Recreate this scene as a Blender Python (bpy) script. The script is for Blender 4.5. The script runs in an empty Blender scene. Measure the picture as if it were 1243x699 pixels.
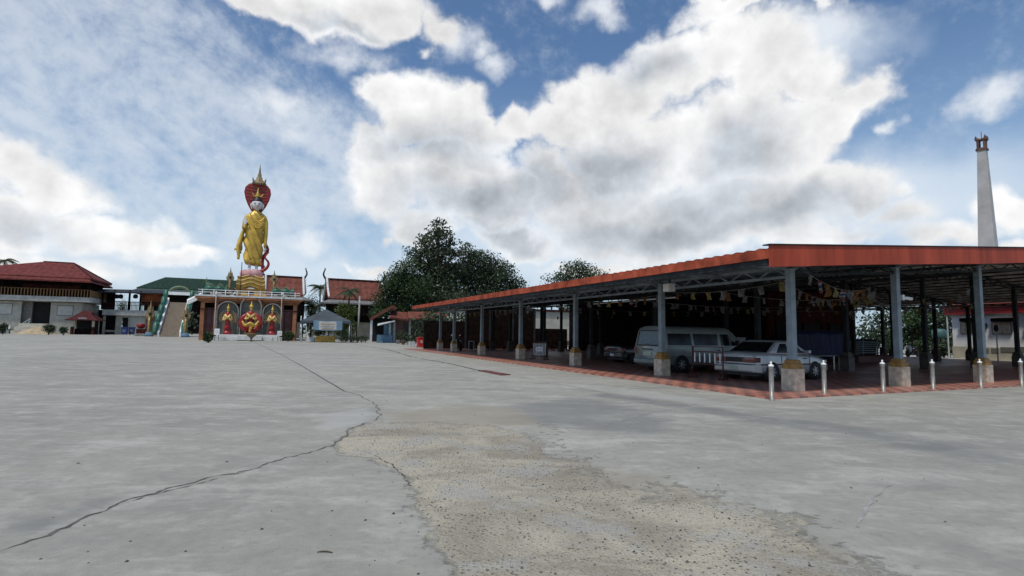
import bpy, math, random
import numpy as np
from mathutils import Vector, Matrix

random.seed(7)
rng = np.random.default_rng(11)
S = bpy.context.scene
COL = S.collection
rad = math.radians

# ------------------------------------------------------------------ camera
FPX, CAMH, ROLL, HOR = 648.0, 1.5, 0.015, 55.5      # focal length in photo pixels, eye height, roll, horizon offset
PITCH = math.atan(HOR / FPX)
FW = np.array([0, math.cos(PITCH), math.sin(PITCH)])
UP0 = np.array([0, -math.sin(PITCH), math.cos(PITCH)])
RT = math.cos(ROLL) * np.array([1.0, 0, 0]) + math.sin(ROLL) * UP0
UP = -math.sin(ROLL) * np.array([1.0, 0, 0]) + math.cos(ROLL) * UP0
EYE = np.array([0, 0, CAMH])
cam = bpy.data.cameras.new('camera')
cam.sensor_width = 36.0
cam.lens = 36.0 * FPX / 1243.0
cam.clip_start = 0.05
cam.clip_end = 9000
camo = bpy.data.objects.new('camera', cam)
COL.objects.link(camo)
M3 = Matrix(((RT[0], UP[0], -FW[0]), (RT[1], UP[1], -FW[1]), (RT[2], UP[2], -FW[2])))
camo.matrix_world = Matrix.Translation(Vector(EYE)) @ M3.to_4x4()
S.camera = camo

# ------------------------------------------------------------------ light
SUN_EL, SUN_AZ = rad(63), rad(206)
SKY_STRENGTH = 0.1
sun = bpy.data.lights.new('sun', 'SUN')
sun.energy = 2.7
sun.angle = rad(5)
sun.color = (1.0, 0.95, 0.87)
suno = bpy.data.objects.new('sun', sun)
COL.objects.link(suno)
sd = Vector((math.cos(SUN_EL) * math.sin(SUN_AZ), math.cos(SUN_EL) * math.cos(SUN_AZ), math.sin(SUN_EL)))
suno.rotation_euler = sd.to_track_quat('Z', 'Y').to_euler()
S.view_settings.view_transform = 'Standard'
S.view_settings.look = 'None'
S.view_settings.exposure = 0.0
S.view_settings.gamma = 1.0
S.view_settings.use_curve_mapping = False


def ray(px, py):
    return FW * FPX + RT * (px - 621.5) + UP * (349.5 - py)


def ground(px, py, z=0.0):
    d = ray(px, py)
    return EYE + d * (z - CAMH) / d[2]


def at(px, py, Y):
    d = ray(px, py)
    return EYE + d * Y / d[1]


# ------------------------------------------------------------------ sky (world)
def build_world():
    w = bpy.data.worlds.new('World')
    S.world = w
    w.use_nodes = True
    nt = w.node_tree
    nt.nodes.clear()
    N, L = nt.nodes, nt.links

    def math_(op, a, b=None, c=None, clamp=False):
        n = N.new('ShaderNodeMath')
        n.operation = op
        n.use_clamp = clamp
        for i, v in enumerate((a, b, c)):
            if v is None:
                continue
            if isinstance(v, (int, float)):
                n.inputs[i].default_value = v
            else:
                L.new(v, n.inputs[i])
        return n.outputs[0]

    def vec(op, a, b=None, c=None, out=0):
        n = N.new('ShaderNodeVectorMath')
        n.operation = op
        for i, v in enumerate((a, b, c)):
            if v is None:
                continue
            if isinstance(v, (tuple, list)):
                n.inputs[i].default_value = v
            else:
                L.new(v, n.inputs[i])
        return n.outputs[out]

    def smooth(v, a, b, lo=0.0, hi=1.0):
        n = N.new('ShaderNodeMapRange')
        n.interpolation_type = 'SMOOTHSTEP'
        L.new(v, n.inputs[0])
        n.inputs[1].default_value = a
        n.inputs[2].default_value = b
        n.inputs[3].default_value = lo
        n.inputs[4].default_value = hi
        return n.outputs[0]

    def noise(v, scale, detail=6, rough=0.55, dist=0.0, out='Fac'):
        n = N.new('ShaderNodeTexNoise')
        n.inputs['Scale'].default_value = scale
        n.inputs['Detail'].default_value = detail
        n.inputs['Roughness'].default_value = rough
        n.inputs['Distortion'].default_value = dist
        L.new(v, n.inputs['Vector'])
        return n.outputs[out]

    def mixc(f, a, b):
        n = N.new('ShaderNodeMix')
        n.data_type = 'RGBA'
        if isinstance(f, (int, float)):
            n.inputs[0].default_value = f
        else:
            L.new(f, n.inputs[0])
        for v, i in ((a, 6), (b, 7)):
            if isinstance(v, tuple):
                n.inputs[i].default_value = (*v, 1)
            else:
                L.new(v, n.inputs[i])
        return n.outputs[2]

    tc = N.new('ShaderNodeTexCoord')
    D = tc.outputs['Generated']
    sep = N.new('ShaderNodeSeparateXYZ')
    L.new(D, sep.inputs[0])
    X, Y, Z = sep.outputs
    az = math_('ARCTAN2', X, Y)
    el = math_('ARCSINE', Z)
    cmb = N.new('ShaderNodeCombineXYZ')
    L.new(az, cmb.inputs[0])
    L.new(el, cmb.inputs[1])
    UV = cmb.outputs[0]
    # billowing warp of the cloud outlines
    w1 = vec('MULTIPLY_ADD', noise(D, 5.0, 3, 0.5, out='Color'), (0.16, 0.13, 0), (-0.08, -0.065, 0))
    w2 = vec('MULTIPLY_ADD', noise(D, 18.0, 4, 0.55, out='Color'), (0.07, 0.06, 0), (-0.035, -0.03, 0))
    P = vec('ADD', vec('ADD', UV, w1), w2)

    def blob(p, px, py, rx, ry, amp=1.0):
        d = ray(px, py)
        d = d / np.linalg.norm(d)
        a, e = math.atan2(d[0], d[1]), math.asin(d[2])
        sx = FPX / rx / (math.cos(a) ** 2) / 1.0
        sy = FPX / ry / max(math.cos(a) * math.cos(e) ** 2, .3)
        q = vec('MULTIPLY_ADD', p, (sx, sy, 0), (-a * sx, -e * sy, 0))
        return math_('SUBTRACT', amp, vec('LENGTH', q, out=1))

    def field(p, bl):
        f = None
        for b in bl:
            v = blob(p, *b)
            f = v if f is None else math_('MAXIMUM', f, v)
        return f

    cumulus = [
        (500, 140, 72, 60), (470, 122, 45, 38), (556, 150, 55, 48), (452, 188, 42, 38), (480, 228, 62, 56), (545, 215, 76, 62), (585, 255, 85, 48), (520, 284, 80, 36, .8), (592, 172, 50, 34), (640, 160, 40, 28), (608, 244, 80, 46), (664, 214, 45, 40),
        (690, 160, 55, 42), (720, 132, 50, 40), (772, 112, 70, 62), (822, 76, 70, 58), (872, 70, 80, 58), (932, 80, 85, 58), (984, 90, 50, 50), (1042, 112, 60, 40), (1000, 150, 70, 50),
        (762, 192, 108, 78), (872, 172, 130, 90), (950, 190, 108, 70), (690, 246, 70, 52), (784, 265, 180, 60), (900, 262, 180, 66), (1006, 236, 100, 44), (650, 292, 150, 36, .7),
        (1090, 262, 150, 42, .55), (985, 288, 190, 40, .7),
        (900, 14, 110, 34, .8), (990, 4, 60, 24, .6), (330, 8, 90, 30), (400, 14, 110, 40), (470, 8, 80, 44), (540, 40, 46, 44, .8), (512, 70, 40, 28, .5),
        (20, 205, 80, 66, .75), (70, 232, 110, 62, .8), (10, 268, 130, 60, .8), (140, 280, 150, 46, .75), (60, 322, 240, 36, .7), (225, 306, 90, 30, .65),
        (436, 318, 50, 20, .5), (470, 290, 46, 18, .45),
        (1238, 262, 62, 56, .8), (1150, 285, 170, 40, .6), (1220, 310, 120, 26, .6), (1100, 235, 90, 30, .35), (720, 320, 140, 20, .6),
        # beyond the frame
        (300, -160, 200, 60), (1300, -90, 120, 60), (-120, 60, 120, 70), (1420, 200, 160, 100), (-200, 260, 200, 80),
    ]
    F = field(P, cumulus)
    behind = math_('MULTIPLY', smooth(Y, 0.1, -0.4), math_('MULTIPLY_ADD', noise(D, 2.2, 4, .5), 2.6, -1.45))
    F = math_('MAXIMUM', F, math_('ADD', behind, smooth(Y, 0.1, -0.15, -1.0, 0.0)))
    F = math_('MULTIPLY', F, smooth(F, -0.2, 0.5, 1.0, 1.3))
    nb = noise(D, 8.0, 9, 0.58)
    nb2 = noise(vec('ADD', D, (0.012, 0.01, 0.03)), 8.0, 9, 0.58)
    nf = noise(D, 34.0, 6, 0.6)
    F2 = math_('ADD', F, math_('MULTIPLY_ADD', nb, 1.05, -0.58))
    F2 = math_('ADD', F2, math_('MULTIPLY_ADD', nf, 0.34, -0.17))
    dens = smooth(F2, -0.07, 0.52)
    # grey shaded bellies where the cloud is thick
    grey = field(P, [
        (520, 186, 84, 26), (570, 250, 95, 34), (650, 240, 50, 45), (800, 276, 200, 30), (740, 215, 70, 36),
        (890, 195, 60, 50), (960, 262, 110, 26), (850, 245, 90, 30), (1060, 280, 100, 20, .7), (610, 288, 110, 20),
        (60, 278, 90, 24, .6), (150, 312, 130, 18, .6), (420, 30, 80, 14, .6), (800, 70, 50, 30, .7)])
    gsh = math_('MULTIPLY', smooth(math_('ADD', grey, math_('MULTIPLY_ADD', nb, 0.7, -0.35)), -0.65, 1.0), smooth(F2, 0.0, 0.6))
    thick = smooth(F2, 0.15, 1.15)
    nl = noise(D, 4.6, 5, 0.5)
    nl2 = noise(vec('ADD', D, (0.02, 0.01, 0.065)), 4.6, 5, 0.5)
    relief = math_('ADD', math_('MULTIPLY', math_('SUBTRACT', nb, nb2), 1.9), math_('MULTIPLY', math_('SUBTRACT', nl, nl2), 1.5))
    lum = math_('SUBTRACT', 0.945, math_('MULTIPLY', thick, 0.12))
    lum = math_('SUBTRACT', lum, math_('MULTIPLY', gsh, 0.31))
    lum = math_('ADD', lum, math_('MULTIPLY', relief, 0.40))
    lum = math_('MAXIMUM', math_('MINIMUM', lum, 1.05), 0.38)
    cs = N.new('ShaderNodeVectorMath')
    cs.operation = 'SCALE'
    L.new(mixc(gsh, (1.0, 1.0, 1.0), (0.88, 0.96, 1.06)), cs.inputs[0])
    L.new(lum, cs.inputs['Scale'])
    ccol = cs.outputs[0]

    # clear sky
    sky = N.new('ShaderNodeTexSky')
    sky.sky_type = 'NISHITA'
    sky.sun_disc = False
    sky.sun_elevation = SUN_EL
    sky.sun_rotation = SUN_AZ
    sky.air_density = 1.1
    sky.dust_density = 1.2
    sky.ozone_density = 2.0
    skys = vec('MULTIPLY', sky.outputs[0], (SKY_STRENGTH * 0.86, SKY_STRENGTH * 1.03, SKY_STRENGTH * 1.17))
    # thin high cloud, drawn out in streaks
    ca, sa = math.cos(rad(-24)), math.sin(rad(-24))
    ru = N.new('ShaderNodeCombineXYZ')
    L.new(math_('MULTIPLY', math_('ADD', math_('MULTIPLY', az, ca), math_('MULTIPLY', el, sa)), 2.2), ru.inputs[0])
    L.new(math_('MULTIPLY', math_('SUBTRACT', math_('MULTIPLY', el, ca), math_('MULTIPLY', az, sa)), 4.6), ru.inputs[1])
    cn = noise(ru.outputs[0], 2.4, 8, 0.62, 0.6)
    rip = noise(D, 38.0, 5, 0.65)
    cm = field(P, [(150, 110, 330, 170), (60, 40, 190, 110), (330, 190, 200, 110), (250, 250, 170, 70)])
    cir = math_('ADD', math_('MULTIPLY', smooth(cm, -0.35, 0.6), 0.55), math_('MULTIPLY_ADD', cn, 1.3, -0.66))
    cir = math_('ADD', cir, math_('MULTIPLY_ADD', rip, 0.8, -0.4))
    cir = smooth(cir, -0.05, 0.85, 0.0, 0.70)
    # torn small wisps
    wf = field(P, [(605, 90, 50, 30), (590, 70, 36, 30), (740, 12, 50, 28), (670, 4, 30, 22), (1094, 152, 20, 22), (345, 125, 80, 44), (378, 283, 56, 20), (560, 60, 66, 46), (1230, 112, 74, 46), (1010, 30, 110, 40), (420, 70, 90, 40)])
    wsp = math_('ADD', wf, math_('MULTIPLY_ADD', nb, 1.8, -1.05))
    wsp = smooth(math_('ADD', wsp, math_('MULTIPLY_ADD', nf, 0.6, -0.3)), -0.05, 0.95, 0.0, 0.85)
    # pale band low over the horizon
    hz = math_('MULTIPLY', smooth(el, 0.52, -0.02), 0.62)
    base = mixc(hz, skys, (0.50, 0.66, 0.84))
    base = mixc(cir, base, (0.74, 0.80, 0.87))
    base = mixc(wsp, base, (0.88, 0.91, 0.95))
    veil = math_('ADD', field(P, [(1090, 250, 300, 90), (720, 312, 420, 60), (60, 300, 330, 80), (420, 320, 260, 50), (1000, 60, 160, 70)]), math_('MULTIPLY_ADD', nl, 1.5, -0.85))
    base = mixc(smooth(veil, -0.15, 0.9, 0.0, 0.8), base, (0.74, 0.82, 0.91))
    final = mixc(dens, base, ccol)
    bg = N.new('ShaderNodeBackground')
    L.new(final, bg.inputs[0])
    bg.inputs[1].default_value = 1.0
    o = N.new('ShaderNodeOutputWorld')
    L.new(bg.outputs[0], o.inputs[0])
    w.cycles.sampling_method = 'MANUAL'
    w.cycles.sample_map_resolution = 512


build_world()


# ------------------------------------------------------------------ helpers
class MB:
    """collects boxes, bars, tubes and sheets; build() links them as one mesh object"""

    def __init__(s):
        s.v, s.f, s.m, s.sm = [], [], [], []

    def add(s, vs, fs, mi=0, smooth=False):
        o = len(s.v)
        s.v += [tuple(float(c) for c in p) for p in vs]
        s.f += [tuple(i + o for i in q) for q in fs]
        s.m += [mi] * len(fs)
        s.sm += [smooth] * len(fs)
        return s

    def box(s, x0, x1, y0, y1, z0, z1, mi=0, taper=1.0):
        cx, cy = (x0 + x1) / 2, (y0 + y1) / 2
        t = lambda x, c: c + (x - c) * taper
        vs = [(x0, y0, z0), (x1, y0, z0), (x1, y1, z0), (x0, y1, z0),
              (t(x0, cx), t(y0, cy), z1), (t(x1, cx), t(y0, cy), z1), (t(x1, cx), t(y1, cy), z1), (t(x0, cx), t(y1, cy), z1)]
        return s.add(vs, [(3, 2, 1, 0), (4, 5, 6, 7), (0, 1, 5, 4), (1, 2, 6, 5), (2, 3, 7, 6), (3, 0, 4, 7)], mi)

    def bar(s, p0, p1, w, h=None, mi=0, up=(0, 0, 1)):
        h = h or w
        p0, p1 = Vector(p0), Vector(p1)
        d = (p1 - p0).normalized()
        u = Vector(up)
        if abs(d.dot(u)) > .99:
            u = Vector((0, 1, 0))
        a = d.cross(u).normalized()
        b = a.cross(d).normalized()
        vs = []
        for p in (p0, p1):
            for i, j in ((-1, -1), (1, -1), (1, 1), (-1, 1)):
                vs.append(p + a * (i * w / 2) + b * (j * h / 2))
        return s.add(vs, [(0, 1, 2, 3), (7, 6, 5, 4), (0, 4, 5, 1), (1, 5, 6, 2), (2, 6, 7, 3), (3, 7, 4, 0)], mi)

    def tube(s, pts, rs, n=8, mi=0, flat=1.0, cap=True):
        pts = [Vector(p) for p in pts]
        if not hasattr(rs, '__len__'):
            rs = [rs] * len(pts)
        if 3 <= len(pts) <= 11:                       # smooth run through the given points
            q, r2 = [], []
            for i in range(len(pts) - 1):
                a, b = pts[max(i - 1, 0)], pts[i]
                c, d = pts[i + 1], pts[min(i + 2, len(pts) - 1)]
                for j in range(3):
                    t = j / 3
                    q.append(.5 * ((2 * b) + (c - a) * t + (2 * a - 5 * b + 4 * c - d) * t * t + (3 * b - a - 3 * c + d) * t ** 3))
                    r2.append(rs[i] + (rs[i + 1] - rs[i]) * (t * t * (3 - 2 * t)))
            pts, rs = q + [pts[-1]], r2 + [rs[-1]]
        vs, fs = [], []
        prev = None
        for i, p in enumerate(pts):
            t = (pts[min(i + 1, len(pts) - 1)] - pts[max(i - 1, 0)]).normalized()
            if prev is None:
                a = t.cross(Vector((0, 1, 0)))
                if a.length < .1:
                    a = t.cross(Vector((1, 0, 0)))
            else:
                a = prev - t * prev.dot(t)
            a.normalize()
            prev = a
            b = t.cross(a)
            for k in range(n):
                g = 2 * math.pi * k / n
                vs.append(p + a * (math.cos(g) * rs[i]) + b * (math.sin(g) * rs[i] * flat))
        for i in range(len(pts) - 1):
            for k in range(n):
                k2 = (k + 1) % n
                fs.append((i * n + k, i * n + k2, (i + 1) * n + k2, (i + 1) * n + k))
        if cap:
            fs.append(tuple(range(n - 1, -1, -1)))
            fs.append(tuple((len(pts) - 1) * n + k for k in range(n)))
        return s.add(vs, fs, mi, True)

    def cyl(s, p0, p1, r0, r1=None, n=16, mi=0):
        return s.tube([p0, p1], [r0, r0 if r1 is None else r1], n, mi)

    def lathe(s, prof, c=(0, 0, 0), n=20, sx=1.0, sy=1.0, mi=0, smooth=True, fn=None):
        vs, fs = [], []
        for i, (r, z) in enumerate(prof):
            for k in range(n):
                g = 2 * math.pi * k / n
                q = 1.0 if fn is None else fn(g, z)
                vs.append((c[0] + r * q * sx * math.cos(g), c[1] + r * q * sy * math.sin(g), c[2] + z))
        for i in range(len(prof) - 1):
            for k in range(n):
                k2 = (k + 1) % n
                fs.append((i * n + k, i * n + k2, (i + 1) * n + k2, (i + 1) * n + k))
        fs.append(tuple(range(n - 1, -1, -1)))
        fs.append(tuple((len(prof) - 1) * n + k for k in range(n)))
        return s.add(vs, fs, mi, smooth)

    def ell(s, c, r, nu=14, nv=9, mi=0):
        prof = [(max(math.sin(math.pi * i / nv), .02), -math.cos(math.pi * i / nv) * r[2]) for i in range(nv + 1)]
        return s.lathe(prof, c, nu, r[0], r[1], mi)

    def prism(s, poly, y0, y1, mi=0, smooth=False):
        """outline in x,z given the thickness y0..y1"""
        n = len(poly)
        a = sum(poly[i][0] * poly[(i + 1) % n][1] - poly[(i + 1) % n][0] * poly[i][1] for i in range(n))
        if a < 0:
            poly = poly[::-1]
        vs = [(x, y0, z) for x, z in poly] + [(x, y1, z) for x, z in poly]
        fs = [tuple(range(n)), tuple(range(2 * n - 1, n - 1, -1))]
        fs += [(i, n + i, n + (i + 1) % n, (i + 1) % n) for i in range(n)]
        return s.add(vs, fs, mi, smooth)

    def sheet(s, quad, t=.03, mi=0):
        """thick panel from four 3D corners, thickness along its normal"""
        q = [Vector(p) for p in quad]
        nrm = (q[1] - q[0]).cross(q[-1] - q[0]).normalized() * t
        vs = q + [p - nrm for p in q]
        n = len(q)
        fs = [tuple(range(n)), tuple(range(2 * n - 1, n - 1, -1))]
        fs += [(i, n + i, n + (i + 1) % n, (i + 1) % n) for i in range(n)]
        return s.add(vs, fs, mi)

    def build(s, name, mat, parent=None, loc=None, bevel=0, rotz=0, rot=None):
        me = bpy.data.meshes.new(name)
        me.from_pydata(s.v, [], s.f)
        for m in (mat if isinstance(mat, (list, tuple)) else [mat]):
            me.materials.append(m)
        me.polygons.foreach_set('material_index', s.m)
        me.polygons.foreach_set('use_smooth', s.sm)
        me.update()
        o = bpy.data.objects.new(name, me)
        COL.objects.link(o)
        if parent is not None:
            o.parent = parent
        if loc is not None:
            o.location = loc
        if rotz:
            o.rotation_euler.z = rotz
        if rot is not None:
            o.rotation_euler = rot
        if bevel:
            b = o.modifiers.new('edge', 'BEVEL')
            b.width = bevel
            b.segments = 2
            b.limit_method = 'ANGLE'
            b.angle_limit = rad(40)
        return o


def thing(name, label, cat, loc=(0, 0, 0), rotz=0.0, group=None):
    o = bpy.data.objects.new(name, None)
    COL.objects.link(o)
    o.empty_display_size = .3
    o.location = tuple(float(c) for c in loc)
    o.rotation_euler.z = rotz
    o['label'] = label
    o['category'] = cat
    if group:
        o['group'] = group
    return o


def tag(o, label, cat, group=None):
    o['label'] = label
    o['category'] = cat
    if group:
        o['group'] = group
    return o


def struct(o):
    o['kind'] = 'structure'
    return o


def dup(root, loc, rotz=None, label=None, scale=None):
    def cp(o, parent):
        c = o.copy()
        COL.objects.link(c)
        if parent is not None:
            c.parent = parent
        for ch in kids.get(o.name, []):
            cp(ch, c)
        return c
    kids = {}
    for o in bpy.data.objects:
        if o.parent:
            kids.setdefault(o.parent.name, []).append(o)
    r = cp(root, None)
    r.location = tuple(float(c) for c in loc)
    if rotz is not None:
        r.rotation_euler.z = rotz
    if label:
        r['label'] = label
    if scale:
        r.scale = (scale,) * 3
    return r


# ------------------------------------------------------------------ materials
def mat(name, col, rough=.7, var=.12, scale=3.0, metal=0.0, bump=0.0, bscale=40.0, col2=None, spec=.4, stretch=None, coat=0.0, island=0.0, trans=0.0):
    m = bpy.data.materials.new(name)
    m.use_nodes = True
    nt = m.node_tree
    N, L = nt.nodes, nt.links
    b = N['Principled BSDF']
    b.inputs['Roughness'].default_value = rough
    b.inputs['Metallic'].default_value = metal
    b.inputs['Specular IOR Level'].default_value = spec
    b.inputs['Coat Weight'].default_value = coat
    b.inputs['Coat Roughness'].default_value = .08
    tc = N.new('ShaderNodeTexCoord')
    src = tc.outputs['Object']
    if stretch:
        mp = N.new('ShaderNodeMapping')
        mp.inputs['Scale'].default_value = stretch
        L.new(src, mp.inputs[0])
        src = mp.outputs[0]
    n = N.new('ShaderNodeTexNoise')
    n.inputs['Scale'].default_value = scale
    n.inputs['Detail'].default_value = 6
    n.inputs['Roughness'].default_value = .62
    L.new(src, n.inputs['Vector'])
    r = N.new('ShaderNodeValToRGB')
    c2 = col2 or tuple(max(0, c * (1 - 2.2 * var)) for c in col)
    c1 = col if col2 else tuple(min(1, c * (1 + 1.2 * var)) for c in col)
    r.color_ramp.elements[0].position = .32
    r.color_ramp.elements[1].position = .68
    r.color_ramp.elements[0].color = (*c2, 1)
    r.color_ramp.elements[1].color = (*c1, 1)
    L.new(n.outputs['Fac'], r.inputs[0])
    out = r.outputs[0]
    if island:
        g = N.new('ShaderNodeNewGeometry')
        h = N.new('ShaderNodeHueSaturation')
        mr = N.new('ShaderNodeMapRange')
        mr.inputs[3].default_value = 1 - island
        mr.inputs[4].default_value = 1 + island
        L.new(g.outputs['Random Per Island'], mr.inputs[0])
        L.new(mr.outputs[0], h.inputs['Value'])
        L.new(out, h.inputs['Color'])
        out = h.outputs[0]
    L.new(out, b.inputs['Base Color'])
    if bump:
        n2 = N.new('ShaderNodeTexNoise')
        n2.inputs['Scale'].default_value = bscale
        n2.inputs['Detail'].default_value = 4
        L.new(src, n2.inputs['Vector'])
        bp = N.new('ShaderNodeBump')
        bp.inputs['Strength'].default_value = bump
        bp.inputs['Distance'].default_value = .02
        L.new(n2.outputs['Fac'], bp.inputs['Height'])
        L.new(bp.outputs[0], b.inputs['Normal'])
    if trans:
        tr = N.new('ShaderNodeBsdfTranslucent')
        L.new(out, tr.inputs[0])
        mx = N.new('ShaderNodeMixShader')
        mx.inputs[0].default_value = trans
        L.new(b.outputs[0], mx.inputs[1])
        L.new(tr.outputs[0], mx.inputs[2])
        L.new(mx.outputs[0], N['Material Output'].inputs[0])
    return m


def roofmat(name, col, var=.18, step=(1.2, .5), axis=0):
    """tile courses: bands across the slope plus vertical laps, as bump and a slight tone change"""
    m = mat(name, col, .8, var, 1.3, bump=0, spec=.15)
    nt = m.node_tree
    N, L = nt.nodes, nt.links
    b = N['Principled BSDF']
    tc = N.new('ShaderNodeTexCoord')
    w1 = N.new('ShaderNodeTexWave')
    w1.bands_direction = 'Z'
    w1.wave_profile = 'SAW'
    w1.inputs['Scale'].default_value = .31 / step[1]
    w2 = N.new('ShaderNodeTexWave')
    w2.bands_direction = 'X' if axis == 0 else 'Y'
    w2.inputs['Scale'].default_value = .31 / step[0]
    for w in (w1, w2):
        w.inputs['Distortion'].default_value = .4
        w.inputs['Detail'].default_value = 1
        L.new(tc.outputs['Object'], w.inputs['Vector'])
    ad = N.new('ShaderNodeMath')
    ad.operation = 'ADD'
    L.new(w1.outputs['Fac'], ad.inputs[0])
    L.new(w2.outputs['Fac'], ad.inputs[1])
    bp = N.new('ShaderNodeBump')
    bp.inputs['Strength'].default_value = .7
    bp.inputs['Distance'].default_value = .08
    L.new(ad.outputs[0], bp.inputs['Height'])
    L.new(bp.outputs[0], b.inputs['Normal'])
    return m


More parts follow.
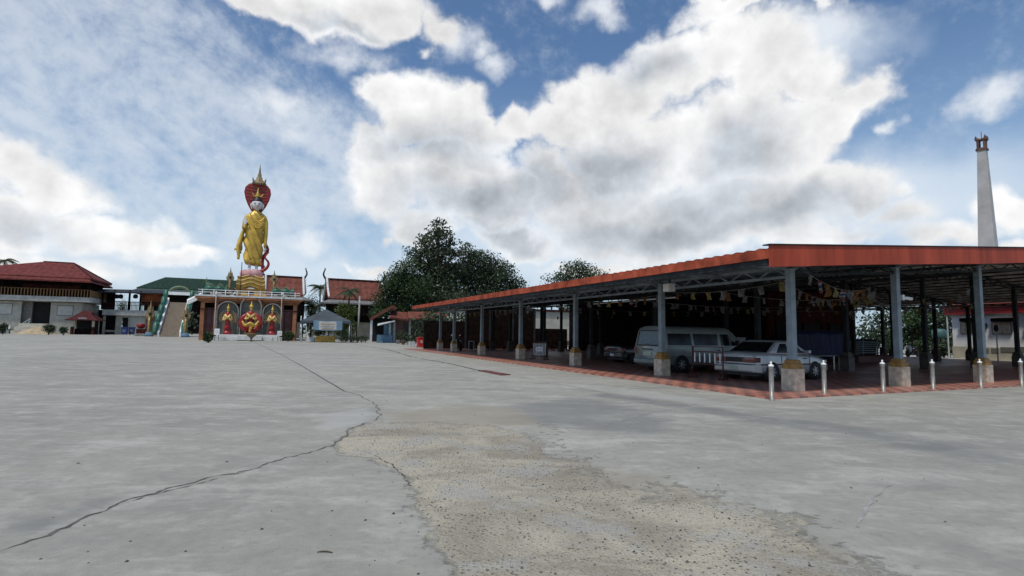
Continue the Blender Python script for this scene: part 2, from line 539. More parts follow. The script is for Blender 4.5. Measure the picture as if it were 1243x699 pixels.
M = dict(
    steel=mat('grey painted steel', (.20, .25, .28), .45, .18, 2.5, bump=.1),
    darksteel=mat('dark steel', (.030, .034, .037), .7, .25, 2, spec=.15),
    purlin=mat('pale purlin', (.72, .70, .64), .6, .3, 1.5),
    plinth=mat('polished stone tile', (.60, .50, .38), .35, .2, 5, bump=.05),
    ochre=mat('ochre paint', (.32, .18, .05), .45, .25, 6),
    redmetal=mat('red roof sheet', (.37, .064, .033), .6, .15, 1.6, spec=.15, stretch=(1.6, 1.6, .22), bump=.1, bscale=8),
    redtile=mat('red fibre cement sheet', (.36, .075, .038), .8, .28, 1.6, spec=.15, bump=.2, bscale=20),
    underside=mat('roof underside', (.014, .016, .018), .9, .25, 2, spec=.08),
    whitewall=mat('whitewashed wall', (.40, .385, .33), .85, .14, .6, bump=.1),
    bluewhite=mat('pale painted wall', (.83, .83, .82), .8, .10, .7, bump=.1),
    creamwall=mat('cream wall', (.50, .46, .36), .85, .14, .6),
    slab=mat('painted slab edge', (.42, .415, .385), .8, .16, .8),
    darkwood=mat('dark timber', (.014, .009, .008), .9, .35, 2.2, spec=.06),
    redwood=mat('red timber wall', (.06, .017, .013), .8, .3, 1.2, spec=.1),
    orangewall=mat('terracotta paint', (.33, .135, .06), .75, .2, .8),
    maroon=mat('maroon screen', (.13, .055, .052), .8, .3, .6, col2=(.20, .13, .13)),
    black=mat('dark opening', (.012, .012, .013), .8, .2, 3),
    roofred=roofmat('red roof tiles', (.155, .040, .035)),
    roofthai=roofmat('terracotta roof tiles', (.17, .058, .042), step=(1, .4)),
    roofgreen=roofmat('green roof tiles', (.019, .042, .030)),
    roofmar=roofmat('maroon roof tiles', (.085, .022, .022), step=(.6, .25)),
    gold=mat('gold paint', (.60, .39, .065), .42, .22, .8, metal=.25, spec=.5),
    paleGold=mat('pale gold paint', (.62, .42, .14), .45, .25, 1.5, metal=.2),
    oldgold=mat('weathered gold', (.30, .20, .085), .55, .35, 1.5, col2=(.12, .11, .07)),
    redpaint=mat('red statue paint', (.30, .018, .02), .4, .25, 2),
    darkred=mat('dark red hood paint', (.26, .015, .018), .45, .25, 1),
    skin=mat('white statue skin', (.72, .69, .67), .5, .06, 2),
    hair=mat('black statue hair', (.015, .014, .014), .5, .2, 5),
    pink=mat('pink lotus paint', (.62, .33, .33), .6, .2, 1.2),
    green=mat('green dragon paint', (.025, .14, .085), .45, .3, 1.5, col2=(.015, .06, .045)),
    greenGold=mat('green gold scales', (.20, .20, .09), .5, .4, 2.5, col2=(.05, .14, .09)),
    stonewhite=mat('white stone', (.58, .58, .55), .75, .12, 1.5),
    greyarch=mat('grey arch', (.24, .23, .21), .8, .2, 2),
    nichefill=mat('niche screen', (.12, .12, .10), .8, .4, 3, col2=(.19, .185, .16)),
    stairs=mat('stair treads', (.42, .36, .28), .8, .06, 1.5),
    riser=mat('shaded stair risers', (.27, .22, .165), .8, .08, 1.5),
    bollard=mat('dull brushed steel', (.30, .28, .255), .45, .15, 6, metal=.4),
    signwhite=mat('white board', (.8, .8, .8), .6, .05, 4),
    binblue=mat('blue plastic', (.02, .04, .16), .4, .15, 3),
    binred=mat('red plastic', (.45, .02, .02), .4, .15, 3),
    tentgrey=mat('tent canvas', (.05, .066, .08), .75, .18, .8),
    tentlit=mat('lit tent canvas', (.15, .18, .19), .75, .18, .8),
    clothgold=mat('gold tablecloth', (.50, .30, .06), .7, .2, 3),
    sand=mat('sand', (.42, .33, .21), .95, .15, 2, bump=.5, bscale=25),
    pale=mat('pale paint', (.55, .57, .57), .7, .12, 2),
    bluecounter=mat('blue counter', (.10, .19, .27), .7, .2, 1.5),
    concretepole=mat('concrete post', (.30, .30, .27), .85, .15, 2),
    bark=mat('bark', (.10, .075, .05), .9, .3, 4, bump=.5, bscale=15),
    leafdark=mat('dark leaves', (.042, .068, .028), .55, .3, .5, island=.3, trans=.15),
    leafmid=mat('mid green leaves', (.054, .092, .032), .55, .3, .6, island=.45, trans=.25),
    leafteak=mat('teak leaves', (.062, .088, .044), .5, .3, .6, island=.35, trans=.15),
    leafyel=mat('yellow green leaves', (.10, .135, .035), .55, .3, .8, island=.4, trans=.25),
    palm=mat('palm fronds', (.045, .075, .028), .5, .3, 1, island=.35, trans=.2),
    tyre=mat('tyre rubber', (.018, .018, .018), .8, .2, 8),
    rim=mat('alloy rim', (.45, .46, .47), .35, .1, 8, metal=.7),
    chrome=mat('stainless steel', (.55, .55, .54), .28, .12, 6, metal=.85),
    glass=mat('tinted glass', (.010, .011, .012), .12, .1, 3, spec=.3),
    rearglass=mat('hazy rear glass', (.05, .058, .058), .10, .3, 2.5, spec=.8),
    silver=mat('silver car paint', (.46, .455, .45), .32, .05, 2, metal=.35, coat=.6),
    vanpaint=mat('pale teal van paint', (.29, .32, .30), .35, .08, 2, metal=.2, coat=.5),
    vanlow=mat('darker van lower paint', (.16, .20, .20), .4, .1, 2, metal=.2, coat=.4),
    darkcar=mat('dark car paint', (.022, .020, .026), .25, .1, 2, metal=.2, coat=.7),
    taillight=mat('red lamp lens', (.12, .008, .012), .15, .2, 8, spec=.7),
    lenspink=mat('pale pink lens', (.34, .16, .15), .2, .1, 8),
    lenswhite=mat('clear lamp lens', (.6, .58, .55), .2, .1, 8),
    plate=mat('white plate', (.7, .7, .68), .5, .05, 6),
    plategreen=mat('weathered plate', (.40, .47, .38), .5, .1, 6),
    trimblack=mat('black trim', (.02, .02, .022), .55, .2, 5),
    redrail=mat('red oxide rail', (.07, .012, .012), .55, .25, 5),
    white=mat('white gloss paint', (.75, .75, .74), .5, .05, 4),
    flagorange=mat('saffron flag', (.22, .11, .03), .8, .2, 5, trans=.3),
    flagyellow=mat('yellow flag', (.27, .22, .09), .8, .15, 5, trans=.3),
    flagpale=mat('faded flag', (.20, .19, .175), .8, .15, 5, trans=.3),
    flagred=mat('flag red', (.20, .04, .045), .8, .15, 5, trans=.2),
    flagblue=mat('flag blue', (.05, .06, .18), .8, .15, 5, trans=.2),
    flagwhite=mat('flag white', (.34, .33, .315), .8, .1, 5, trans=.3),
    cord=mat('cord', (.25, .24, .22), .8, .1, 5),
    tarpblue=mat('blue tarpaulin', (.012, .016, .075), .55, .25, 1.2, bump=.6, bscale=5),
    tabletop=mat('grey table top', (.26, .26, .25), .6, .15, 3),
    machine=mat('grey cabinet', (.26, .28, .28), .6, .12, 3),
    shadestone=mat('shaded stone copy', (.10, .085, .07), .5, .2, 4),
    benchred=mat('red brown bench', (.15, .05, .035), .5, .3, 3),
    chimney=mat('whitewashed chimney', (.42, .405, .39), .8, .10, .5, bump=.2, bscale=3),
    lantern=mat('rust red lantern', (.13, .075, .055), .75, .3, 1.5),
    stone=mat('loose stones', (.10, .098, .09), .9, .4, 30),
    crackm=mat('crack grime', (.13, .125, .11), .95, .3, 12),
    jointm=mat('joint sealant', (.075, .076, .073), .9, .3, 5),
    jointp=mat('pale joint', (.30, .30, .285), .9, .15, 3),
    rustmat=mat('rust red cover', (.15, .05, .04), .8, .35, 3),
    hedge=mat('hedge leaves', (.045, .065, .028), .6, .3, 1, island=.4),
    planter=mat('planter', (.20, .13, .10), .8, .2, 3),
    bannerblue=mat('banner blue', (.16, .25, .33), .6, .1, 2),
    bannerwhite=mat('banner white', (.42, .41, .38), .6, .08, 2),
    bannerbrown=mat('banner brown', (.35, .26, .18), .6, .15, 2),
    panel=mat('wall panel', (.48, .48, .44), .8, .08, 1),
    panelframe=mat('panel frame', (.20, .19, .18), .7, .2, 2),
    glassgrey=mat('window panes', (.20, .19, .17), .3, .15, 2),
)

# ------------------------------------------------------------------ ground
TH = rad(24.5)                                   # the whole yard is laid out on one grid turned by this angle
CU = np.array([math.cos(TH), math.sin(TH), 0])
CV = np.array([-math.sin(TH), math.cos(TH), 0])
C0 = ground(963, 475.7)                          # foot of the pavilion's corner column


def pw(u, v, z=0.0):
    return C0 + u * CU + v * CV + np.array([0, 0, z])


def poly_sd(poly, X, Y):
    """signed distance to a polygon, positive inside"""
    P = np.array(poly)
    n = len(P)
    d = np.full(X.shape, 1e9)
    ins = np.zeros(X.shape, bool)
    for i in range(n):
        a, b = P[i], P[(i + 1) % n]
        ab = b - a
        t = np.clip(((X - a[0]) * ab[0] + (Y - a[1]) * ab[1]) / (ab @ ab), 0, 1)
        d = np.minimum(d, np.hypot(X - a[0] - t * ab[0], Y - a[1] - t * ab[1]))
        c = (a[1] > Y) != (b[1] > Y)
        xi = a[0] + (Y - a[1]) * ab[0] / (ab[1] if abs(ab[1]) > 1e-9 else 1e-9)
        ins ^= c & (X < xi)
    return np.where(ins, d, -d)


def gp(lst):
    return [tuple(ground(x, y)[:2]) for x, y in lst]


def concrete_mat():
    m = bpy.data.materials.new('worn concrete')
    m.use_nodes = True
    nt = m.node_tree
    N, L = nt.nodes, nt.links
    b = N['Principled BSDF']
    b.inputs['Roughness'].default_value = .82
    b.inputs['Specular IOR Level'].default_value = .3
    tc = N.new('ShaderNodeTexCoord')

    def mapping(scale, rz=0):
        mp = N.new('ShaderNodeMapping')
        mp.inputs['Scale'].default_value = scale
        mp.inputs['Rotation'].default_value = (0, 0, rz)
        L.new(tc.outputs['Object'], mp.inputs[0])
        return mp.outputs[0]

    def noise(v, s, d=6, r=.6, dist=0):
        n = N.new('ShaderNodeTexNoise')
        n.inputs['Scale'].default_value = s
        n.inputs['Detail'].default_value = d
        n.inputs['Roughness'].default_value = r
        n.inputs['Distortion'].default_value = dist
        L.new(v, n.inputs['Vector'])
        return n.outputs['Fac']

    def mr(v, a, bb, lo=0., hi=1.):
        n = N.new('ShaderNodeMapRange')
        n.interpolation_type = 'SMOOTHSTEP'
        L.new(v, n.inputs[0])
        for i, x in enumerate((a, bb, lo, hi)):
            n.inputs[i + 1].default_value = x
        return n.outputs[0]

    def mth(op, a, c):
        n = N.new('ShaderNodeMath')
        n.operation = op
        for i, v in enumerate((a, c)):
            if isinstance(v, (int, float)):
                n.inputs[i].default_value = v
            else:
                L.new(v, n.inputs[i])
        return n.outputs[0]

    def mix(f, a, c, mode='MIX'):
        n = N.new('ShaderNodeMix')
        n.data_type = 'RGBA'
        n.blend_type = mode
        if isinstance(f, (int, float)):
            n.inputs[0].default_value = f
        else:
            L.new(f, n.inputs[0])
        for v, i in ((a, 6), (c, 7)):
            if isinstance(v, tuple):
                n.inputs[i].default_value = (*v, 1)
            else:
                L.new(v, n.inputs[i])
        return n.outputs[2]

    def attr(nm):
        a = N.new('ShaderNodeAttribute')
        a.attribute_name = nm
        return a.outputs['Fac']

    iso = mapping((1, 1, 1))
    along = mapping((.55, 1.0, 1), rad(-20))
    along2 = mapping((.38, 1.0, 1), rad(12))
    big = noise(iso, .16, 5, .55, .4)
    blot = noise(iso, 1.7, 9, .68, .3)
    mid = noise(along, .9, 7, .62, .8)
    streak = noise(along2, 1.3, 6, .65, .5)
    fine = noise(iso, 9, 6, .7)
    grain = noise(iso, 70, 3, .7)
    col = mix(mr(big, .34, .66), (.278, .270, .232), (.358, .344, .293))
    col = mix(mr(mid, .46, .68, 0, .55), col, (.235, .23, .205))
    col = mix(mr(streak, .50, .70, 0, .6), col, (.47, .455, .40))
    col = mix(mr(blot, .50, .68, 0, .45), col, (.235, .23, .207))
    col = mix(mr(blot, .50, .34, 0, .4), col, (.46, .445, .395))
    col = mix(mr(fine, .42, .70, 0, .30), col, (.155, .155, .147))
    brush = noise(mapping((.75, 1.5, 1), rad(-12)), 2.2, 9, .7, .4)
    col = mix(mr(brush, .52, .70, 0, .38), col, (.225, .22, .195))
    col = mix(mr(brush, .48, .32, 0, .38), col, (.47, .455, .395))
    pit = noise(iso, 26, 5, .75)
    col = mix(mr(pit, .60, .74, 0, .4), col, (.17, .165, .15))
    # stains, damp and dust
    st = mth('ADD', attr('damp'), mth('MULTIPLY', mth('SUBTRACT', mid, .5), 1.6))
    col = mix(mr(st, .30, .85, 0, .62), col, (.150, .155, .152))
    du = mth('ADD', attr('dust'), mth('MULTIPLY', mth('SUBTRACT', mid, .5), 1.8))
    col = mix(mr(du, .28, .8, 0, .7), col, (.29, .255, .192))
    li = mth('ADD', attr('pale'), mth('MULTIPLY', mth('SUBTRACT', streak, .5), 1.3))
    col = mix(mr(li, .3, .8, 0, .6), col, (.39, .385, .355))
    # broken slab where the aggregate shows
    ag = mth('ADD', attr('patch'), mth('ADD', mth('MULTIPLY', mth('SUBTRACT', noise(iso, 1.3, 9, .70, .6), .5), 1.9), mth('MULTIPLY', mth('SUBTRACT', fine, .5), .7)))
    agf = mr(ag, .42, .62)
    v1 = N.new('ShaderNodeTexVoronoi')
    v1.inputs['Scale'].default_value = 32
    v1.inputs['Randomness'].default_value = 1
    L.new(iso, v1.inputs['Vector'])
    v2 = N.new('ShaderNodeTexVoronoi')
    v2.inputs['Scale'].default_value = 64
    L.new(iso, v2.inputs['Vector'])
    tan = mix(mr(noise(mapping((.55, 1, 1), rad(-10)), 1.1, 9, .68, .8), .38, .62), (.285, .252, .188), (.475, .428, .322))
    tan = mix(mr(noise(iso, 1.3, 7, .65), .5, .62, 0, .75), tan, (.37, .36, .325))
    tan = mix(mr(grain, .35, .7, 0, .5), tan, (.20, .185, .15))
    sp = N.new('ShaderNodeSeparateColor')
    L.new(v1.outputs['Color'], sp.inputs[0])
    peb = mth('MULTIPLY', mr(v1.outputs['Distance'], .42, .26), mr(sp.outputs[0], .62, .66))
    peb = mth('MULTIPLY', peb, mr(noise(iso, 1.1, 4, .6), .38, .56))
    sp2 = N.new('ShaderNodeSeparateColor')
    L.new(v2.outputs['Color'], sp2.inputs[0])
    peb2 = mth('MULTIPLY', mr(v2.outputs['Distance'], .42, .28), mr(sp2.outputs[0], .7, .73))
    tan = mix(mth('MULTIPLY', peb, .85), tan, (.045, .045, .044))
    tan = mix(mth('MULTIPLY', peb2, .7), tan, (.06, .06, .057))
    pebl = mth('MULTIPLY', mr(v2.outputs['Distance'], .42, .28), mr(sp2.outputs[1], .78, .8))
    tan = mix(mth('MULTIPLY', pebl, .6), tan, (.36, .34, .30))
    edge = mth('MULTIPLY', mr(ag, .36, .46), mr(ag, .60, .48))
    col = mix(agf, col, tan)
    col = mix(mth('MULTIPLY', edge, mr(fine, .45, .6, 0, .45)), col, (.09, .087, .08))
    col = mix(mr(grain, .3, .75, 0, .10), col, (.14, .14, .14))
    L.new(col, b.inputs['Base Color'])
    h = mth('ADD', mth('MULTIPLY', fine, .4), mth('MULTIPLY', grain, .25))
    h = mth('ADD', h, mth('MULTIPLY', agf, mth('ADD', mth('MULTIPLY', v1.outputs['Distance'], -.6), mth('SUBTRACT', noise(iso, 5, 5, .6), 1.1))))
    bp = N.new('ShaderNodeBump')
    bp.inputs['Strength'].default_value = .6
    bp.inputs['Distance'].default_value = .03
    L.new(h, bp.inputs['Height'])
    L.new(bp.outputs[0], b.inputs['Normal'])
    return m


def build_ground():
    x0, x1, y0, y1, s = -24., 24., -3., 33., .16
    nx, ny = int((x1 - x0) / s) + 1, int((y1 - y0) / s) + 1
    xs, ys = np.linspace(x0, x1, nx), np.linspace(y0, y1, ny)
    X, Y = np.meshgrid(xs, ys)
    X, Y = X.ravel(), Y.ravel()
    v = np.stack([X, Y, np.zeros_like(X)], 1)
    i = np.arange(nx * ny).reshape(ny, nx)
    q = np.stack([i[:-1, :-1], i[:-1, 1:], i[1:, 1:], i[1:, :-1]], -1).reshape(-1, 4)
    B = 4000.
    ov = np.array([(-B, -B, 0), (B, -B, 0), (B, B, 0), (-B, B, 0)], float)
    k = len(v)
    c = [i[0, 0], i[0, -1], i[-1, -1], i[-1, 0]]
    oq = [(k + j, k + (j + 1) % 4, c[(j + 1) % 4], c[j]) for j in range(4)]
    me = bpy.data.meshes.new('ground')
    me.from_pydata(np.vstack([v, ov]).tolist(), [], q.tolist() + [tuple(int(a) for a in f) for f in oq])
    me.materials.append(concrete_mat())

    def put(name, val):
        a = me.attributes.new(name, 'FLOAT', 'POINT')
        a.data.foreach_set('value', np.concatenate([val, np.zeros(4)]).astype(np.float32))

    patch = gp([(402, 545), (425, 520), (455, 513), (520, 513), (590, 515), (640, 528), (668, 552), (720, 570), (790, 590), (860, 603), (920, 622), (985, 645),
                (1010, 668), (1040, 720), (1000, 1000), (560, 1000), (548, 700), (535, 668), (524, 640), (505, 612), (492, 598), (494, 585), (478, 567), (455, 560), (425, 555)])
    d = poly_sd(patch, X, Y)
    w = .10 + .045 * np.clip(Y, 0, 12) * np.where(X > .4, 3.2, .5)
    put('patch', np.clip(.5 + d / (2 * w), 0, 1))

    def soft(lst, ww, amp=1.0):
        return np.clip(.5 + poly_sd(gp(lst), X, Y) / (2 * ww), 0, 1) * amp

    damp = np.maximum.reduce([soft([(600, 492), (690, 482), (790, 492), (830, 512), (800, 535), (720, 522), (620, 512)], .7, .85),
                              soft([(700, 470), (900, 498), (1100, 525), (1243, 555), (1243, 575), (1050, 535), (880, 508), (720, 482)], .35, .7),
                              soft([(0, 640), (140, 596), (200, 588), (120, 622), (0, 672)], .25, .7),
                              soft([(0, 505), (60, 500), (130, 508), (60, 520), (0, 520)], .6, .5),
                              soft([(100, 452), (250, 447), (330, 452), (200, 460)], 1.2, .5)])
    put('damp', damp)
    dust = np.maximum.reduce([soft([(470, 500), (560, 488), (640, 497), (650, 518), (560, 522), (460, 516)], .4, .8),
                              soft([(640, 545), (800, 575), (960, 625), (1080, 690), (1000, 720), (640, 700)], .4, .65),
                              soft([(950, 500), (1243, 485), (1243, 530), (1000, 560)], 1.0, .25)])
    put('dust', dust)
    pale = np.maximum.reduce([soft([(400, 500), (452, 492), (458, 508), (418, 520), (380, 524)], .25, .9),
                              soft([(640, 462), (760, 480), (880, 496), (940, 500), (860, 484), (740, 468)], .3, .7),
                              soft([(300, 430), (420, 425), (500, 440), (380, 446)], 1.2, .5),
                              soft([(1000, 640), (1150, 560), (1243, 590), (1243, 640)], .5, .4)])
    put('pale', pale)
    me.update()
    o = bpy.data.objects.new('ground', me)
    COL.objects.link(o)
    struct(o)


build_ground()


def ribbon(name, px, w, m, z=.004, rough=1.0, step=.12, wander=.03, broken=0.0, kind='structure'):
    """a ragged thin strip along a line on the ground (crack, joint)"""
    P = [Vector(ground(x, y)) for x, y in px]
    pts = []
    for a, b in zip(P, P[1:]):
        n = max(1, int((b - a).length / step))
        pts += [a.lerp(b, i / n) for i in range(n)]
    pts.append(P[-1])
    mb = MB()
    prev = None
    off = 0
    for i, p in enumerate(pts):
        t = (pts[min(i + 1, len(pts) - 1)] - pts[max(i - 1, 0)]).normalized()
        nrm = Vector((-t.y, t.x, 0))
        off = off * .8 + random.uniform(-wander, wander)
        ww = w * (1 - rough * random.random() * .8)
        if broken and random.random() < broken:
            ww *= .15
        c = p + nrm * off
        cur = (c + nrm * ww / 2, c - nrm * ww / 2)
        if prev:
            k = [Vector((q.x, q.y, z)) for q in (prev[0], prev[1], cur[1], cur[0])]
            mb.add(k, [(0, 1, 2, 3)])
        prev = cur
    o = mb.build(name, m)
    return struct(o)


ribbon('ground_crack', [(-30, 676), (60, 646), (130, 618), (178, 600), (240, 583), (300, 570), (350, 556), (395, 545), (412, 540), (421, 530), (428, 518), (440, 514), (452, 514)], .042, M['crackm'], wander=.03, step=.05, broken=.12)
ribbon('ground_crack', [(150, 612), (185, 600), (225, 590), (262, 580), (300, 573)], .022, M['crackm'], z=.006, wander=.02, step=.06, broken=.3)
ribbon('ground_crack', [(455, 511), (459, 503), (461, 497), (452, 488), (440, 481), (419, 475)], .03, M['crackm'], wander=.03, step=.05, broken=.15)
ribbon('ground_crack', [(455, 553), (478, 566), (490, 576), (497, 590)], .03, M['crackm'], wander=.02, step=.05, broken=.3)
ribbon('ground_joint', [(309, 415.5), (345, 432), (400, 464), (419, 475)], .05, M['jointm'], rough=.4, step=.5, wander=.01)
ribbon('ground_joint', [(430, 418), (470, 424), (500, 433), (548, 442), (572, 447.5), (590, 451)], .16, M['jointm'], rough=.6, step=.4, wander=.03, broken=.1)
ribbon('ground_joint', [(622, 456), (700, 470), (760, 482), (860, 497), (950, 510)], .06, M['jointp'], rough=.8, step=.2, wander=.02, broken=.25)
ribbon('ground_joint', [(403, 463), (470, 459), (540, 454), (600, 449), (660, 444)], .05, M['jointp'], rough=.8, step=.3, wander=.02, broken=.2)
ribbon('ground_joint', [(733, 517), (760, 508), (800, 499), (850, 489)], .05, M['jointp'], rough=.8, step=.15, wander=.02, broken=.2)
ribbon('ground_joint', [(1040, 640), (1062, 605), (1082, 588)], .035, M['jointp'], rough=.8, step=.08, wander=.01, broken=.3)
ribbon('ground_joint', [(-40, 424), (100, 424.5), (250, 425), (360, 427)], .10, M['jointm'], rough=.8, step=.6, wander=.04, broken=.35)

# loose stones and grit on the worn patch
mb = MB()
patch_px = [(410, 542), (450, 515), (560, 515), (640, 530), (700, 562), (800, 592), (900, 620), (1000, 655), (1030, 699), (560, 699), (530, 650), (500, 608), (480, 570), (440, 556)]
pg = gp(patch_px)
xs_, ys_ = [p[0] for p in pg], [p[1] for p in pg]
cnt = 0
while cnt < 900:
    x, y = random.uniform(min(xs_), max(xs_)), random.uniform(min(ys_), max(ys_))
    inside = poly_sd(pg, np.array([x]), np.array([y]))[0] > 0
    if not inside and random.random() > .06:
        continue
    r = random.uniform(.003, .010) * (1.5 if random.random() < .08 else 1)
    a = random.random() * 3.1
    vs = []
    for k in range(5):
        g = a + k * 2 * math.pi / 5
        vs.append((x + math.cos(g) * r * random.uniform(.7, 1.3), y + math.sin(g) * r * random.uniform(.7, 1.3), 0))
    vs.append((x, y, r * random.uniform(.7, 1.2)))
    mb.add(vs, [(k, (k + 1) % 5, 5) for k in range(5)])
    cnt += 1
for k in range(60):
    p = ground(random.uniform(20, 1200), random.uniform(480, 690))
    r = random.uniform(.005, .014)
    mb.add([(p[0] - r, p[1] - r, 0), (p[0] + r, p[1] - r * .8, 0), (p[0] + r, p[1] + r, 0), (p[0] - r * .7, p[1] + r, 0), (p[0], p[1], r * 1.1)], [(0, 1, 4), (1, 2, 4), (2, 3, 4), (3, 0, 4)])
o = mb.build('gravel', M['stone'])
o['kind'] = 'stuff'
o['label'] = 'loose dark grit and small stones on the broken concrete'
o['category'] = 'gravel'

p = ground(394, 671)
o = MB().tube([p + np.array([-.05, -.004, .006]), p + np.array([-.02, .006, .008]), p + np.array([.02, .006, .007]), p + np.array([.055, -.006, .006])], [.003, .005, .005, .003], 6).build('twig', M['bark'])
tag(o, 'short dark twig lying alone on the bare concrete', 'twig')

q = [ground(580, 450.3), ground(590, 450.0), ground(620, 455.2), ground(608, 455.8)]
mb = MB()
mb.sheet([tuple(a + np.array([0, 0, .03])) for a in q][::-1], .026)
o = mb.build('drain_cover', M['rustmat'])
tag(o, 'rust red flat drain cover set in the concrete yard before the pavilion', 'drain cover')


def tile_mat():
    m = bpy.data.materials.new('red checker floor tile')
    m.use_nodes = True
    nt = m.node_tree
    N, L = nt.nodes, nt.links
    b = N['Principled BSDF']
    tc = N.new('ShaderNodeTexCoord')
    ch = N.new('ShaderNodeTexChecker')
    ch.inputs['Scale'].default_value = 1 / .30
    ch.inputs['Color1'].default_value = (.50, .20, .14, 1)
    ch.inputs['Color2'].default_value = (.24, .105, .08, 1)
    mp = N.new('ShaderNodeMapping')
    mp.inputs['Location'].default_value = (.013, .017, .05)
    mp.inputs['Scale'].default_value = (1, 1, .0001)
    L.new(tc.outputs['Object'], mp.inputs[0])
    L.new(mp.outputs[0], ch.inputs['Vector'])
    br = N.new('ShaderNodeTexBrick')
    br.offset = 0
    br.inputs['Scale'].default_value = 1
    br.inputs['Brick Width'].default_value = .30
    br.inputs['Row Height'].default_value = .30
    br.inputs['Mortar Size'].default_value = .006
    br.inputs['Color1'].default_value = (1, 1, 1, 1)
    br.inputs['Color2'].default_value = (.86, .86, .86, 1)
    br.inputs['Mortar'].default_value = (.45, .42, .4, 1)
    L.new(mp.outputs[0], br.inputs['Vector'])
    mx = N.new('ShaderNodeMix')
    mx.data_type = 'RGBA'
    mx.blend_type = 'MULTIPLY'
    mx.inputs[0].default_value = .8
    L.new(ch.outputs[0], mx.inputs[6])
    L.new(br.outputs[0], mx.inputs[7])
    n = N.new('ShaderNodeTexNoise')
    n.inputs['Scale'].default_value = .7
    n.inputs['Detail'].default_value = 7
    L.new(tc.outputs['Object'], n.inputs['Vector'])
    r = N.new('ShaderNodeMapRange')
    r.inputs[1].default_value = .35
    r.inputs[2].default_value = .7
    r.inputs[3].default_value = .32
    r.inputs[4].default_value = .55
    L.new(n.outputs[0], r.inputs[0])
    L.new(r.outputs[0], b.inputs['Roughness'])
    mx2 = N.new('ShaderNodeMix')
    mx2.data_type = 'RGBA'
    mr2 = N.new('ShaderNodeMapRange')
    mr2.inputs[1].default_value = .45
    mr2.inputs[2].default_value = .75
    mr2.inputs[4].default_value = .45
    L.new(n.outputs[0], mr2.inputs[0])
    L.new(mr2.outputs[0], mx2.inputs[0])
    L.new(mx.outputs[2], mx2.inputs[6])
    mx2.inputs[7].default_value = (.36, .27, .23, 1)
    L.new(mx2.outputs[2], b.inputs['Base Color'])
    return m


o = MB().box(-2.2, 35.2, -1.12, 37.5, -.2, .045).build('pavilion_floor', tile_mat(), None, C0, rotz=TH)
struct(o)
# pale strip coloured to look like sunlit ground beyond the floor
o = MB().box(35.23, 41.5, -12, 40, -.2, .05).build('sunlit_strip', mat('sunlit ground tone', (.46, .45, .42), .85, .1, 1), None, C0, rotz=TH)
struct(o)


# ------------------------------------------------------------------ pavilion
RIDGE = 21.0


def rz(u):
    return 3.70 + .075 * (u + 2.3) if u < RIDGE else 3.70 + .075 * (RIDGE + 2.3) - .075 * (u - RIDGE)


pav = thing('open_pavilion', 'long open sided pavilion with red metal roof on grey steel columns', 'pavilion', C0, TH)
U1, V0, V1 = 34.4, -1.25, 34.2
mb = MB()
# corrugated sheet running down the slope
nv = int((V1 - V0) / .09)
us = [-2.34, RIDGE, U1]
vs, fs = [], []
for j in range(nv + 1):
    v = V0 + (V1 - V0) * j / nv
    for u in us:
        vs.append((u, v, rz(u) + .02 * math.sin(v * 2 * math.pi / .36) - .005))
for j in range(nv):
    for i in range(2):
        a = j * 3 + i
        fs.append((a, a + 1, a + 4, a + 3))
mb.add(vs, fs, 0, True)
mb.build('roof_sheet', M['redtile'], pav)
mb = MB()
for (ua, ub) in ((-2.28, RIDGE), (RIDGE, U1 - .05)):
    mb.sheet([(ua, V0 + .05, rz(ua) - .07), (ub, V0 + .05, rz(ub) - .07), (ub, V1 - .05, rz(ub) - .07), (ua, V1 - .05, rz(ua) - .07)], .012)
mb.build('shade_lining', M['underside'], pav)  # dark sheet added below the roof to imitate its deep shade
# front fascia following the gable, with a few sheet laps
mb = MB()
lap = [-2.36, 1.6, 6.95, 11.4, RIDGE, 21, 26, 30.5, U1 + .03]
for i, (a, b) in enumerate(zip(lap, lap[1:])):
    hh = lambda u: .48 - .003 * (u + 2.3)
    k = .006 * (i % 2)
    da, db = (.02 * math.sin(i * 2.1), .02 * math.sin((i + 1) * 2.1))
    mb.prism([(a, rz(a) - hh(a) + da), (b, rz(b) - hh(b) + db), (b, rz(b) + .055), (a, rz(a) + .055)], V0 - .06 - k, V0 - .02 - k)
mb.build('front_fascia', M['redmetal'], pav)
mb = MB()
mb.prism([(-2.4, rz(-2.4) + .06), (RIDGE, rz(RIDGE) + .06), (RIDGE, rz(RIDGE) + .09), (-2.4, rz(-2.4) + .09)], V0 - .09, V0 + .12)
mb.prism([(RIDGE, rz(RIDGE) + .06), (U1 + .05, rz(U1) + .06), (U1 + .05, rz(U1) + .09), (RIDGE, rz(RIDGE) + .09)], V0 - .09, V0 + .12)
mb.build('fascia_flashing', M['darksteel'], pav)
# scalloped tile edge along the side
mb = MB()
vs, fs = [], []
for j in range(nv + 1):
    v = V0 - .02 + (V1 - V0) * j / nv
    w_ = math.sin(v * 2 * math.pi / .36)
    vs += [(-2.37 - .012 * w_, v, rz(-2.3) - .27), (-2.37 - .012 * w_, v, rz(-2.3) - .02 + .02 * w_), (-2.33, v, rz(-2.3) - .02 + .02 * w_), (-2.33, v, rz(-2.3) - .27)]
for j in range(nv):
    a = j * 4
    for k in range(3):
        fs.append((a + k, a + k + 1, a + 4 + k + 1, a + 4 + k))
    fs.append((a + 3, a, a + 4, a + 7))
fs += [(3, 2, 1, 0), (nv * 4, nv * 4 + 1, nv * 4 + 2, nv * 4 + 3)]
mb.add(vs, fs, 0, False)
mb.build('side_fascia', M['redtile'], pav)
MB().box(-2.32, -2.22, V0 + .05, V1 - .1, rz(-2.3) - .42, rz(-2.3) - .28).build('gutter', M['darksteel'], pav)
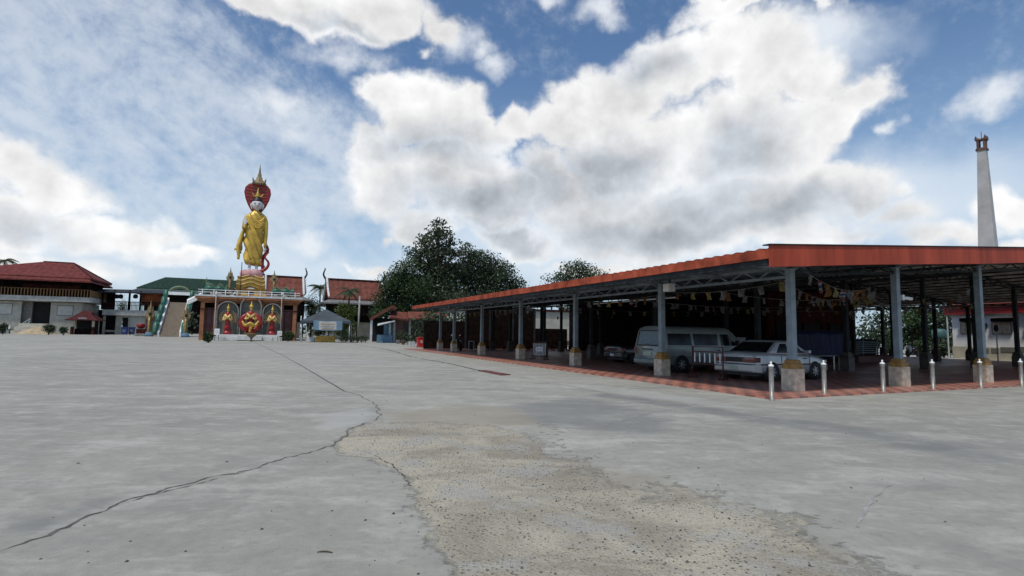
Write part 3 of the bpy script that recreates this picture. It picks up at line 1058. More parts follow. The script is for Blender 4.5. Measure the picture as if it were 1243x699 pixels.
# purlins along the length
u = -1.6
while u < U1:
    hw_ = .03 if u < 11 else .07
    MB().box(u - hw_, u + hw_, V0 + .1, V1 - .15, rz(u) - .19, rz(u) - .085).build('purlin', M['purlin' if u > 11 else 'steel'], pav)  # left purlins take darker steel to imitate shade, right ones a lit pale tone
    u += 1.0 if u < 11 else 1.15


def truss(p0, p1, h, nbay):
    mb = MB()
    p0, p1 = Vector(p0), Vector(p1)
    dn = Vector((0, 0, -h))
    mb.bar(p0, p1, .07, .09)
    mb.bar(p0 + dn, p1 + dn, .06, .08)
    for i in range(nbay):
        a, b = p0.lerp(p1, i / nbay), p0.lerp(p1, (i + 1) / nbay)
        m_ = (a + b) / 2
        mb.bar(a + dn, m_, .035)
        mb.bar(m_, b + dn, .035)
    return mb


rows = {0.0: [0, 4.88, 9.75, 16.0, 21.6, 27.2, 32.8], 5.45: [0, 5.0, 10.6, 16.7, 21.3, 25.6, 30.2, 33.9], 11.6: [0, 4.85, 9.7, 15.3, 20.6, 24.7, 29.6, 33.9],
        17.7: [0, 4.85, 9.7, 25.5, 33.9], 23.9: [0, 4.85, 9.7, 25.5, 33.9], 29.9: [0, 4.85, 9.7, 33.9], 33.6: [0, 4.85, 9.7]}
pl0 = None


def make_column(u, v, h):
    outer = v == 0 or u == 0  # inner columns get darker copies of each material, standing in for shade
    mb = MB()
    mb.box(-.095, .095, -.095, .095, .68, h)
    mb.box(-.15, .15, -.15, .15, h - .012, h + .01)
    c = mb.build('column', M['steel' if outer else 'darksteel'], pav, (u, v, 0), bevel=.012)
    b_ = MB()
    b_.box(-.21, .21, -.21, .21, .03, .64)
    b_.box(-.225, .225, -.225, .225, .602, .615)
    b_.build('plinth', M['plinth' if outer else 'shadestone'], c, bevel=.012)
    k = MB()
    s2 = math.sqrt(2)
    k.lathe([(.205 * s2, .641), (.205 * s2, .67), (.18 * s2, .70), (.175 * s2, .715), (.19 * s2, .75), (.185 * s2, .78), (.15 * s2, .81), (.145 * s2, .825), (.155 * s2, .85), (.13 * s2, .885), (.10 * s2, .90)], (0, 0, 0), 4, smooth=False)
    r_ = k.build('moulding', M['ochre' if outer else 'shadestone'], c, bevel=.008)
    r_.rotation_euler.z = rad(45)
    return c


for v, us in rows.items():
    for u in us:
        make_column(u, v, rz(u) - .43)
for v, us in rows.items():
    for a, b in zip(us, us[1:]):
        if b - a > 9:
            continue
        truss((a, v, rz(a) - .34), (b, v, rz(b) - .34), .26, 4).build('truss', M['darksteel'], pav)  # dark steel imitates the shade on trusses under the roof
for u, k in ((0, 'steel'), (4.88, 'darksteel'), (9.72, 'darksteel'), (33.9, 'darksteel')):
    vl = sorted(v for v, us in rows.items() if any(abs(u - q) < .9 for q in us))
    for a, b in zip(vl, vl[1:]):
        truss((u + .0, a, rz(u) - .36), (u, b, rz(u) - .36), .28 if u < 20 else .10, 5).build('side_truss', M[k], pav)
# outriggers holding the eave
mb = MB()
for v in list(rows) + [2.7, 8.5, 14.6, 20.8, 26.9]:
    mb.bar((0, v, rz(0) - .40), (-2.2, v, rz(-2.2) - .25), .06, .10)
mb.bar((-2.15, V0 + .1, rz(-2.15) - .23), (-2.15, V1 - .2, rz(-2.15) - .23), .08, .12)
mb.bar((-1.1, V0 + .1, rz(-1.1) - .25), (-1.1, V1 - .2, rz(-1.1) - .25), .05, .10)
mb.build('eave_rails', M['steel'], pav)
mb = MB()
for u in rows[0.0]:
    mb.bar((u, 0, rz(u) - .36), (u, V0 + .1, rz(u) - .36), .07, .10)
mb.bar((-2.1, V0 + .2, rz(-2.1) - .24), (RIDGE, V0 + .2, rz(RIDGE) - .24), .06, .12)
mb.build('front_rails', M['steel'], pav)

# white floodlight, tube lamp, camera hung on the pavilion
t = thing('floodlight', 'white square floodlight on the side truss above the van', 'floodlight', pw(-.6, 4.3, 3.2), TH)
MB().box(-.16, .10, -.17, .17, -.14, .14).build('housing', M['pale'], t, bevel=.01)
MB().box(-.175, -.161, -.14, .14, -.11, .11).build('lens', M['white'], t)
MB().bar((0, 0, .14), (0, 0, .3), .04).build('bracket', M['darksteel'], t)
t = thing('tube_lamp', 'long pale unlit tube lamp hung below the side truss', 'lamp', pw(1.4, 9.2, 3.05), TH)
MB().cyl((0, -3.0, 0), (0, 3.0, 0), .03).build('tube', M['white'], t)
mb = MB()
for y in (-2.6, 0, 2.6):
    mb.bar((0, y, .02), (0, y, .55), .02)
mb.build('hanger', M['darksteel'], t)
t = thing('security_camera', 'white security camera bracketed to the second front column', 'camera', pw(4.98, -.02, 2.85), TH)
MB().box(.10, .20, -.08, .08, -.09, .09).build('bracket', M['white'], t, bevel=.01)
mb = MB()
mb.cyl((.18, 0, 0), (.52, -.10, -.03), .055)
mb.build('camera_body', M['white'], t)
for (u_, v_, z_, lab) in ((.12, 17.7, 2.9, 'small round fan on the fourth side column from the corner'), (10.6, 5.2, 2.6, 'small round fan on an inner column behind the sedan')):
    t = thing('wall_fan', lab, 'fan', pw(u_, v_, z_), TH)
    mb = MB()
    for k in range(3):
        mb.tube([(.30 + .0, .24 * math.cos(g) * (k + 1) / 3, .24 * math.sin(g) * (k + 1) / 3) for g in np.linspace(0, 2 * math.pi, 19)], .006, 5)
    mb.build('cage', M['pale'], t)
    mb = MB()
    for k in range(3):
        g = k * 2.09
        mb.sheet([(.28, .03 * math.cos(g), .03 * math.sin(g)), (.27, .2 * math.cos(g - .3), .2 * math.sin(g - .3)), (.29, .2 * math.cos(g + .3), .2 * math.sin(g + .3))], .005)
    mb.build('blade', M['pale'], t)
    MB().bar((.09, 0, 0), (.30, 0, 0), .06).build('arm', M['darksteel'], t)


# ------------------------------------------------------------------ bunting
def bunting(label, p0, p1, n, sag=.25, size=1.0, kinds='wwwwsto'):
    p0, p1 = Vector(p0), Vector(p1)
    mid = (p0 + p1) / 2
    n = max(5, int(n * .6))
    t = thing('flag_string', label, 'bunting', pw(*mid), TH, 'flag strings hung under the pavilion roof')
    d = p1 - p0
    pts = [Vector((-d.x / 2 + d.x * s, -d.y / 2 + d.y * s, -d.z / 2 + d.z * s - sag * 4 * s * (1 - s))) for s in np.linspace(0, 1, 2 * n + 1)]
    MB().tube(pts, .006, 4).build('cord', M['cord'], t)
    al = d.normalized()
    for i in range(n):
        a = pts[2 * i + 1]
        wd, ht = .19 * size * random.uniform(.75, 1.1), .27 * size * random.uniform(.8, 1.15)
        tw = random.uniform(-.7, .7)
        dirx = Vector((al.x * math.cos(tw) - al.y * math.sin(tw), al.x * math.sin(tw) + al.y * math.cos(tw), random.uniform(-.25, .25)))
        wind = Vector((random.uniform(-.2, .2), random.uniform(-.2, .2), -1)).normalized()
        nrm = dirx.cross(wind)
        k = random.choice(kinds)
        vs, fs, ms = [], [], []
        mb = MB()
        nx_, ny_ = 4, 5
        g = [[a + dirx * (wd * (x / nx_ - .5)) + wind * (ht * y / ny_) + nrm * (.05 * math.sin(x * 1.3 + y * 1.1 + i)) for x in range(nx_ + 1)] for y in range(ny_ + 1)]
        if k == 't':
            mats = [M['flagred'], M['flagwhite'], M['flagblue']]
            row = [0, 1, 2, 1, 0]
        elif k == 'o':
            mats = [M['flagorange'], M['flagred']]
            row = [0] * 5
        elif k == 's':
            mats = [M['flagyellow']]
            row = [0] * 5
        else:
            mats = [M['flagpale']]
            row = [0] * 5
        for y in range(ny_):
            for x in range(nx_):
                mi = row[y]
                if k == 'o' and y in (2,) and x in (1, 2):
                    mi = 1
                mb.add([g[y][x], g[y][x + 1], g[y + 1][x + 1], g[y + 1][x]], [(0, 1, 2, 3)], mi, True)
        mb.build('flag', mats, t)
    return t


bunting('string of saffron and striped flags nearest the front fascia beside the corner column', (.3, -.3, 3.35), (5.0, .8, 3.25), 16, .30, 1.25, 'osotws')
bunting('flag string crossing the second front bay towards the security camera', (5.2, .8, 3.2), (10.5, 5.2, 3.45), 14, .35, 1.1, 'swts')
bunting('flag string at the far right front bay before the white building', (10.8, 4.8, 3.3), (21.0, 5.2, 3.5), 17, .35)
bunting('flag string in the third front bay beside the tilted right column', (9.9, .2, 3.5), (16.0, 5.2, 3.6), 12, .4)
bunting('flag string hung along the side eave from the corner column past the floodlight', (.35, .2, 3.18), (.35, 5.3, 3.15), 12, .15)
bunting('flag string along the side eave over the silver van', (.4, 5.7, 3.12), (.4, 11.5, 3.10), 13, .12)
bunting('flag string along the side eave over the dark car', (.4, 11.9, 3.1), (.4, 17.6, 3.1), 12, .12)
bunting('flag string along the side eave over the white barred sign', (.4, 18, 3.1), (.4, 23.8, 3.1), 12, .12)
bunting('flag string along the side eave over the parked scooter', (.4, 24.2, 3.1), (.4, 29.8, 3.1), 11, .12)
bunting('flag string crossing above the rear of the silver sedan', (.5, 3.2, 3.05), (9.6, 3.4, 3.35), 18, .28)
bunting('flag string crossing above the roof of the silver van', (.5, 8.2, 3.05), (14.5, 8.4, 3.3), 24, .25)
bunting('flag string crossing in front of the reddish hall wall', (4.9, 10.8, 3.15), (21, 10.8, 3.3), 22, .2)
bunting('deep flag string crossing behind the dark car', (.5, 14.6, 3.0), (13.6, 14.6, 3.2), 20, .2)
bunting('farthest flag string crossing above the red brown benches', (.5, 27, 3.0), (13.6, 27, 3.2), 18, .2)
bunting('flag string from the corner column across to the inner column by the bench', (.3, .5, 3.2), (10.4, 5.3, 3.35), 20, .3)

# ------------------------------------------------------------------ hall and walls under the roof
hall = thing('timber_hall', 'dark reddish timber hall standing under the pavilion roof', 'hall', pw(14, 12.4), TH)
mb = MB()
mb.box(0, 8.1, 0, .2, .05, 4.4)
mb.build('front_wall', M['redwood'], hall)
MB().box(-.02, .2, .21, 23.4, .05, 4.4).build('side_wall', M['darkwood'], hall)  # long dark side added to block daylight from behind the deep interior
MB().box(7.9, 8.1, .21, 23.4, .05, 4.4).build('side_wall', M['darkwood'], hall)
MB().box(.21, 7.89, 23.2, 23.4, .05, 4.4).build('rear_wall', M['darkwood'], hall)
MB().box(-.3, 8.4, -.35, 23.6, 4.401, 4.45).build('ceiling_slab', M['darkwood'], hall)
for (a, b, z0, z1) in ((.6, 2.2, .9, 2.5), (3.0, 4.6, .05, 2.4), (5.4, 6.6, .9, 2.4)):
    f_ = MB()
    f_.box(a, b, -.05, -.004, z0, z1)
    f_ = f_.build('window' if z0 > .5 else 'door', M['black'], hall)
    for (xa_, xb_) in ((a - .08, a - .002), (b + .002, b + .08)):
        MB().box(xa_, xb_, -.07, -.005, z0, z1 + .08).build('frame_side', M['darkwood'], f_)
MB().cyl((7.6, -.12, .3), (7.6, -.12, 3.3), .06).build('downpipe', M['whitewall'], hall)
t = thing('red_step', 'low dark red tiled step against the hall corner', 'step', pw(20.4, 11.2), TH)
MB().box(0, 4.2, 0, 1.0, .03, .42).build('block', M['maroon'], t)
MB().box(-.04, 4.24, -.04, 1.02, .421, .47).build('tread', M['redwood'], t)
t = thing('slatted_railing', 'grey slatted railing above the dark red step', 'railing', pw(20.6, 11.9), TH)
mb = MB()
for k in range(6):
    mb.box(0, 3.0, 0, .03, .58 + k * .14, .64 + k * .14)
mb.build('slats', M['steel'], t)
MB().box(.05, 2.95, .10, .13, .48, 1.5).build('back_panel', M['black'], t)  # dark sheet added so no bright ground shows between the slats
for x in (0, 1.5, 3.0):
    MB().box(x - .04, x + .04, .031, .09, .47, 1.46).build('post', M['steel'], t)
tw = thing('light_block_wall', 'dark wall added to black out the far end of the pavilion', 'wall', pw(3.2, 36.2), TH)  # added wall, keeps the open far end black
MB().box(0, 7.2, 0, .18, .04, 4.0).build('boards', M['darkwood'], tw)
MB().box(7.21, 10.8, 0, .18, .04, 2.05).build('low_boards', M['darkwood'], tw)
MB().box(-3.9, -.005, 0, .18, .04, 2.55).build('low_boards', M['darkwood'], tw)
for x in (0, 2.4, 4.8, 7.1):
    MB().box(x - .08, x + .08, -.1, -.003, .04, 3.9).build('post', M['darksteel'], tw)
t = thing('plastered_house', 'pale plastered upper wall seen through the pavilion above its far end', 'house', pw(10, 48), TH)
MB().box(-3, 14, 0, 6, 0, 4.3).build('wall', M['whitewall'], t)
mb = MB()
mb.prism([(-3.2, 4.31), (14.2, 4.31), (14.0, 4.55), (-3.0, 4.55)], -.2, 6.2)
mb.build('roof', M['roofmar'], t)
MB().box(-2.9, 13.9, -.03, -.004, 3.55, 3.62).build('moulding', M['greyarch'], t)

for i, (u, v, lab) in enumerate(((2.6, 33.0, 'red brown long bench left of the deep row'), (6.3, 32.4, 'red brown long bench in the middle of the deep row'), (10.0, 31.8, 'red brown long bench right of the deep row'))):
    t = thing('long_bench', lab, 'bench', pw(u, v), TH, 'benches in the deep row of the pavilion')
    MB().box(0, 3.3, 0, .5, .40, .46).build('seat', M['benchred'], t)
    mb = MB()
    for k in range(4):
        mb.box(0, 3.3, .46, .50, .52 + k * .1, .60 + k * .1)
    mb.build('backrest', M['benchred'], t)
    for x in (.1, 1.65, 3.2):
        for y in (.05, .42):
            MB().box(x - .04, x + .04, y, y + .06, .045, .40).build('leg', M['darkwood'], t)
        MB().box(x - .04, x + .04, .502, .54, .3, .92).build('back_post', M['darkwood'], t)

# blue tarp, table, cabinet
mb = MB()
vs, fs = [], []
n1, n2 = 30, 6
for j in range(n2 + 1):
    for i in range(n1 + 1):
        vs.append((i / n1 * 4.6, .08 * math.sin(i * 1.1 + j * .3) + .05 * math.sin(i * .37), .35 + 1.55 * j / n2 + .03 * math.sin(i * .5)))
for j in range(n2):
    for i in range(n1):
        a = j * (n1 + 1) + i
        fs.append((a, a + 1, a + n1 + 2, a + n1 + 1))
mb.add(vs, fs, 0, True)
o = mb.build('tarpaulin', M['tarpblue'], None, pw(12.6, 9.9), rotz=TH)
so = o.modifiers.new('thick', 'SOLIDIFY')
so.thickness = .01
tag(o, 'dark blue tarpaulin hung behind the long grey table', 'tarpaulin')
mb = MB()
mb.bar((12.5, 9.9, 1.92), (17.3, 9.9, 1.92), .04)
for x in (12.5, 17.3):
    mb.bar((x, 9.9, .045), (x, 9.9, 1.94), .05)
o = mb.build('tarpaulin_stand', M['darksteel'], None, C0, rotz=TH)
tag(o, 'dark steel stand carrying the blue tarpaulin', 'stand')
p1 = pw(11.3, 5.95)
t = thing('long_table', 'long grey folding table beyond the bonnet of the silver sedan', 'table', pw(8.1, 5.4), TH + rad(8))
MB().box(0, 3.4, 0, .75, .70, .74).build('tabletop', M['tabletop'], t, bevel=.008)
for x in (.12, 3.28):
    for y in (.08, .67):
        MB().bar((x, y, .045), (x, y, .70), .045).build('leg', M['chrome'], t)
MB().bar((.12, .67, .28), (3.28, .67, .28), .03).build('stretcher', M['darksteel'], t)
MB().box(2.9, 3.12, .12, .30, .05, .66).build('box_leg', M['plinth'], t)
t = thing('metal_cabinet', 'plain grey metal cabinet behind the silver sedan roof', 'cabinet', pw(7.3, 9.0), TH)
MB().box(0, .95, 0, .6, .06, 1.45).build('body', M['machine'], t, bevel=.01)
MB().box(-.02, .97, -.02, .62, 1.451, 1.49).build('top', M['machine'], t)
MB().box(.44, .47, -.012, -.003, .2, 1.4).build('door_gap', M['trimblack'], t)

# ------------------------------------------------------------------ bollards
bl = ['steel bollard at the near corner of the tiled floor', 'steel bollard between the corner column and the second front column',
      'steel bollard just left of the second front column', 'steel bollard midway between second and third front columns',
      'steel bollard just left of the third front column', 'steel bollard last on the right at the frame edge']


def make_bollard(loc, lab):
    t = thing('bollard', lab, 'bollard', loc, TH, 'stainless bollards along the front of the pavilion')
    MB().lathe([(.075, 0), (.075, .012), (.055, .014), (.055, .74), (.057, .745), (.057, .78), (.052, .80)], n=20).build('post', M['bollard'], t)
    MB().lathe([(.064, .801), (.066, .82), (.05, .845), (.022, .86), (.018, .872), (.026, .89), (.022, .912), (.004, .925)], n=20).build('cap', M['white'], t)
    return t


b0 = make_bollard(ground(937, 485.7), bl[0])
for (x, y), lab in zip(((1001, 480), (1072.5, 477), (1133, 474), (1191, 471.5), (1240.5, 469.3)), bl[1:]):
    dup(b0, ground(x, y), label=lab)

# ------------------------------------------------------------------ vehicles
def loft(mb, rings, mi=0, smooth=True):
    n = len(rings[0])
    vs = [p for r in rings for p in r]
    fs = []
    for i in range(len(rings) - 1):
        for k in range(n):
            k2 = (k + 1) % n
            fs.append((i * n + k, i * n + k2, (i + 1) * n + k2, (i + 1) * n + k))
    fs.append(tuple(range(n - 1, -1, -1)))
    fs.append(tuple((len(rings) - 1) * n + k for k in range(n)))
    return mb.add(vs, fs, mi, smooth)


def mirror_ring(x, half, sc=1.0, dz=0.0):
    r = [(x(z) if callable(x) else x, -y * sc, z + dz) for y, z in half]
    l = [(x(z) if callable(x) else x, y * sc, z + dz) for y, z in reversed(half) if y > 1e-6]
    return r + l


def pane(corners, s0, s1, t0, t1, off=.006, th=.014, sk=0.0):
    """thick glass panel set on a four cornered surface (b0, b1, top1, top0)"""
    b0, b1, u1, u0 = [Vector(c) for c in corners]

    def P(s, t):
        return b0.lerp(b1, s).lerp(u0.lerp(u1, s), t)
    n = (b1 - b0).cross(u0 - b0).normalized()
    q = [P(s0, t0), P(s1, t0), P(s1 - sk, t1), P(s0 + sk, t1)]
    return MB().sheet([p + n * off for p in q], th)


def wheel(car, x, y, r, w, side):
    rr = [(r * .62, -w / 2 + .02), (r * .93, -w / 2), (r, -w / 2 + .03), (r, w / 2 - .03), (r * .93, w / 2), (r * .62, w / 2 - .02)]
    t = MB().lathe(rr, n=28).build('wheel', M['tyre'], car, (x, y, r), rot=(rad(90), 0, 0))
    mb = MB()
    d = -side                      # outward direction in the wheel's own axis
    mb.lathe([(r * .63, d * (w / 2 - .035) if d > 0 else -(w / 2 - .035) - .0), (r * .63, d * (w / 2 - .012))][::1 if d > 0 else -1], n=28)
    for k in range(7):
        g = k * 2 * math.pi / 7
        mb.bar((r * .12 * math.cos(g), r * .12 * math.sin(g), d * (w / 2 - .008)), (r * .58 * math.cos(g), r * .58 * math.sin(g), d * (w / 2 - .012)), .045, .018)
    mb.lathe([(r * .16, d * (w / 2 - .02)), (r * .14, d * (w / 2 + .004))][::1 if d > 0 else -1], n=14)
    mb.build('rim', [M['rim']], t)
    return t


def arches(car, xs, r, hw, mat_='trimblack'):
    for x in xs:
        for s in (-1, 1):
            mb = MB()
            mb.cyl((x, s * (hw - .25), r * .96), (x, s * hw, r * .96), r * 1.17, n=30)
            mb.build('wheel_arch', M[mat_], car)


def sedan(lab, loc, rot, paint, lamp, wheels='rim'):
    t = thing('parked_sedan', lab, 'car', loc, rot)
    st = [(-.0, .70, .36, .84), (.03, .78, .32, .915), (.22, .825, .27, .955), (.80, .845, .22, .965), (1.6, .848, .20, .935), (2.6, .848, .20, .905), (3.1, .842, .20, .895),
          (3.6, .83, .22, .835), (3.98, .805, .25, .755), (4.16, .75, .30, .69), (4.25, .64, .36, .61)]
    rings = []
    for x, hw, zb, zt in st:
        half = [(0, zb - .01), (hw * .88, zb), (hw * .985, zb + .10), (hw, .52), (hw * .985, zt - .13), (hw * .93, zt - .035), (hw * .80, zt), (0, zt + .022)]
        rings.append(mirror_ring(x, half))
    mb = loft(MB(), rings)
    mb.build('body', M[paint], t)
    b0, b1, m0, m1, u0, u1 = (.60, .80, .90), (3.16, .79, .885), (1.30, .665, 1.28), (2.46, .665, 1.28), (1.48, .58, 1.36), (2.30, .58, 1.36)

    def ring(r, f):
        return [(r[0], -r[1], r[2]), (f[0], -f[1], f[2]), (f[0], f[1], f[2]), (r[0], r[1], r[2])]
    mb = loft(MB(), [ring(b0, b1), ring(m0, m1), ring(u0, u1)], 0, False)
    cab = mb.build('cabin', M[paint], t, bevel=.06)
    R = ((b0[0], -b0[1], b0[2]), (b1[0], -b1[1], b1[2]), (m1[0], -m1[1], m1[2]), (m0[0], -m0[1], m0[2]))
    Lf = ((b1[0], b1[1], b1[2]), (b0[0], b0[1], b0[2]), (m0[0], m0[1], m0[2]), (m1[0], m1[1], m1[2]))
    pane(R, .20, .49, .12, .92, sk=.012).build('side_window', M['glass'], cab)
    pane(R, .51, .86, .12, .92, sk=.012).build('side_window', M['glass'], cab)
    pane(Lf, .14, .505, .12, .92, sk=.012).build('side_window', M['glass'], cab)
    pane(Lf, .53, .855, .12, .92, sk=.012).build('side_window', M['glass'], cab)
    Bk = ((b0[0], b0[1], b0[2]), (b0[0], -b0[1], b0[2]), (m0[0], -m0[1], m0[2]), (m0[0], m0[1], m0[2]))
    Ft = ((b1[0], -b1[1], b1[2]), (b1[0], b1[1], b1[2]), (m1[0], m1[1], m1[2]), (m1[0], -m1[1], m1[2]))
    pane(Bk, .035, .965, .12, 1.02, sk=.02).build('rear_window', M['glass'], cab)
    pane(Ft, .07, .93, .08, .97, sk=.03).build('windscreen', M['glass'], cab)
    # rear
    mb = MB()
    loft(mb, [[(-.075, -.70, .33), (-.075, .70, .33), (-.075, .70, .55), (-.075, -.70, .55)], [(-.03, -.80, .30), (-.03, .80, .30), (-.03, .80, .585), (-.03, -.80, .585)], [(.30, -.845, .28), (.30, .845, .28), (.30, .845, .585), (.30, -.845, .585)]], 0, False)
    mb.build('rear_bumper', M[paint], t, bevel=.03)
    mb = MB().box(-.088, -.02, -.81, .81, .555, .575)
    for s in (-1, 1):
        mb.bar((.25, s * .848, .56), (4.0, s * .85 if False else s * .848, .535), .02, .045)
    mb.build('bumper_strip', M['trimblack'], t)
    for s in (-1, 1):
        mb = MB()
        y0, y1 = sorted((s * .30, s * .79))
        mb.box(-.018, .05, y0, y1, .62, .795)
        y0, y1 = sorted((s * .70, s * .832))
        mb.box(-.002, .24, y0, y1, .632, .79)
        tl = mb.build('tail_light', M['taillight'], t, bevel=.012)
        y0, y1 = sorted((s * .42, s * .77))
        MB().box(-.026, -.0185, y0, y1, .725, .785).build('reverse_lens', M['lenspink'], tl)
    MB().box(-.014, .05, -.295, .295, .63, .79).build('garnish', M['trimblack'], t)
    MB().box(-.092, -.0755, -.17, .17, .37, .49).build('number_plate', M['plategreen' if paint == 'silver' else 'plate'], t)
    MB().box(-.004, .02, -.60, .60, .835, .845).build('boot_gap', M['trimblack'], t)
    mb = MB()
    loft(mb, [[(4.31, -.60, .32), (4.31, .60, .32), (4.31, .60, .52), (4.31, -.60, .52)], [(4.24, -.76, .28), (4.24, .76, .28), (4.24, .76, .56), (4.24, -.76, .56)], [(3.9, -.835, .28), (3.9, .835, .28), (3.9, .835, .56), (3.9, -.835, .56)]][::-1], 0, False)
    mb.build('front_bumper', M[paint], t, bevel=.03)
    for s in (-1, 1):
        y0, y1 = sorted((s * .40, s * .74))
        MB().box(4.10, 4.235, y0, y1, .575, .675).build('headlight', M['lenswhite'], t, bevel=.01)
        y0, y1 = sorted((s * .80, s * .99))
        MB().box(2.72, 2.86, y0, y1, .92, 1.04).build('mirror', M[paint], t, bevel=.02)
        for x in (1.62, 2.02 + .62):
            MB().box(x, x + .18, s * .853 - .012, s * .853 + .012, .735, .765).build('door_handle', M['trimblack'], t)
        mb = MB()
        for x in (1.35, 2.05, 2.98):
            mb.box(x, x + .010, s * .846 - .006, s * .846 + .006, .30, .84)
        mb.build('door_gap', M['trimblack'], t)
    arches(t, (.86, 3.32), .30, .851)
    for x in (.86, 3.32):
        for s in (-1, 1):
            wheel(t, x, s * .765, .295, .18, s)
    MB().box(.1, 4.1, -.7, .7, .19, .33).build('underbody', M['trimblack'], t)
    return t


def place(Rx, Ry, ang, half):
    """rear right corner on the ground -> middle of the rear edge"""
    return (Rx - half * math.sin(ang) * 1.0, Ry + half * math.cos(ang), .045)


a = rad(30.5)
sedan('silver four door sedan parked behind the corner column', place(8.0, 17.5, a, .85), a, 'silver', 'lenswhite')
a = rad(25)
sedan('dark four door car deep in the pavilion left of the silver van', place(5.75, 27.6, a, .85), a, 'darkcar', 'taillight')


def van(lab, loc, rot):
    t = thing('parked_van', lab, 'van', loc, rot)
    half = [(0, .30), (.78, .30), (.835, .46), (.85, .80), (.845, 1.02), (.745, 1.60), (.69, 1.72), (.56, 1.805), (.30, 1.85), (0, 1.86)]
    L = 4.62

    def rear(x):
        return lambda z: x + (.13 * (z - 1.0) / .85 if z > 1 else 0) + (.05 if z > 1.78 else 0)

    def fr(x, k):
        return lambda z: x - k * (max(z - .95, 0) / .9) ** 1.05 * .95
    rings = [mirror_ring(rear(0), half, .955), mirror_ring(rear(.05), half, .985), mirror_ring(rear(.35), half), mirror_ring(1.6, half), mirror_ring(2.9, half),
             mirror_ring(fr(3.75, .35), half), mirror_ring(fr(4.40, .80), half, .975), mirror_ring(fr(L, .92), half, .90)]
    mb = loft(MB(), rings)
    body = mb.build('body', M['vanpaint'], t)
    mb = MB()
    for s in (-1, 1):
        mb.sheet([(.12, s * .858, .44), (4.3, s * .858, .44), (4.3, s * .858, .66), (.12, s * .858, .66)][::1 if s < 0 else -1], .02)
    mb.build('lower_band', M['vanlow'], t)

    def sidep(x0, x1, z0=1.09, z1=1.56, s=-1, sl0=0., sl1=0.):
        y = lambda z: .845 - (z - 1.02) / .58 * .10 + .003
        q = [(x0, s * y(z0), z0), (x1, s * y(z0), z0), (x1 - sl1, s * y(z1), z1), (x0 + sl0, s * y(z1), z1)]
        if s > 0:
            q = q[::-1]
        return MB().sheet(q, .012)
    for s in (-1, 1):
        sidep(.34, 1.58, s=s, sl0=.05, sl1=.03).build('side_window', M['glass'], t)
        sidep(1.70, 2.98, s=s, sl0=-.03).build('side_window', M['glass'], t)
        sidep(3.14, 4.02, s=s, sl1=.42).build('door_window', M['glass'], t)
        MB().bar((.3, s * .853, 1.045), (4.1, s * .853, 1.03), .012, .02).build('belt_moulding', M['vanlow'], t)
        mb = MB()
        for x in (1.63, 3.06):
            mb.bar((x, s * .852, .5), (x, s * .85, 1.04), .012, .012)
        mb.build('door_gap', M['trimblack'], t)
        y0, y1 = sorted((s * .68, s * .845))
        MB().box(-.022, .10, y0, y1, .72, 1.0).build('tail_light', M['taillight'], t, bevel=.012)
        y0, y1 = sorted((s * .84, s * 1.0))
        MB().box(3.92, 4.02, y0, y1, 1.10, 1.30).build('mirror', M['trimblack'], t, bevel=.015)
        MB().box(2.92, 3.04, s * .855 - .012, s * .855 + .012, .88, .92).build('door_handle', M['trimblack'], t)
    xr = lambda z: .13 * (z - 1.0) / .85 - .004
    g_ = MB().sheet([(xr(1.10), .66, 1.10), (xr(1.10), -.66, 1.10), (xr(1.64), -.585, 1.64), (xr(1.64), .585, 1.64)], .014).build('rear_window', M['rearglass'], t)
    mb = MB()
    mb.bar((xr(1.07) - .006, .69, 1.075), (xr(1.07) - .006, -.69, 1.075), .02, .04)
    mb.bar((xr(1.66) - .006, .60, 1.665), (xr(1.66) - .006, -.60, 1.665), .02, .035)
    for s in (-1, 1):
        mb.bar((xr(1.08) - .006, s * .68, 1.08), (xr(1.66) - .006, s * .60, 1.66), .035, .02)
    mb.build('seal', M['trimblack'], g_)
    MB().bar((-.012, .1, 1.12), (.06, -.35, 1.13), .018, .018).build('wiper', M['trimblack'], t)
    MB().box(-.03, .0, -.30, .30, .90, .945).build('tailgate_handle', M['trimblack'], t, bevel=.008)
    MB().box(-.022, .0, -.26, .26, .66, .80).build('number_plate', M['plategreen'], t)
    MB().box(-.008, .02, -.64, .64, .862, .868).build('tailgate_gap', M['trimblack'], t)
    mb = MB()
    loft(mb, [[(-.10, -.74, .36), (-.10, .74, .36), (-.10, .74, .52), (-.10, -.74, .52)], [(-.05, -.83, .33), (-.05, .83, .33), (-.05, .83, .545), (-.05, -.83, .545)], [(.16, -.855, .33), (.16, .855, .33), (.16, .855, .545), (.16, -.855, .545)]], 0, False)
    mb.build('rear_bumper', M['vanlow'], t, bevel=.025)
    F_ = [(fr(L, .92)(1.02) + .002, -.72, 1.02), (fr(L, .92)(1.02) + .002, .72, 1.02), (fr(L, .92)(1.62) + .002, .62, 1.62), (fr(L, .92)(1.62) + .002, -.62, 1.62)]
    MB().sheet(F_, .012).build('windscreen', M['glass'], t)
    mb = MB().box(L - .12, L + .07, -.80, .80, .34, .58)
    mb.build('front_bumper', M['vanlow'], t, bevel=.03)
    arches(t, (1.02, 3.5), .33, .860)
    for x in (1.02, 3.5):
        for s in (-1, 1):
            wheel(t, x, s * .775, .325, .19, s)
    MB().box(.15, 4.4, -.7, .7, .22, .34).build('underbody', M['trimblack'], t)
    return t


a = rad(24.5)
van('pale teal high sided van parked behind the second side column', place(5.88, 21.0, a, .85), a)


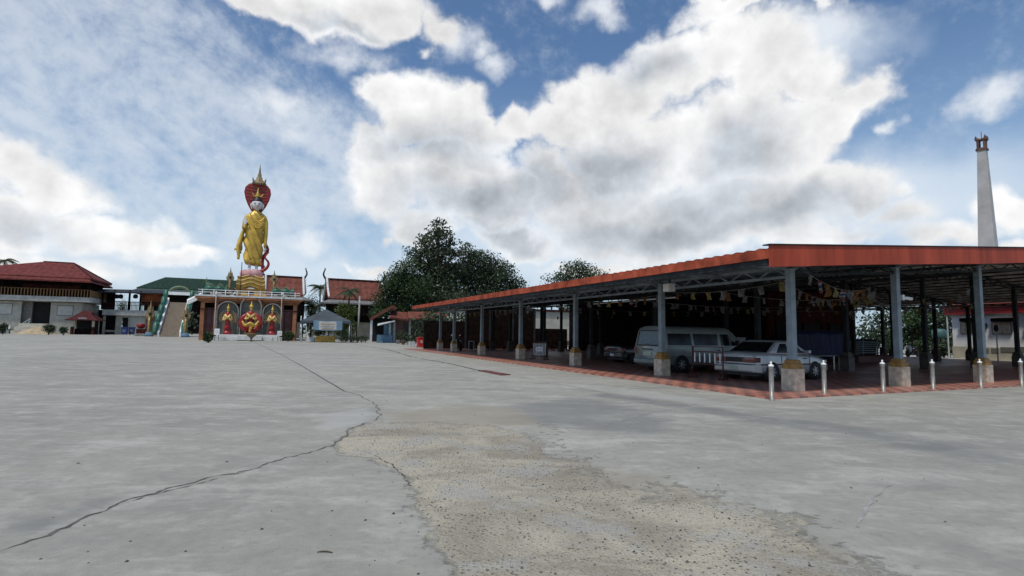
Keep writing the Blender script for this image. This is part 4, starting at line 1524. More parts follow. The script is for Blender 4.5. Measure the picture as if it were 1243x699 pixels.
def scooter(lab, loc, rot):
    t = thing('parked_scooter', lab, 'scooter', loc, rot)
    for x in (0, 1.22):
        w = MB().lathe([(.19, -.04), (.26, -.045), (.28, 0), (.26, .045), (.19, .04)], n=22).build('wheel', M['tyre'], t, (x, 0, .28), rot=(rad(90), 0, 0))
        MB().lathe([(.18, -.03), (.18, .03)], n=18).build('rim', M['rim'], w)
    mb = MB()
    mb.tube([(0, 0, .34), (.15, 0, .62), (.30, 0, .70), (.55, 0, .62), (.62, 0, .40)], [.07, .15, .16, .13, .08], 10)
    mb.tube([(.6, 0, .36), (.85, 0, .34), (.98, 0, .45)], [.10, .09, .08], 10)
    mb.build('body', M['darkcar'], t)
    MB().tube([(-.15, 0, .76), (.1, 0, .80), (.4, 0, .76), (.62, 0, .73)], [.08, .13, .12, .07], 10, flat=.5).build('seat', M['trimblack'], t)
    MB().tube([(1.0, 0, .42), (1.02, 0, .70), (.96, 0, .95)], [.10, .15, .08], 12, flat=1.1).build('leg_shield', M['white'], t)
    MB().ell((1.06, 0, .90), (.06, .10, .07)).build('headlight', M['lenswhite'], t)
    mb = MB().tube([(.82, .36, 1.0), (.94, .15, 1.02), (.95, 0, .98), (.94, -.15, 1.02), (.82, -.36, 1.0)], .018, 8)
    mb.build('handlebar', M['trimblack'], t)
    for s in (-1, 1):
        mb = MB().tube([(.90, s * .25, 1.02), (.93, s * .34, 1.22)], .01, 6)
        mb.ell((.93, s * .36, 1.27), (.02, .07, .05))
        mb.build('mirror', M['chrome'], t)
        MB().bar((1.0, s * .07, .62), (1.22, s * .07, .28), .035).build('fork', M['chrome'], t)
    MB().tube([(1.0, 0, .58), (1.22, 0, .62), (1.46, 0, .50)], [.05, .08, .04], 8, flat=.5).build('mudguard', M['darkcar'], t)
    return t


sc0 = scooter('dark scooter with white front shield parked near the far side columns', tuple(ground(559, 426.5) + np.array([0, 0, .045])), rad(-110))
sc1 = dup(sc0, pw(36.5, 16.5, .05), rad(200), 'dark scooter standing in sunlight before the trees at the back')
t = thing('framed_board', 'small white framed board standing beside the dark scooter', 'board', ground(572, 425.5) + np.array([0, 0, .045]), rad(15))
MB().box(-.2, .2, 0, .02, .08, .72).build('board', M['trimblack'], t)
mb = MB()
for a_, b_ in (((-.22, 0, 0), (-.22, 0, .78)), ((.22, 0, 0), (.22, 0, .78)), ((-.22, 0, .76), (.22, 0, .76)), ((-.22, 0, .06), (.22, 0, .06))):
    mb.bar(Vector(a_) + Vector((0, .01, 0)), Vector(b_) + Vector((0, .01, 0)), .04, .04)
mb.build('frame', M['white'], t)


def barrier(lab, a, b, n, z0, z1, h, sign=False):
    a, b = Vector(a), Vector(b)
    d = b - a
    t = thing('steel_barrier', lab, 'barrier', (a.x, a.y, .045), math.atan2(d.y, d.x), 'red steel barriers with white bars')
    Ln = d.length
    mb = MB()
    for x in (0, Ln):
        mb.bar((x, 0, 0), (x, 0, h), .035)
        mb.bar((x, -.28, .012), (x, .28, .012), .035)
        mb.bar((x, -.24, .02), (x, 0, .30), .025)
        mb.bar((x, .24, .02), (x, 0, .30), .025)
    for z in (z0 - .06, z1 + .05, h - .02 if not sign else z1 + .09):
        mb.bar((0, 0, z), (Ln, 0, z), .03)
    mb.build('frame', M['redrail'], t)
    for k in range(n):
        x = (k + .5) / n * Ln
        MB().bar((x, 0, z0), (x, 0, z1), .035).build('bar', M['white'], t)
    if sign:
        s = MB().box(Ln * .25, Ln * .75, -.03, -.02, z0 + .24, z0 + .48).build('sign_panel', M['signwhite'], t)
        MB().box(Ln * .32, Ln * .68, -.034, -.0305, z0 + .34, z0 + .39).build('printed_band', M['machine'], s)
    return t


barrier('red barrier with white bars behind the silver sedan', ground(841, 459.5), ground(878, 463.0), 6, .56, .88, 1.12)
barrier('red barrier with white bars carrying a small white sign', ground(647, 436.5), ground(663, 437.3), 9, .22, .92, 1.02, True)


# ------------------------------------------------------------------ far row: shared tools
class Fac:
    """a facade plane standing where its foot meets the ground in the photo; sizes come out in metres"""

    def __init__(s, px, py, th=TH, Y=None):
        s.th = th
        s.O = ground(px, py) if Y is None else np.array([*at(px, py, Y)[:2], 0.0])
        s.ax = np.array([math.cos(th), math.sin(th), 0])
        s.ay = np.array([-math.sin(th), math.cos(th), 0])

    def fx(s, px, py, v=0.0):
        d = ray(px, py)
        P = s.O + s.ay * v
        t = (P - EYE).dot(s.ay) / d.dot(s.ay)
        q = EYE + d * t - s.O
        return float(q.dot(s.ax)), float(q[2])

    def u(s, px, py=390, v=0.0):
        return s.fx(px, py, v)[0]

    def z(s, px, py, v=0.0):
        return s.fx(px, py, v)[1]

    def rect(s, px0, px1, py0, py1, v0, v1, mb=None, mi=0):
        mb = mb or MB()
        yc, xc = (py0 + py1) / 2, (px0 + px1) / 2
        return mb.box(s.u(px0, yc, v0), s.u(px1, yc, v0), v0, v1, s.z(xc, py1, v0), s.z(xc, py0, v0), mi)

    def pt(s, px, py, v=0.0):
        u, z = s.fx(px, py, v)
        return (u, v, z)

    def poly(s, pts, v0, v1, mb=None, mi=0):
        mb = mb or MB()
        return mb.prism([s.fx(x, y, v0) for x, y in pts], v0, v1, mi)

    def thing(s, name, lab, cat, group=None):
        return thing(name, lab, cat, s.O, s.th, group)

    def scale(s, px, py, v=0.0):
        return abs(s.u(px + 1, py, v) - s.u(px, py, v))


def hip(mb, u0, u1, v0, v1, ze, r0, r1, zr, th=.18, mi=0, vr=None):
    """hipped roof: eave rectangle, ridge from u=r0 to u=r1"""
    vm = (v0 + v1) / 2 if vr is None else vr
    vs = [(u0, v0, ze), (u1, v0, ze), (u1, v1, ze), (u0, v1, ze), (r0, vm, zr), (r1, vm, zr),
          (u0, v0, ze - th), (u1, v0, ze - th), (u1, v1, ze - th), (u0, v1, ze - th)]
    fs = [(0, 1, 5, 4), (1, 2, 5), (2, 3, 4, 5), (3, 0, 4), (6, 7, 1, 0), (7, 8, 2, 1), (8, 9, 3, 2), (9, 6, 0, 3), (9, 8, 7, 6)]
    return mb.add(vs, fs, mi)


def skirt(mb, u0, u1, v0, v1, ze, iu, iv, zi, th=.15):
    """one storey of roof running round a building: outer eave to an inner rectangle"""
    o = [(u0, v0), (u1, v0), (u1, v1), (u0, v1)]
    i = [(u0 + iu, v0 + iv), (u1 - iu, v0 + iv), (u1 - iu, v1 - iv), (u0 + iu, v1 - iv)]
    vs = [(*p, ze) for p in o] + [(*p, zi) for p in i] + [(*p, ze - th) for p in o] + [(*p, zi - th) for p in i]
    fs = []
    for k in range(4):
        k2 = (k + 1) % 4
        fs += [(k, k2, 4 + k2, 4 + k), (8 + k, 8 + k2, k2, k), (8 + k2, 8 + k, 12 + k, 12 + k2), (4 + k, 4 + k2, 12 + k2, 12 + k)]
    return mb.add(vs, fs)


def leaf_mesh(blobs, n, size, seed=0, squash=.7, shell=.55, clump=0, droop=.0, spread=1.0):
    """many small leaf faces spread through ellipsoids (x,y,z,rx,ry,rz)"""
    g = np.random.default_rng(seed)
    vol = np.array([b[3] * b[4] * b[5] for b in blobs]) ** .72
    cnt = (n * vol / vol.sum()).astype(int) + 1
    C = []
    for b, c in zip(blobs, cnt):
        m = max(int(c / clump), 4) if clump else c
        d = g.normal(size=(m, 3))
        d /= np.linalg.norm(d, axis=1)[:, None]
        r = shell + (1 - shell) * g.random((m, 1)) ** .6
        r *= 1 + .16 * np.sin(d[:, :1] * 5 + seed + d[:, 2:] * 4) + .07 * g.uniform(-1, 1, size=(m, 1))
        p = np.array(b[:3]) + d * r * np.array(b[3:6])
        if clump:
            q_ = g.normal(size=(m * clump, 3))
            q_ *= np.minimum(1, 1.7 / np.linalg.norm(q_, axis=1))[:, None]
            p = np.repeat(p, clump, 0) + q_ * size * spread * np.array([1.25, 1.25, .8])
        C.append(p)
    C = np.vstack(C)
    k = len(C)
    nrm = g.normal(size=(k, 3)) * np.array([1, 1, 1.0]) + np.array([0, 0, .55])
    nrm /= np.linalg.norm(nrm, axis=1)[:, None]
    a = np.cross(nrm, g.normal(size=(k, 3)))
    a /= np.linalg.norm(a, axis=1)[:, None] + 1e-9
    b = np.cross(nrm, a)
    s1 = size * g.uniform(.6, 1.3, (k, 1))
    s2 = s1 * squash * g.uniform(.7, 1.2, (k, 1))
    dz = np.array([0, 0, -droop])
    V = np.stack([C - a * s1 * .5, C + b * s2 * .5 + nrm * size * .08, C + a * s1 * .5 + dz * s1, C - b * s2 * .5 + nrm * size * .08], 1).reshape(-1, 3)
    me = bpy.data.meshes.new('crown')
    me.vertices.add(4 * k)
    me.vertices.foreach_set('co', V.ravel())
    me.loops.add(4 * k)
    me.loops.foreach_set('vertex_index', np.arange(4 * k))
    me.polygons.add(k)
    me.polygons.foreach_set('loop_start', np.arange(0, 4 * k, 4))
    me.update(calc_edges=True)
    return me


def link(name, me, m, parent):
    me.materials.append(m)
    o = bpy.data.objects.new(name, me)
    COL.objects.link(o)
    o.parent = parent
    return o


def tree(name, lab, base, blobs, n, size, m, trunk_r=.25, seed=1, cat='tree', group=None, clump=0, top=None, shell=.5, squash=.7, spread=1.0):
    t = thing(name, lab, cat, base, 0, group)
    link('crown', leaf_mesh(blobs, n, size, seed, squash, shell, clump, 0.0, spread), M[m], t)
    mb = MB()
    top = top or max(b[2] for b in blobs)
    rr = random.Random(seed)
    pts = [(rr.uniform(-.15, .15) * i, rr.uniform(-.15, .15) * i, top * i / 5) for i in range(6)]
    mb.tube(pts, [trunk_r * (1.3, 1, .85, .65, .45, .2)[i] for i in range(6)], 10)
    for b in blobs:
        h = max(.8, min(b[2] - b[5] * .5, top * .8) * .75)
        q = Vector((0, 0, h))
        e = Vector(b[:3])
        mb.tube([q, q.lerp(e, .5) + Vector((0, 0, .3)), e], [trunk_r * .4, trunk_r * .25, trunk_r * .08], 7)
    mb.build('trunk', M['bark'], t)
    return t


def palm(lab, base, h, nfr, ln, lean=(0, 0), seed=3, group=None, r=.16):
    t = thing('palm_tree', lab, 'palm', base, 0, group)
    g = random.Random(seed)
    pts = [(lean[0] * (i / 8) ** 1.5, lean[1] * (i / 8) ** 1.5, h * i / 8) for i in range(9)]
    MB().tube(pts, [r * (1.3 - .5 * i / 8) for i in range(9)], 9).build('trunk', M['bark'], t)
    top = Vector(pts[-1])
    for k in range(nfr):
        mb = MB()
        az_ = k * 2.399 + g.uniform(-.2, .2)
        el_ = g.uniform(-.2, 1.25)
        d = Vector((math.cos(az_), math.sin(az_), 0))
        L_ = ln * g.uniform(.8, 1.1)
        rp = []
        for i in range(9):
            s = i / 8
            rp.append(top + d * (L_ * s * math.cos(el_ * (1 - .5 * s))) + Vector((0, 0, L_ * (s * math.sin(el_) - .75 * s * s))))
        mb.tube(rp, [.035 * (1 - .8 * i / 8) for i in range(9)], 4)
        for i in range(1, 32):
            s = i / 32
            j = min(int(s * 8), 7)
            p = rp[j].lerp(rp[j + 1], s * 8 - j)
            tg = (rp[j + 1] - rp[j]).normalized()
            sd_ = tg.cross(Vector((0, 0, 1))).normalized()
            w = L_ * .22 * math.sin(math.pi * min(s * .9 + .1, 1)) + .05
            for q in (-1, 1):
                e = p + sd_ * (q * w) + tg * (w * .6) + Vector((0, 0, -w * g.uniform(.3, .8)))
                m_ = tg * .05
                mb.add([p - m_, p + m_, e], [(0, 1, 2)])
        mb.build('frond', M['palm'], t)
    return t

# ------------------------------------------------------------------ left: two storey residence hall
F = Fac(60, 405.3)
t = F.thing('monastery_hall', 'two storey hall with tiered red hip roof, timber upper floor and white ground floor', 'building')
uL, uR, D = F.u(-70), F.u(98.5), 13.5
zs = F.z(60, 366.5)
z_lin = F.z(45, 365.0)
d0, d1 = F.u(25, 385), F.u(60.5, 385)
mb = MB()
mb.box(uL, d0, 0, .3, 0, zs).box(d1, uR, 0, .3, 0, zs).box(d0, d1, .005, .29, z_lin - .1, zs)
mb.box(uR - .3, uR, .31, D - 1, 0, zs).box(uL, uL + .3, .31, D - 1, 0, zs).box(uL, uR, D - 1, D - .7, 0, zs)
mb.build('ground_floor_wall', M['whitewall'], t)
MB().box(F.u(36, 385), d1 + .6, 1.6, 1.8, 1.9, zs).build('door', M['black'], t)
MB().box(d0 - .2, F.u(36, 385), 1.0, 1.8, 1.9, zs - .02).build('porch_wall', M['panelframe'], t)
zb = F.z(40, 392.5)
MB().box(d0 + .003, d1 - .003, -.6, 1.55, 0, zb).box(d0 - .5, d1 + .3, -1.2, -.603, 0, zb * .66).box(d0 - .8, d1 + .5, -1.8, -1.203, 0, zb * .33).build('porch_steps', M['creamwall'], t)
for (a, b, c, d) in ((-6, 15, 367.8, 381.5), (69, 89, 370.6, 383.2)):
    f_ = F.rect(a, b, c, d, -.05, -.004).build('wall_panel', M['panelframe'], t)
    F.rect(a + .8, b - .8, c + .8, d - .8, -.08, -.052).build('panel_face', M['panel'], f_)
zt, zbm = F.z(55, 359.3, -1.5), F.z(55, 365.3, -1.5)
u9 = F.u(109.5, 365, -1.5)
MB().box(uL - 1, u9, -1.5, D - .5, zbm, zt).build('floor_slab', M['slab'], t)
zr_ = F.z(55, 350.0, -1.4)
mb = MB()
n = 46
for i in range(n):
    x = uL + (u9 - uL - .1) * i / (n - 1)
    mb.box(x - .085, x + .085, -1.36, -1.28, zt + .002, zr_ - .08)
mb.box(uL, u9 - .05, -1.40, -1.24, zr_ - .078, zr_)
for i in range(60):
    y = -1.2 + (D - 1) * i / 59
    mb.box(u9 - .12, u9 - .04, y - .04, y + .04, zt + .002, zr_ - .08)
mb.build('balustrade', mat('varnished balusters', (.24, .14, .065), .7, .2, 3, spec=.1), t)
ze1 = F.z(80, 340.5, -2.6)
mb = MB()
mb.box(uL, u9 - 1.2, .6, .8, zt + .003, ze1 + .6).box(u9 - 1.4, u9 - 1.2, .81, D - 1, zt + .003, ze1 + .6)
mb.build('upper_wall', M['darkwood'], t)
F.rect(27, 96, 345.5, 356.5, .55, .598).build('shutter', M['redwood'], t)
for px in (2, 24, 48, 72, 97):
    x = F.u(px, 352, -1.0)
    MB().box(x - .12, x + .12, -1.1, -.86, zt + .003, ze1 + .4).build('post', M['darkwood'], t)
zi1 = F.z(60, 335.0, -1.2)
mb = MB()
skirt(mb, uL - 2, u9 + .3, -2.8, D + .8, ze1, 1.6, 1.6, zi1 + .25, .28)
mb.build('lower_roof', M['roofred'], t)
ze2 = F.z(70, 336.0, -2.0)
mb = MB()
hip(mb, uL - 1.6, F.u(112, 338, -2.1), -2.1, D + .3, ze2, F.u(51.2, 317.4, 5), F.u(88, 319, 5), F.z(70, 318.0, 5), .32)
mb.build('upper_roof', M['roofred'], t)
mb = MB()
ra, rb, rzz = F.u(51.2, 317.4, 5.0), F.u(88, 319, 5.0), F.z(70, 318.0, 5)
vm = (-2.1 + D + .3) / 2
mb.bar((ra, vm, rzz + .05), (rb, vm, rzz + .05), .3, .22)
for (u_, v_) in ((F.u(112, 338, -2.1), -2.1), (F.u(112, 338, -2.1), D + .3)):
    mb.bar((rb, vm, rzz + .05), (u_, v_, ze2 + .05), .26, .2)
mb.build('ridge_cap', M['roofmar'], t)
MB().box(uL - 1.55, F.u(111.5, 338, -2), -2.0, D + .2, ze2 - .335, ze2 - .325).build('soffit', M['darkwood'], t)

# yard kerb, sand, bushes before the hall
Fk = Fac(40, 406.6)
o = Fk.rect(-60, 60, 405.9, 406.8, 0, 1.2).build('kerb', M['slab'], None, Fk.O, rotz=TH)
struct(o)
p = ground(34, 405.6)
g = np.random.default_rng(5)
mb = MB()
nr, na = 12, 40
vs, fs = [], []
rx, ry, hh = 3.4, 2.4, 1.42
for i in range(nr + 1):
    for k in range(na):
        s = i / nr
        a = 2 * math.pi * k / na
        wob = 1 + .12 * math.sin(a * 3 + 1) + .06 * math.sin(a * 7)
        vs.append((rx * s * wob * math.cos(a) + (.4 * (1 - s)), ry * s * wob * math.sin(a), hh * (1 - s ** 1.25) * (1 + .06 * math.sin(a * 5 + i)) + g.normal() * .02))
for i in range(nr):
    for k in range(na):
        k2 = (k + 1) % na
        fs.append((i * na + k, (i + 1) * na + k, (i + 1) * na + k2, i * na + k2))
mb.add(vs, fs, 0, True)
o = mb.build('sand_heap', M['sand'], None, (p[0], p[1] + 1.5, 0))
tag(o, 'tan heap of building sand before the hall steps', 'sand heap')


def bush(lab, px, py, w, h, m='leafdark', seed=1, group='bushes', n=700, size=.28, name='bush', cat='bush', dz=0):
    """w,h in photo pixels at the foot point"""
    b = ground(px, py)
    s = b[1] / FPX
    W_, H_ = w * s / 2, h * s
    g = random.Random(seed)
    bl = [(g.uniform(-.4, .4) * W_, g.uniform(-.2, .2) * W_, H_ * g.uniform(.45, .7), W_ * g.uniform(.45, .7), W_ * .5, H_ * g.uniform(.3, .42)) for _ in range(6)]
    t = thing(name, lab, cat, b, 0, group)
    link('foliage', leaf_mesh(bl, n, size, seed, .55, .3), M[m], t)
    mb = MB()
    for q in bl[:4]:
        mb.tube([(q[0] * .2, q[1] * .2, 0), (q[0] * .6, q[1] * .6, q[2] * .6), q[:3]], [.05, .035, .01], 6)
    mb.build('stem', M['bark'], t)
    return t


bush('grey green rounded bush right of the hall steps', 58.5, 406.6, 15, 14, 'leafdark', 2, n=900)
bush('small low bush left of the red roofed kiosk', 77, 406.9, 11, 10, 'leafdark', 3)
bush('clipped low bush behind the white bench at far left', 3, 405.9, 12, 14, 'leafdark', 4)
t = thing('white_bench', 'white low bench at the far left edge before the hall', 'bench', Fac(6, 404.8).O, TH)
Fb = Fac(6, 404.8)
MB().box(Fb.u(-14, 397), Fb.u(12, 397), 0, .9, .95, 1.2).build('seat', M['signwhite'], t)
MB().box(Fb.u(-14, 397), Fb.u(11, 397), .75, .9, 1.205, 1.75).build('backrest', M['pale'], t)
for px in (-12, -2, 9):
    x = Fb.u(px, 400)
    MB().box(x - .2, x + .2, .1, .7, 0, .945).build('leg', M['machine'], t)
Fr = Fac(18, 405.2)
t = Fr.thing('step_railing', 'pale metal stair railing beside the sand heap', 'railing')
mb = MB()
for k in range(5):
    x = k * .5
    mb.bar((x, -k * 0.0, 0), (x, 0, 1.2 + k * .42), .06)
mb.bar((-.1, 0, 1.15), (2.2, 0, 3.1), .09)
mb.bar((-.1, 0, .65), (2.2, 0, 2.5), .06)
mb.build('bars', M['pale'], t)

# red roofed kiosk
Fq = Fac(100, 406.0)
t = Fq.thing('garden_kiosk', 'small open kiosk with two tier maroon roof before the white hall', 'kiosk')
ua, ub = Fq.u(88, 400), Fq.u(112.5, 400)
ze = Fq.z(100, 388.2)
for px in (88.5, 112):
    for v in (.2, 3.6):
        x = Fq.u(px, 400, 0)
        MB().box(x - .2, x + .2, v, v + .4, 0, ze).build('post', M['plinth'], t)
w0, w1 = Fq.u(81, 388), Fq.u(120.5, 388)
mb = MB()
skirt(mb, w0, w1, -1.2, 5.2, ze, (w1 - w0) * .27, 1.8, Fq.z(100, 381.6), .14)
mb.build('lower_roof', M['roofmar'], t)
mb = MB()
c_ = (w0 + w1) / 2
hip(mb, w0 + (w1 - w0) * .25, w1 - (w1 - w0) * .25, .4, 3.6, Fq.z(100, 382.0), c_ - .7, c_ + .7, Fq.z(100, 376.8), .14)
mb.build('upper_roof', M['roofmar'], t)
MB().box(ua + .2, ub - .2, .3, 1.0, 0, Fq.z(100, 399)).build('counter', M['darkwood'], t)
MB().box(ua - .2, ub + .2, 3.0, 3.15, .0, ze - .02).build('back_panel', M['black'], t)
for (xa_, xb_) in ((ua - .25, ua + .15), (ub - .1, ub + .25)):
    MB().box(xa_, xb_, -.5, .19, 0, Fq.z(88, 396.5)).build('low_wall', M['redwood'], t)
Fq.rect(95, 105, 385.4, 387.0, -1.3, -1.25).build('name_board', M['machine'], t)

# ------------------------------------------------------------------ link building with bridge and the green roofed hall
F = Fac(160, 406.0)
t = F.thing('link_building', 'two storey link building with open upper walkway and pale slab edge', 'building')
F.rect(124, 196, 376.4, 383.0, -1.0, 8).build('floor_slab', M['slab'], t)
F.rect(112, 143, 376, 406.3, 6, 6.3).build('rear_wall', M['black'], t)
zg = F.z(160, 384)
mb = MB()
for a, b in ((124, 127), (139.5, 147), (155, 176)):
    mb.box(F.u(a, 395), F.u(b, 395), .3, .6, 0, zg)
mb.box(F.u(147, 395), F.u(155, 395), .32, .58, F.z(151, 385.4), zg)
mb.build('ground_floor_wall', M['creamwall'], t)
MB().box(F.u(147, 395), F.u(155, 395), 1.2, 1.3, 0, zg).build('door', M['black'], t)
MB().box(F.u(176.1, 395), F.u(204, 395), .3, .6, 0, zg).build('dark_wall', M['maroon'], t)
F.rect(158, 174, 385, 404, .2, .298).build('shutter', M['panel'], t)
F.rect(126, 140, 400.5, 403, 1, 3).build('shelf', M['creamwall'], t)
mb = MB()
za, zb = F.z(160, 376.3, -.9), F.z(160, 366.0, -.9)
x0, x1 = F.u(125, 370, -.9), F.u(195, 370, -.9)
mb.box(x0, x1, -.95, -.85, zb - .15, zb)
mb.box(x0, x1, -.95, -.85, (za + zb) / 2, (za + zb) / 2 + .1)
for i in range(46):
    x = x0 + (x1 - x0) * i / 45
    mb.box(x - .06, x + .06, -.93, -.87, za, zb - .152)
mb.build('balustrade', M['darkwood'], t)
F.rect(125, 138, 367.0, 376.0, -.8, -.7).build('hung_panel', M['redwood'], t)
for px in (125, 139, 157.5, 171, 201):
    x = F.u(px, 362)
    MB().box(x - .18, x + .18, -.4, -.05, za, F.z(160, 353)).build('post', M['darkwood'], t)
F.rect(172, 202, 355.5, 371, .5, .7).build('orange_wall', mat('orange boards', (.30, .075, .025), .7, .3, 1), t)
F.rect(125, 139, 353.5, 371, 5, 5.2).build('upper_rear_wall', M['black'], t)
mb = MB()
mb.sheet([F.pt(117, 353.6, -2.5), F.pt(205, 356.0, -2.5), F.pt(205, 352.5, 6), F.pt(117, 350.5, 6)], .25)
mb.build('walkway_roof', M['darksteel'], t)
for px in (142, 147, 165):
    mb = MB()
    x, z = F.fx(px, 354, -.3)
    mb.bar((x, -.3, z + .5), (x, -.3, z - .6), .05)
    mb.lathe([(.1, -1.6), (.45, -1.5), (.5, -1.0), (.35, -.65), (.1, -.6)], (x, -.3, z), 10)
    mb.build('hanging_lantern', M['black'], t)
bush('dark tree crown behind the open walkway, left of the green roof', 147, 402.6, 16, 44, 'leafdark', 8, n=900, size=.5, name='tree', cat='tree', group=None)

F = Fac(205, 404.8)
t = F.thing('green_roofed_hall', 'hall with broad dark green hip roof behind the dragon staircase', 'building')
e0, e1 = F.u(165.5, 350), F.u(262, 352)
zz = F.z(205, 350.2)
mb = MB()
hip(mb, e0, e1 + 4, 0, 14, zz, F.u(200.8, 336.5, 7), F.u(300, 338, 7), F.z(215, 337.0, 7), .3)
mb.build('roof', M['roofgreen'], t)
mb = MB()
skirt(mb, e0 - 1.5, e1 + 4, -2, 15, F.z(190, 354.2, -2), 2.2, 2.2, zz - .15, .25)
mb.build('lower_roof', mat('grey green eave', (.055, .075, .07), .7, .2, 1), t)
MB().box(e0 + 2, e1 + 2, 2, 12, 0, zz - .4).build('wall', M['darkwood'], t)

for (a, b, lab) in ((146.8, 154.4, 'left one of two blue bins with pale emblem'), (155.6, 163, 'right one of two blue bins with pale emblem')):
    Fb = Fac((a + b) / 2, 406.3)
    t = Fb.thing('blue_bin', lab, 'bin', 'blue bins before the link building')
    x0, x1, z1 = Fb.u(a, 400), Fb.u(b, 400), Fb.z((a + b) / 2, 397.6)
    MB().box(x0 + .08, x1 - .08, .05, 1.2, .12, z1, taper=1.06).build('body', M['binblue'], t, bevel=.03)
    MB().box(x0, x1, -.05, 1.3, z1 + .005, z1 + .14).build('lid', M['binblue'], t, bevel=.03)
    for x in (x0 + .2, x1 - .2):
        MB().cyl((x - .06, .9, .14), (x + .06, .9, .14), .14, n=14).build('wheel', M['tyre'], t)
    c_ = (x0 + x1) / 2
    mb = MB()
    for g_ in range(10):
        a0 = g_ * .628
        mb.sheet([(c_ + .26 * math.cos(a0), -.03, z1 * .55 + .26 * math.sin(a0)), (c_ + .26 * math.cos(a0 + .42), -.03, z1 * .55 + .26 * math.sin(a0 + .42)), (c_ + .14 * math.cos(a0 + .3), -.03, z1 * .55 + .14 * math.sin(a0 + .3))], .01)
    mb.build('emblem', M['pale'], t)

# ------------------------------------------------------------------ dragon staircase
F = Fac(205, 408.8)
t = F.thing('temple_staircase', 'steep beige staircase flanked by scalloped green dragon balustrades', 'staircase')
b0, b1 = F.u(193.5, 408), F.u(216.5, 408)
# run goes away from the yard; its top landing lies at v = RUN
RUN, ns = 8.5, 18
top = F.z(213, 367.0, RUN)
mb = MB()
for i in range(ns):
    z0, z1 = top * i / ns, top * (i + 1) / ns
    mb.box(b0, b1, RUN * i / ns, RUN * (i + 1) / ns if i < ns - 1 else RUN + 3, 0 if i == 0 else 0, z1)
mb.m = [1 if i % 6 == 2 else 0 for i in range(len(mb.m))]  # front faces coloured darker to imitate the shadow below each nosing
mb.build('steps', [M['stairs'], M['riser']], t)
for x in (b0 - .25, b1 + .25):
    mb = MB()
    mb.prism([(0, 0), (RUN, top), (RUN, top + .9), (0, .9)], -.15, .15)
    mb.v = [(x + y, xx, z) for xx, y, z in mb.v]
    mb.build('stringer', M['bluewhite'], t)
    mb = MB()
    pts, rs = [], []
    for i in range(61):
        s = i / 60
        hump = abs(math.sin(s * math.pi * 4.5))
        pts.append((x + (-.5 if x < 0 else .5), RUN * (s * 1.12 - .02), top * s * 1.12 + .5 + .95 * hump))
        rs.append(.32 + .18 * hump)
    mb.tube(pts, rs, 10)
    for i in range(3, 60, 3):
        p_ = Vector(pts[i])
        mb.tube([p_ + Vector((0, 0, rs[i] * .8)), p_ + Vector((0, .1, rs[i] + .42))], [.16, .02], 5)
    mb.build('dragon_balustrade', M['green'], t)
MB().box(b0 - .4, b1 + .4, RUN + .2, RUN + .5, top + 1.5, top + 2.1).build('top_beam', M['bluewhite'], t)
mb = MB()
pts = []
c_ = (b0 + b1) / 2
for i in range(17):
    g_ = math.pi * i / 16
    pts.append((c_ + (b1 - b0) * .62 * math.cos(g_), RUN + .6, top + 1.6 + 1.5 * math.sin(g_)))
mb.tube(pts, .26, 8)
mb.build('dragon_arch', M['greenGold'], t)


def naga_head(lab, px, py, top_py, w_px, body='oldgold', dark=True, group='gilded naga heads', v=0.0, F=None):
    """upright fan of serpent heads: tapering neck, hooded fan, tall central crown"""
    if F is None:
        F = Fac(px, py)
    x, z0 = F.fx(px, py, v)
    h = F.z(px, top_py, v) - z0
    w = F.scale(px, py, v) * w_px
    P = F.O + F.ax * x + F.ay * v + np.array([0, 0, z0])
    t = thing('naga_statue', lab, 'statue', P, TH, group)
    MB().lathe([(w * .42, 0), (w * .42, h * .05), (w * .33, h * .07), (w * .30, h * .12)], n=10, sy=.8).build('pedestal', M['bluecounter'] if dark else M['oldgold'], t)
    MB().tube([(0, 0, h * .09), (0, -.05 * w, h * .25), (0, -.12 * w, h * .45), (0, 0, h * .62)], [w * .20, w * .17, w * .16, w * .20], 10).build('neck', M[body], t)
    mb = MB()
    for k, (a_, l_) in enumerate(((-50, .40), (-26, .85), (0, 1.2), (26, .85), (50, .40))):
        g_ = rad(a_)
        b_ = Vector((0, 0, h * .40))
        d_ = Vector((math.sin(g_) * w * .42, 0, math.cos(g_) * h * .20 + h * .06))
        e_ = b_ + d_
        mb.tube([b_, b_ + d_ * .6, e_, e_ + Vector((math.sin(g_) * w * .06, 0, h * .22 * l_))], [w * .10, w * .15, w * .12, .01], 8)
    mb.tube([(0, 0, h * .62), (0, 0, h * .78), (0, 0, h * .88), (0, 0, h)], [w * .20, w * .13, w * .055, .005], 8)
    mb.build('hood', M[body], t)
    MB().ell((0, -w * .17, h * .60), (w * .13, w * .10, h * .05)).build('mouth', M['black'], t)
    mb = MB()
    mb.tube([(0, -w * .2, h * .50), (0, -w * .28, h * .42), (0, -w * .2, h * .30), (0, -w * .2, h * .2)], [w * .06, w * .09, w * .08, w * .04], 7)
    mb.build('breast', M['paleGold'], t)
    return t


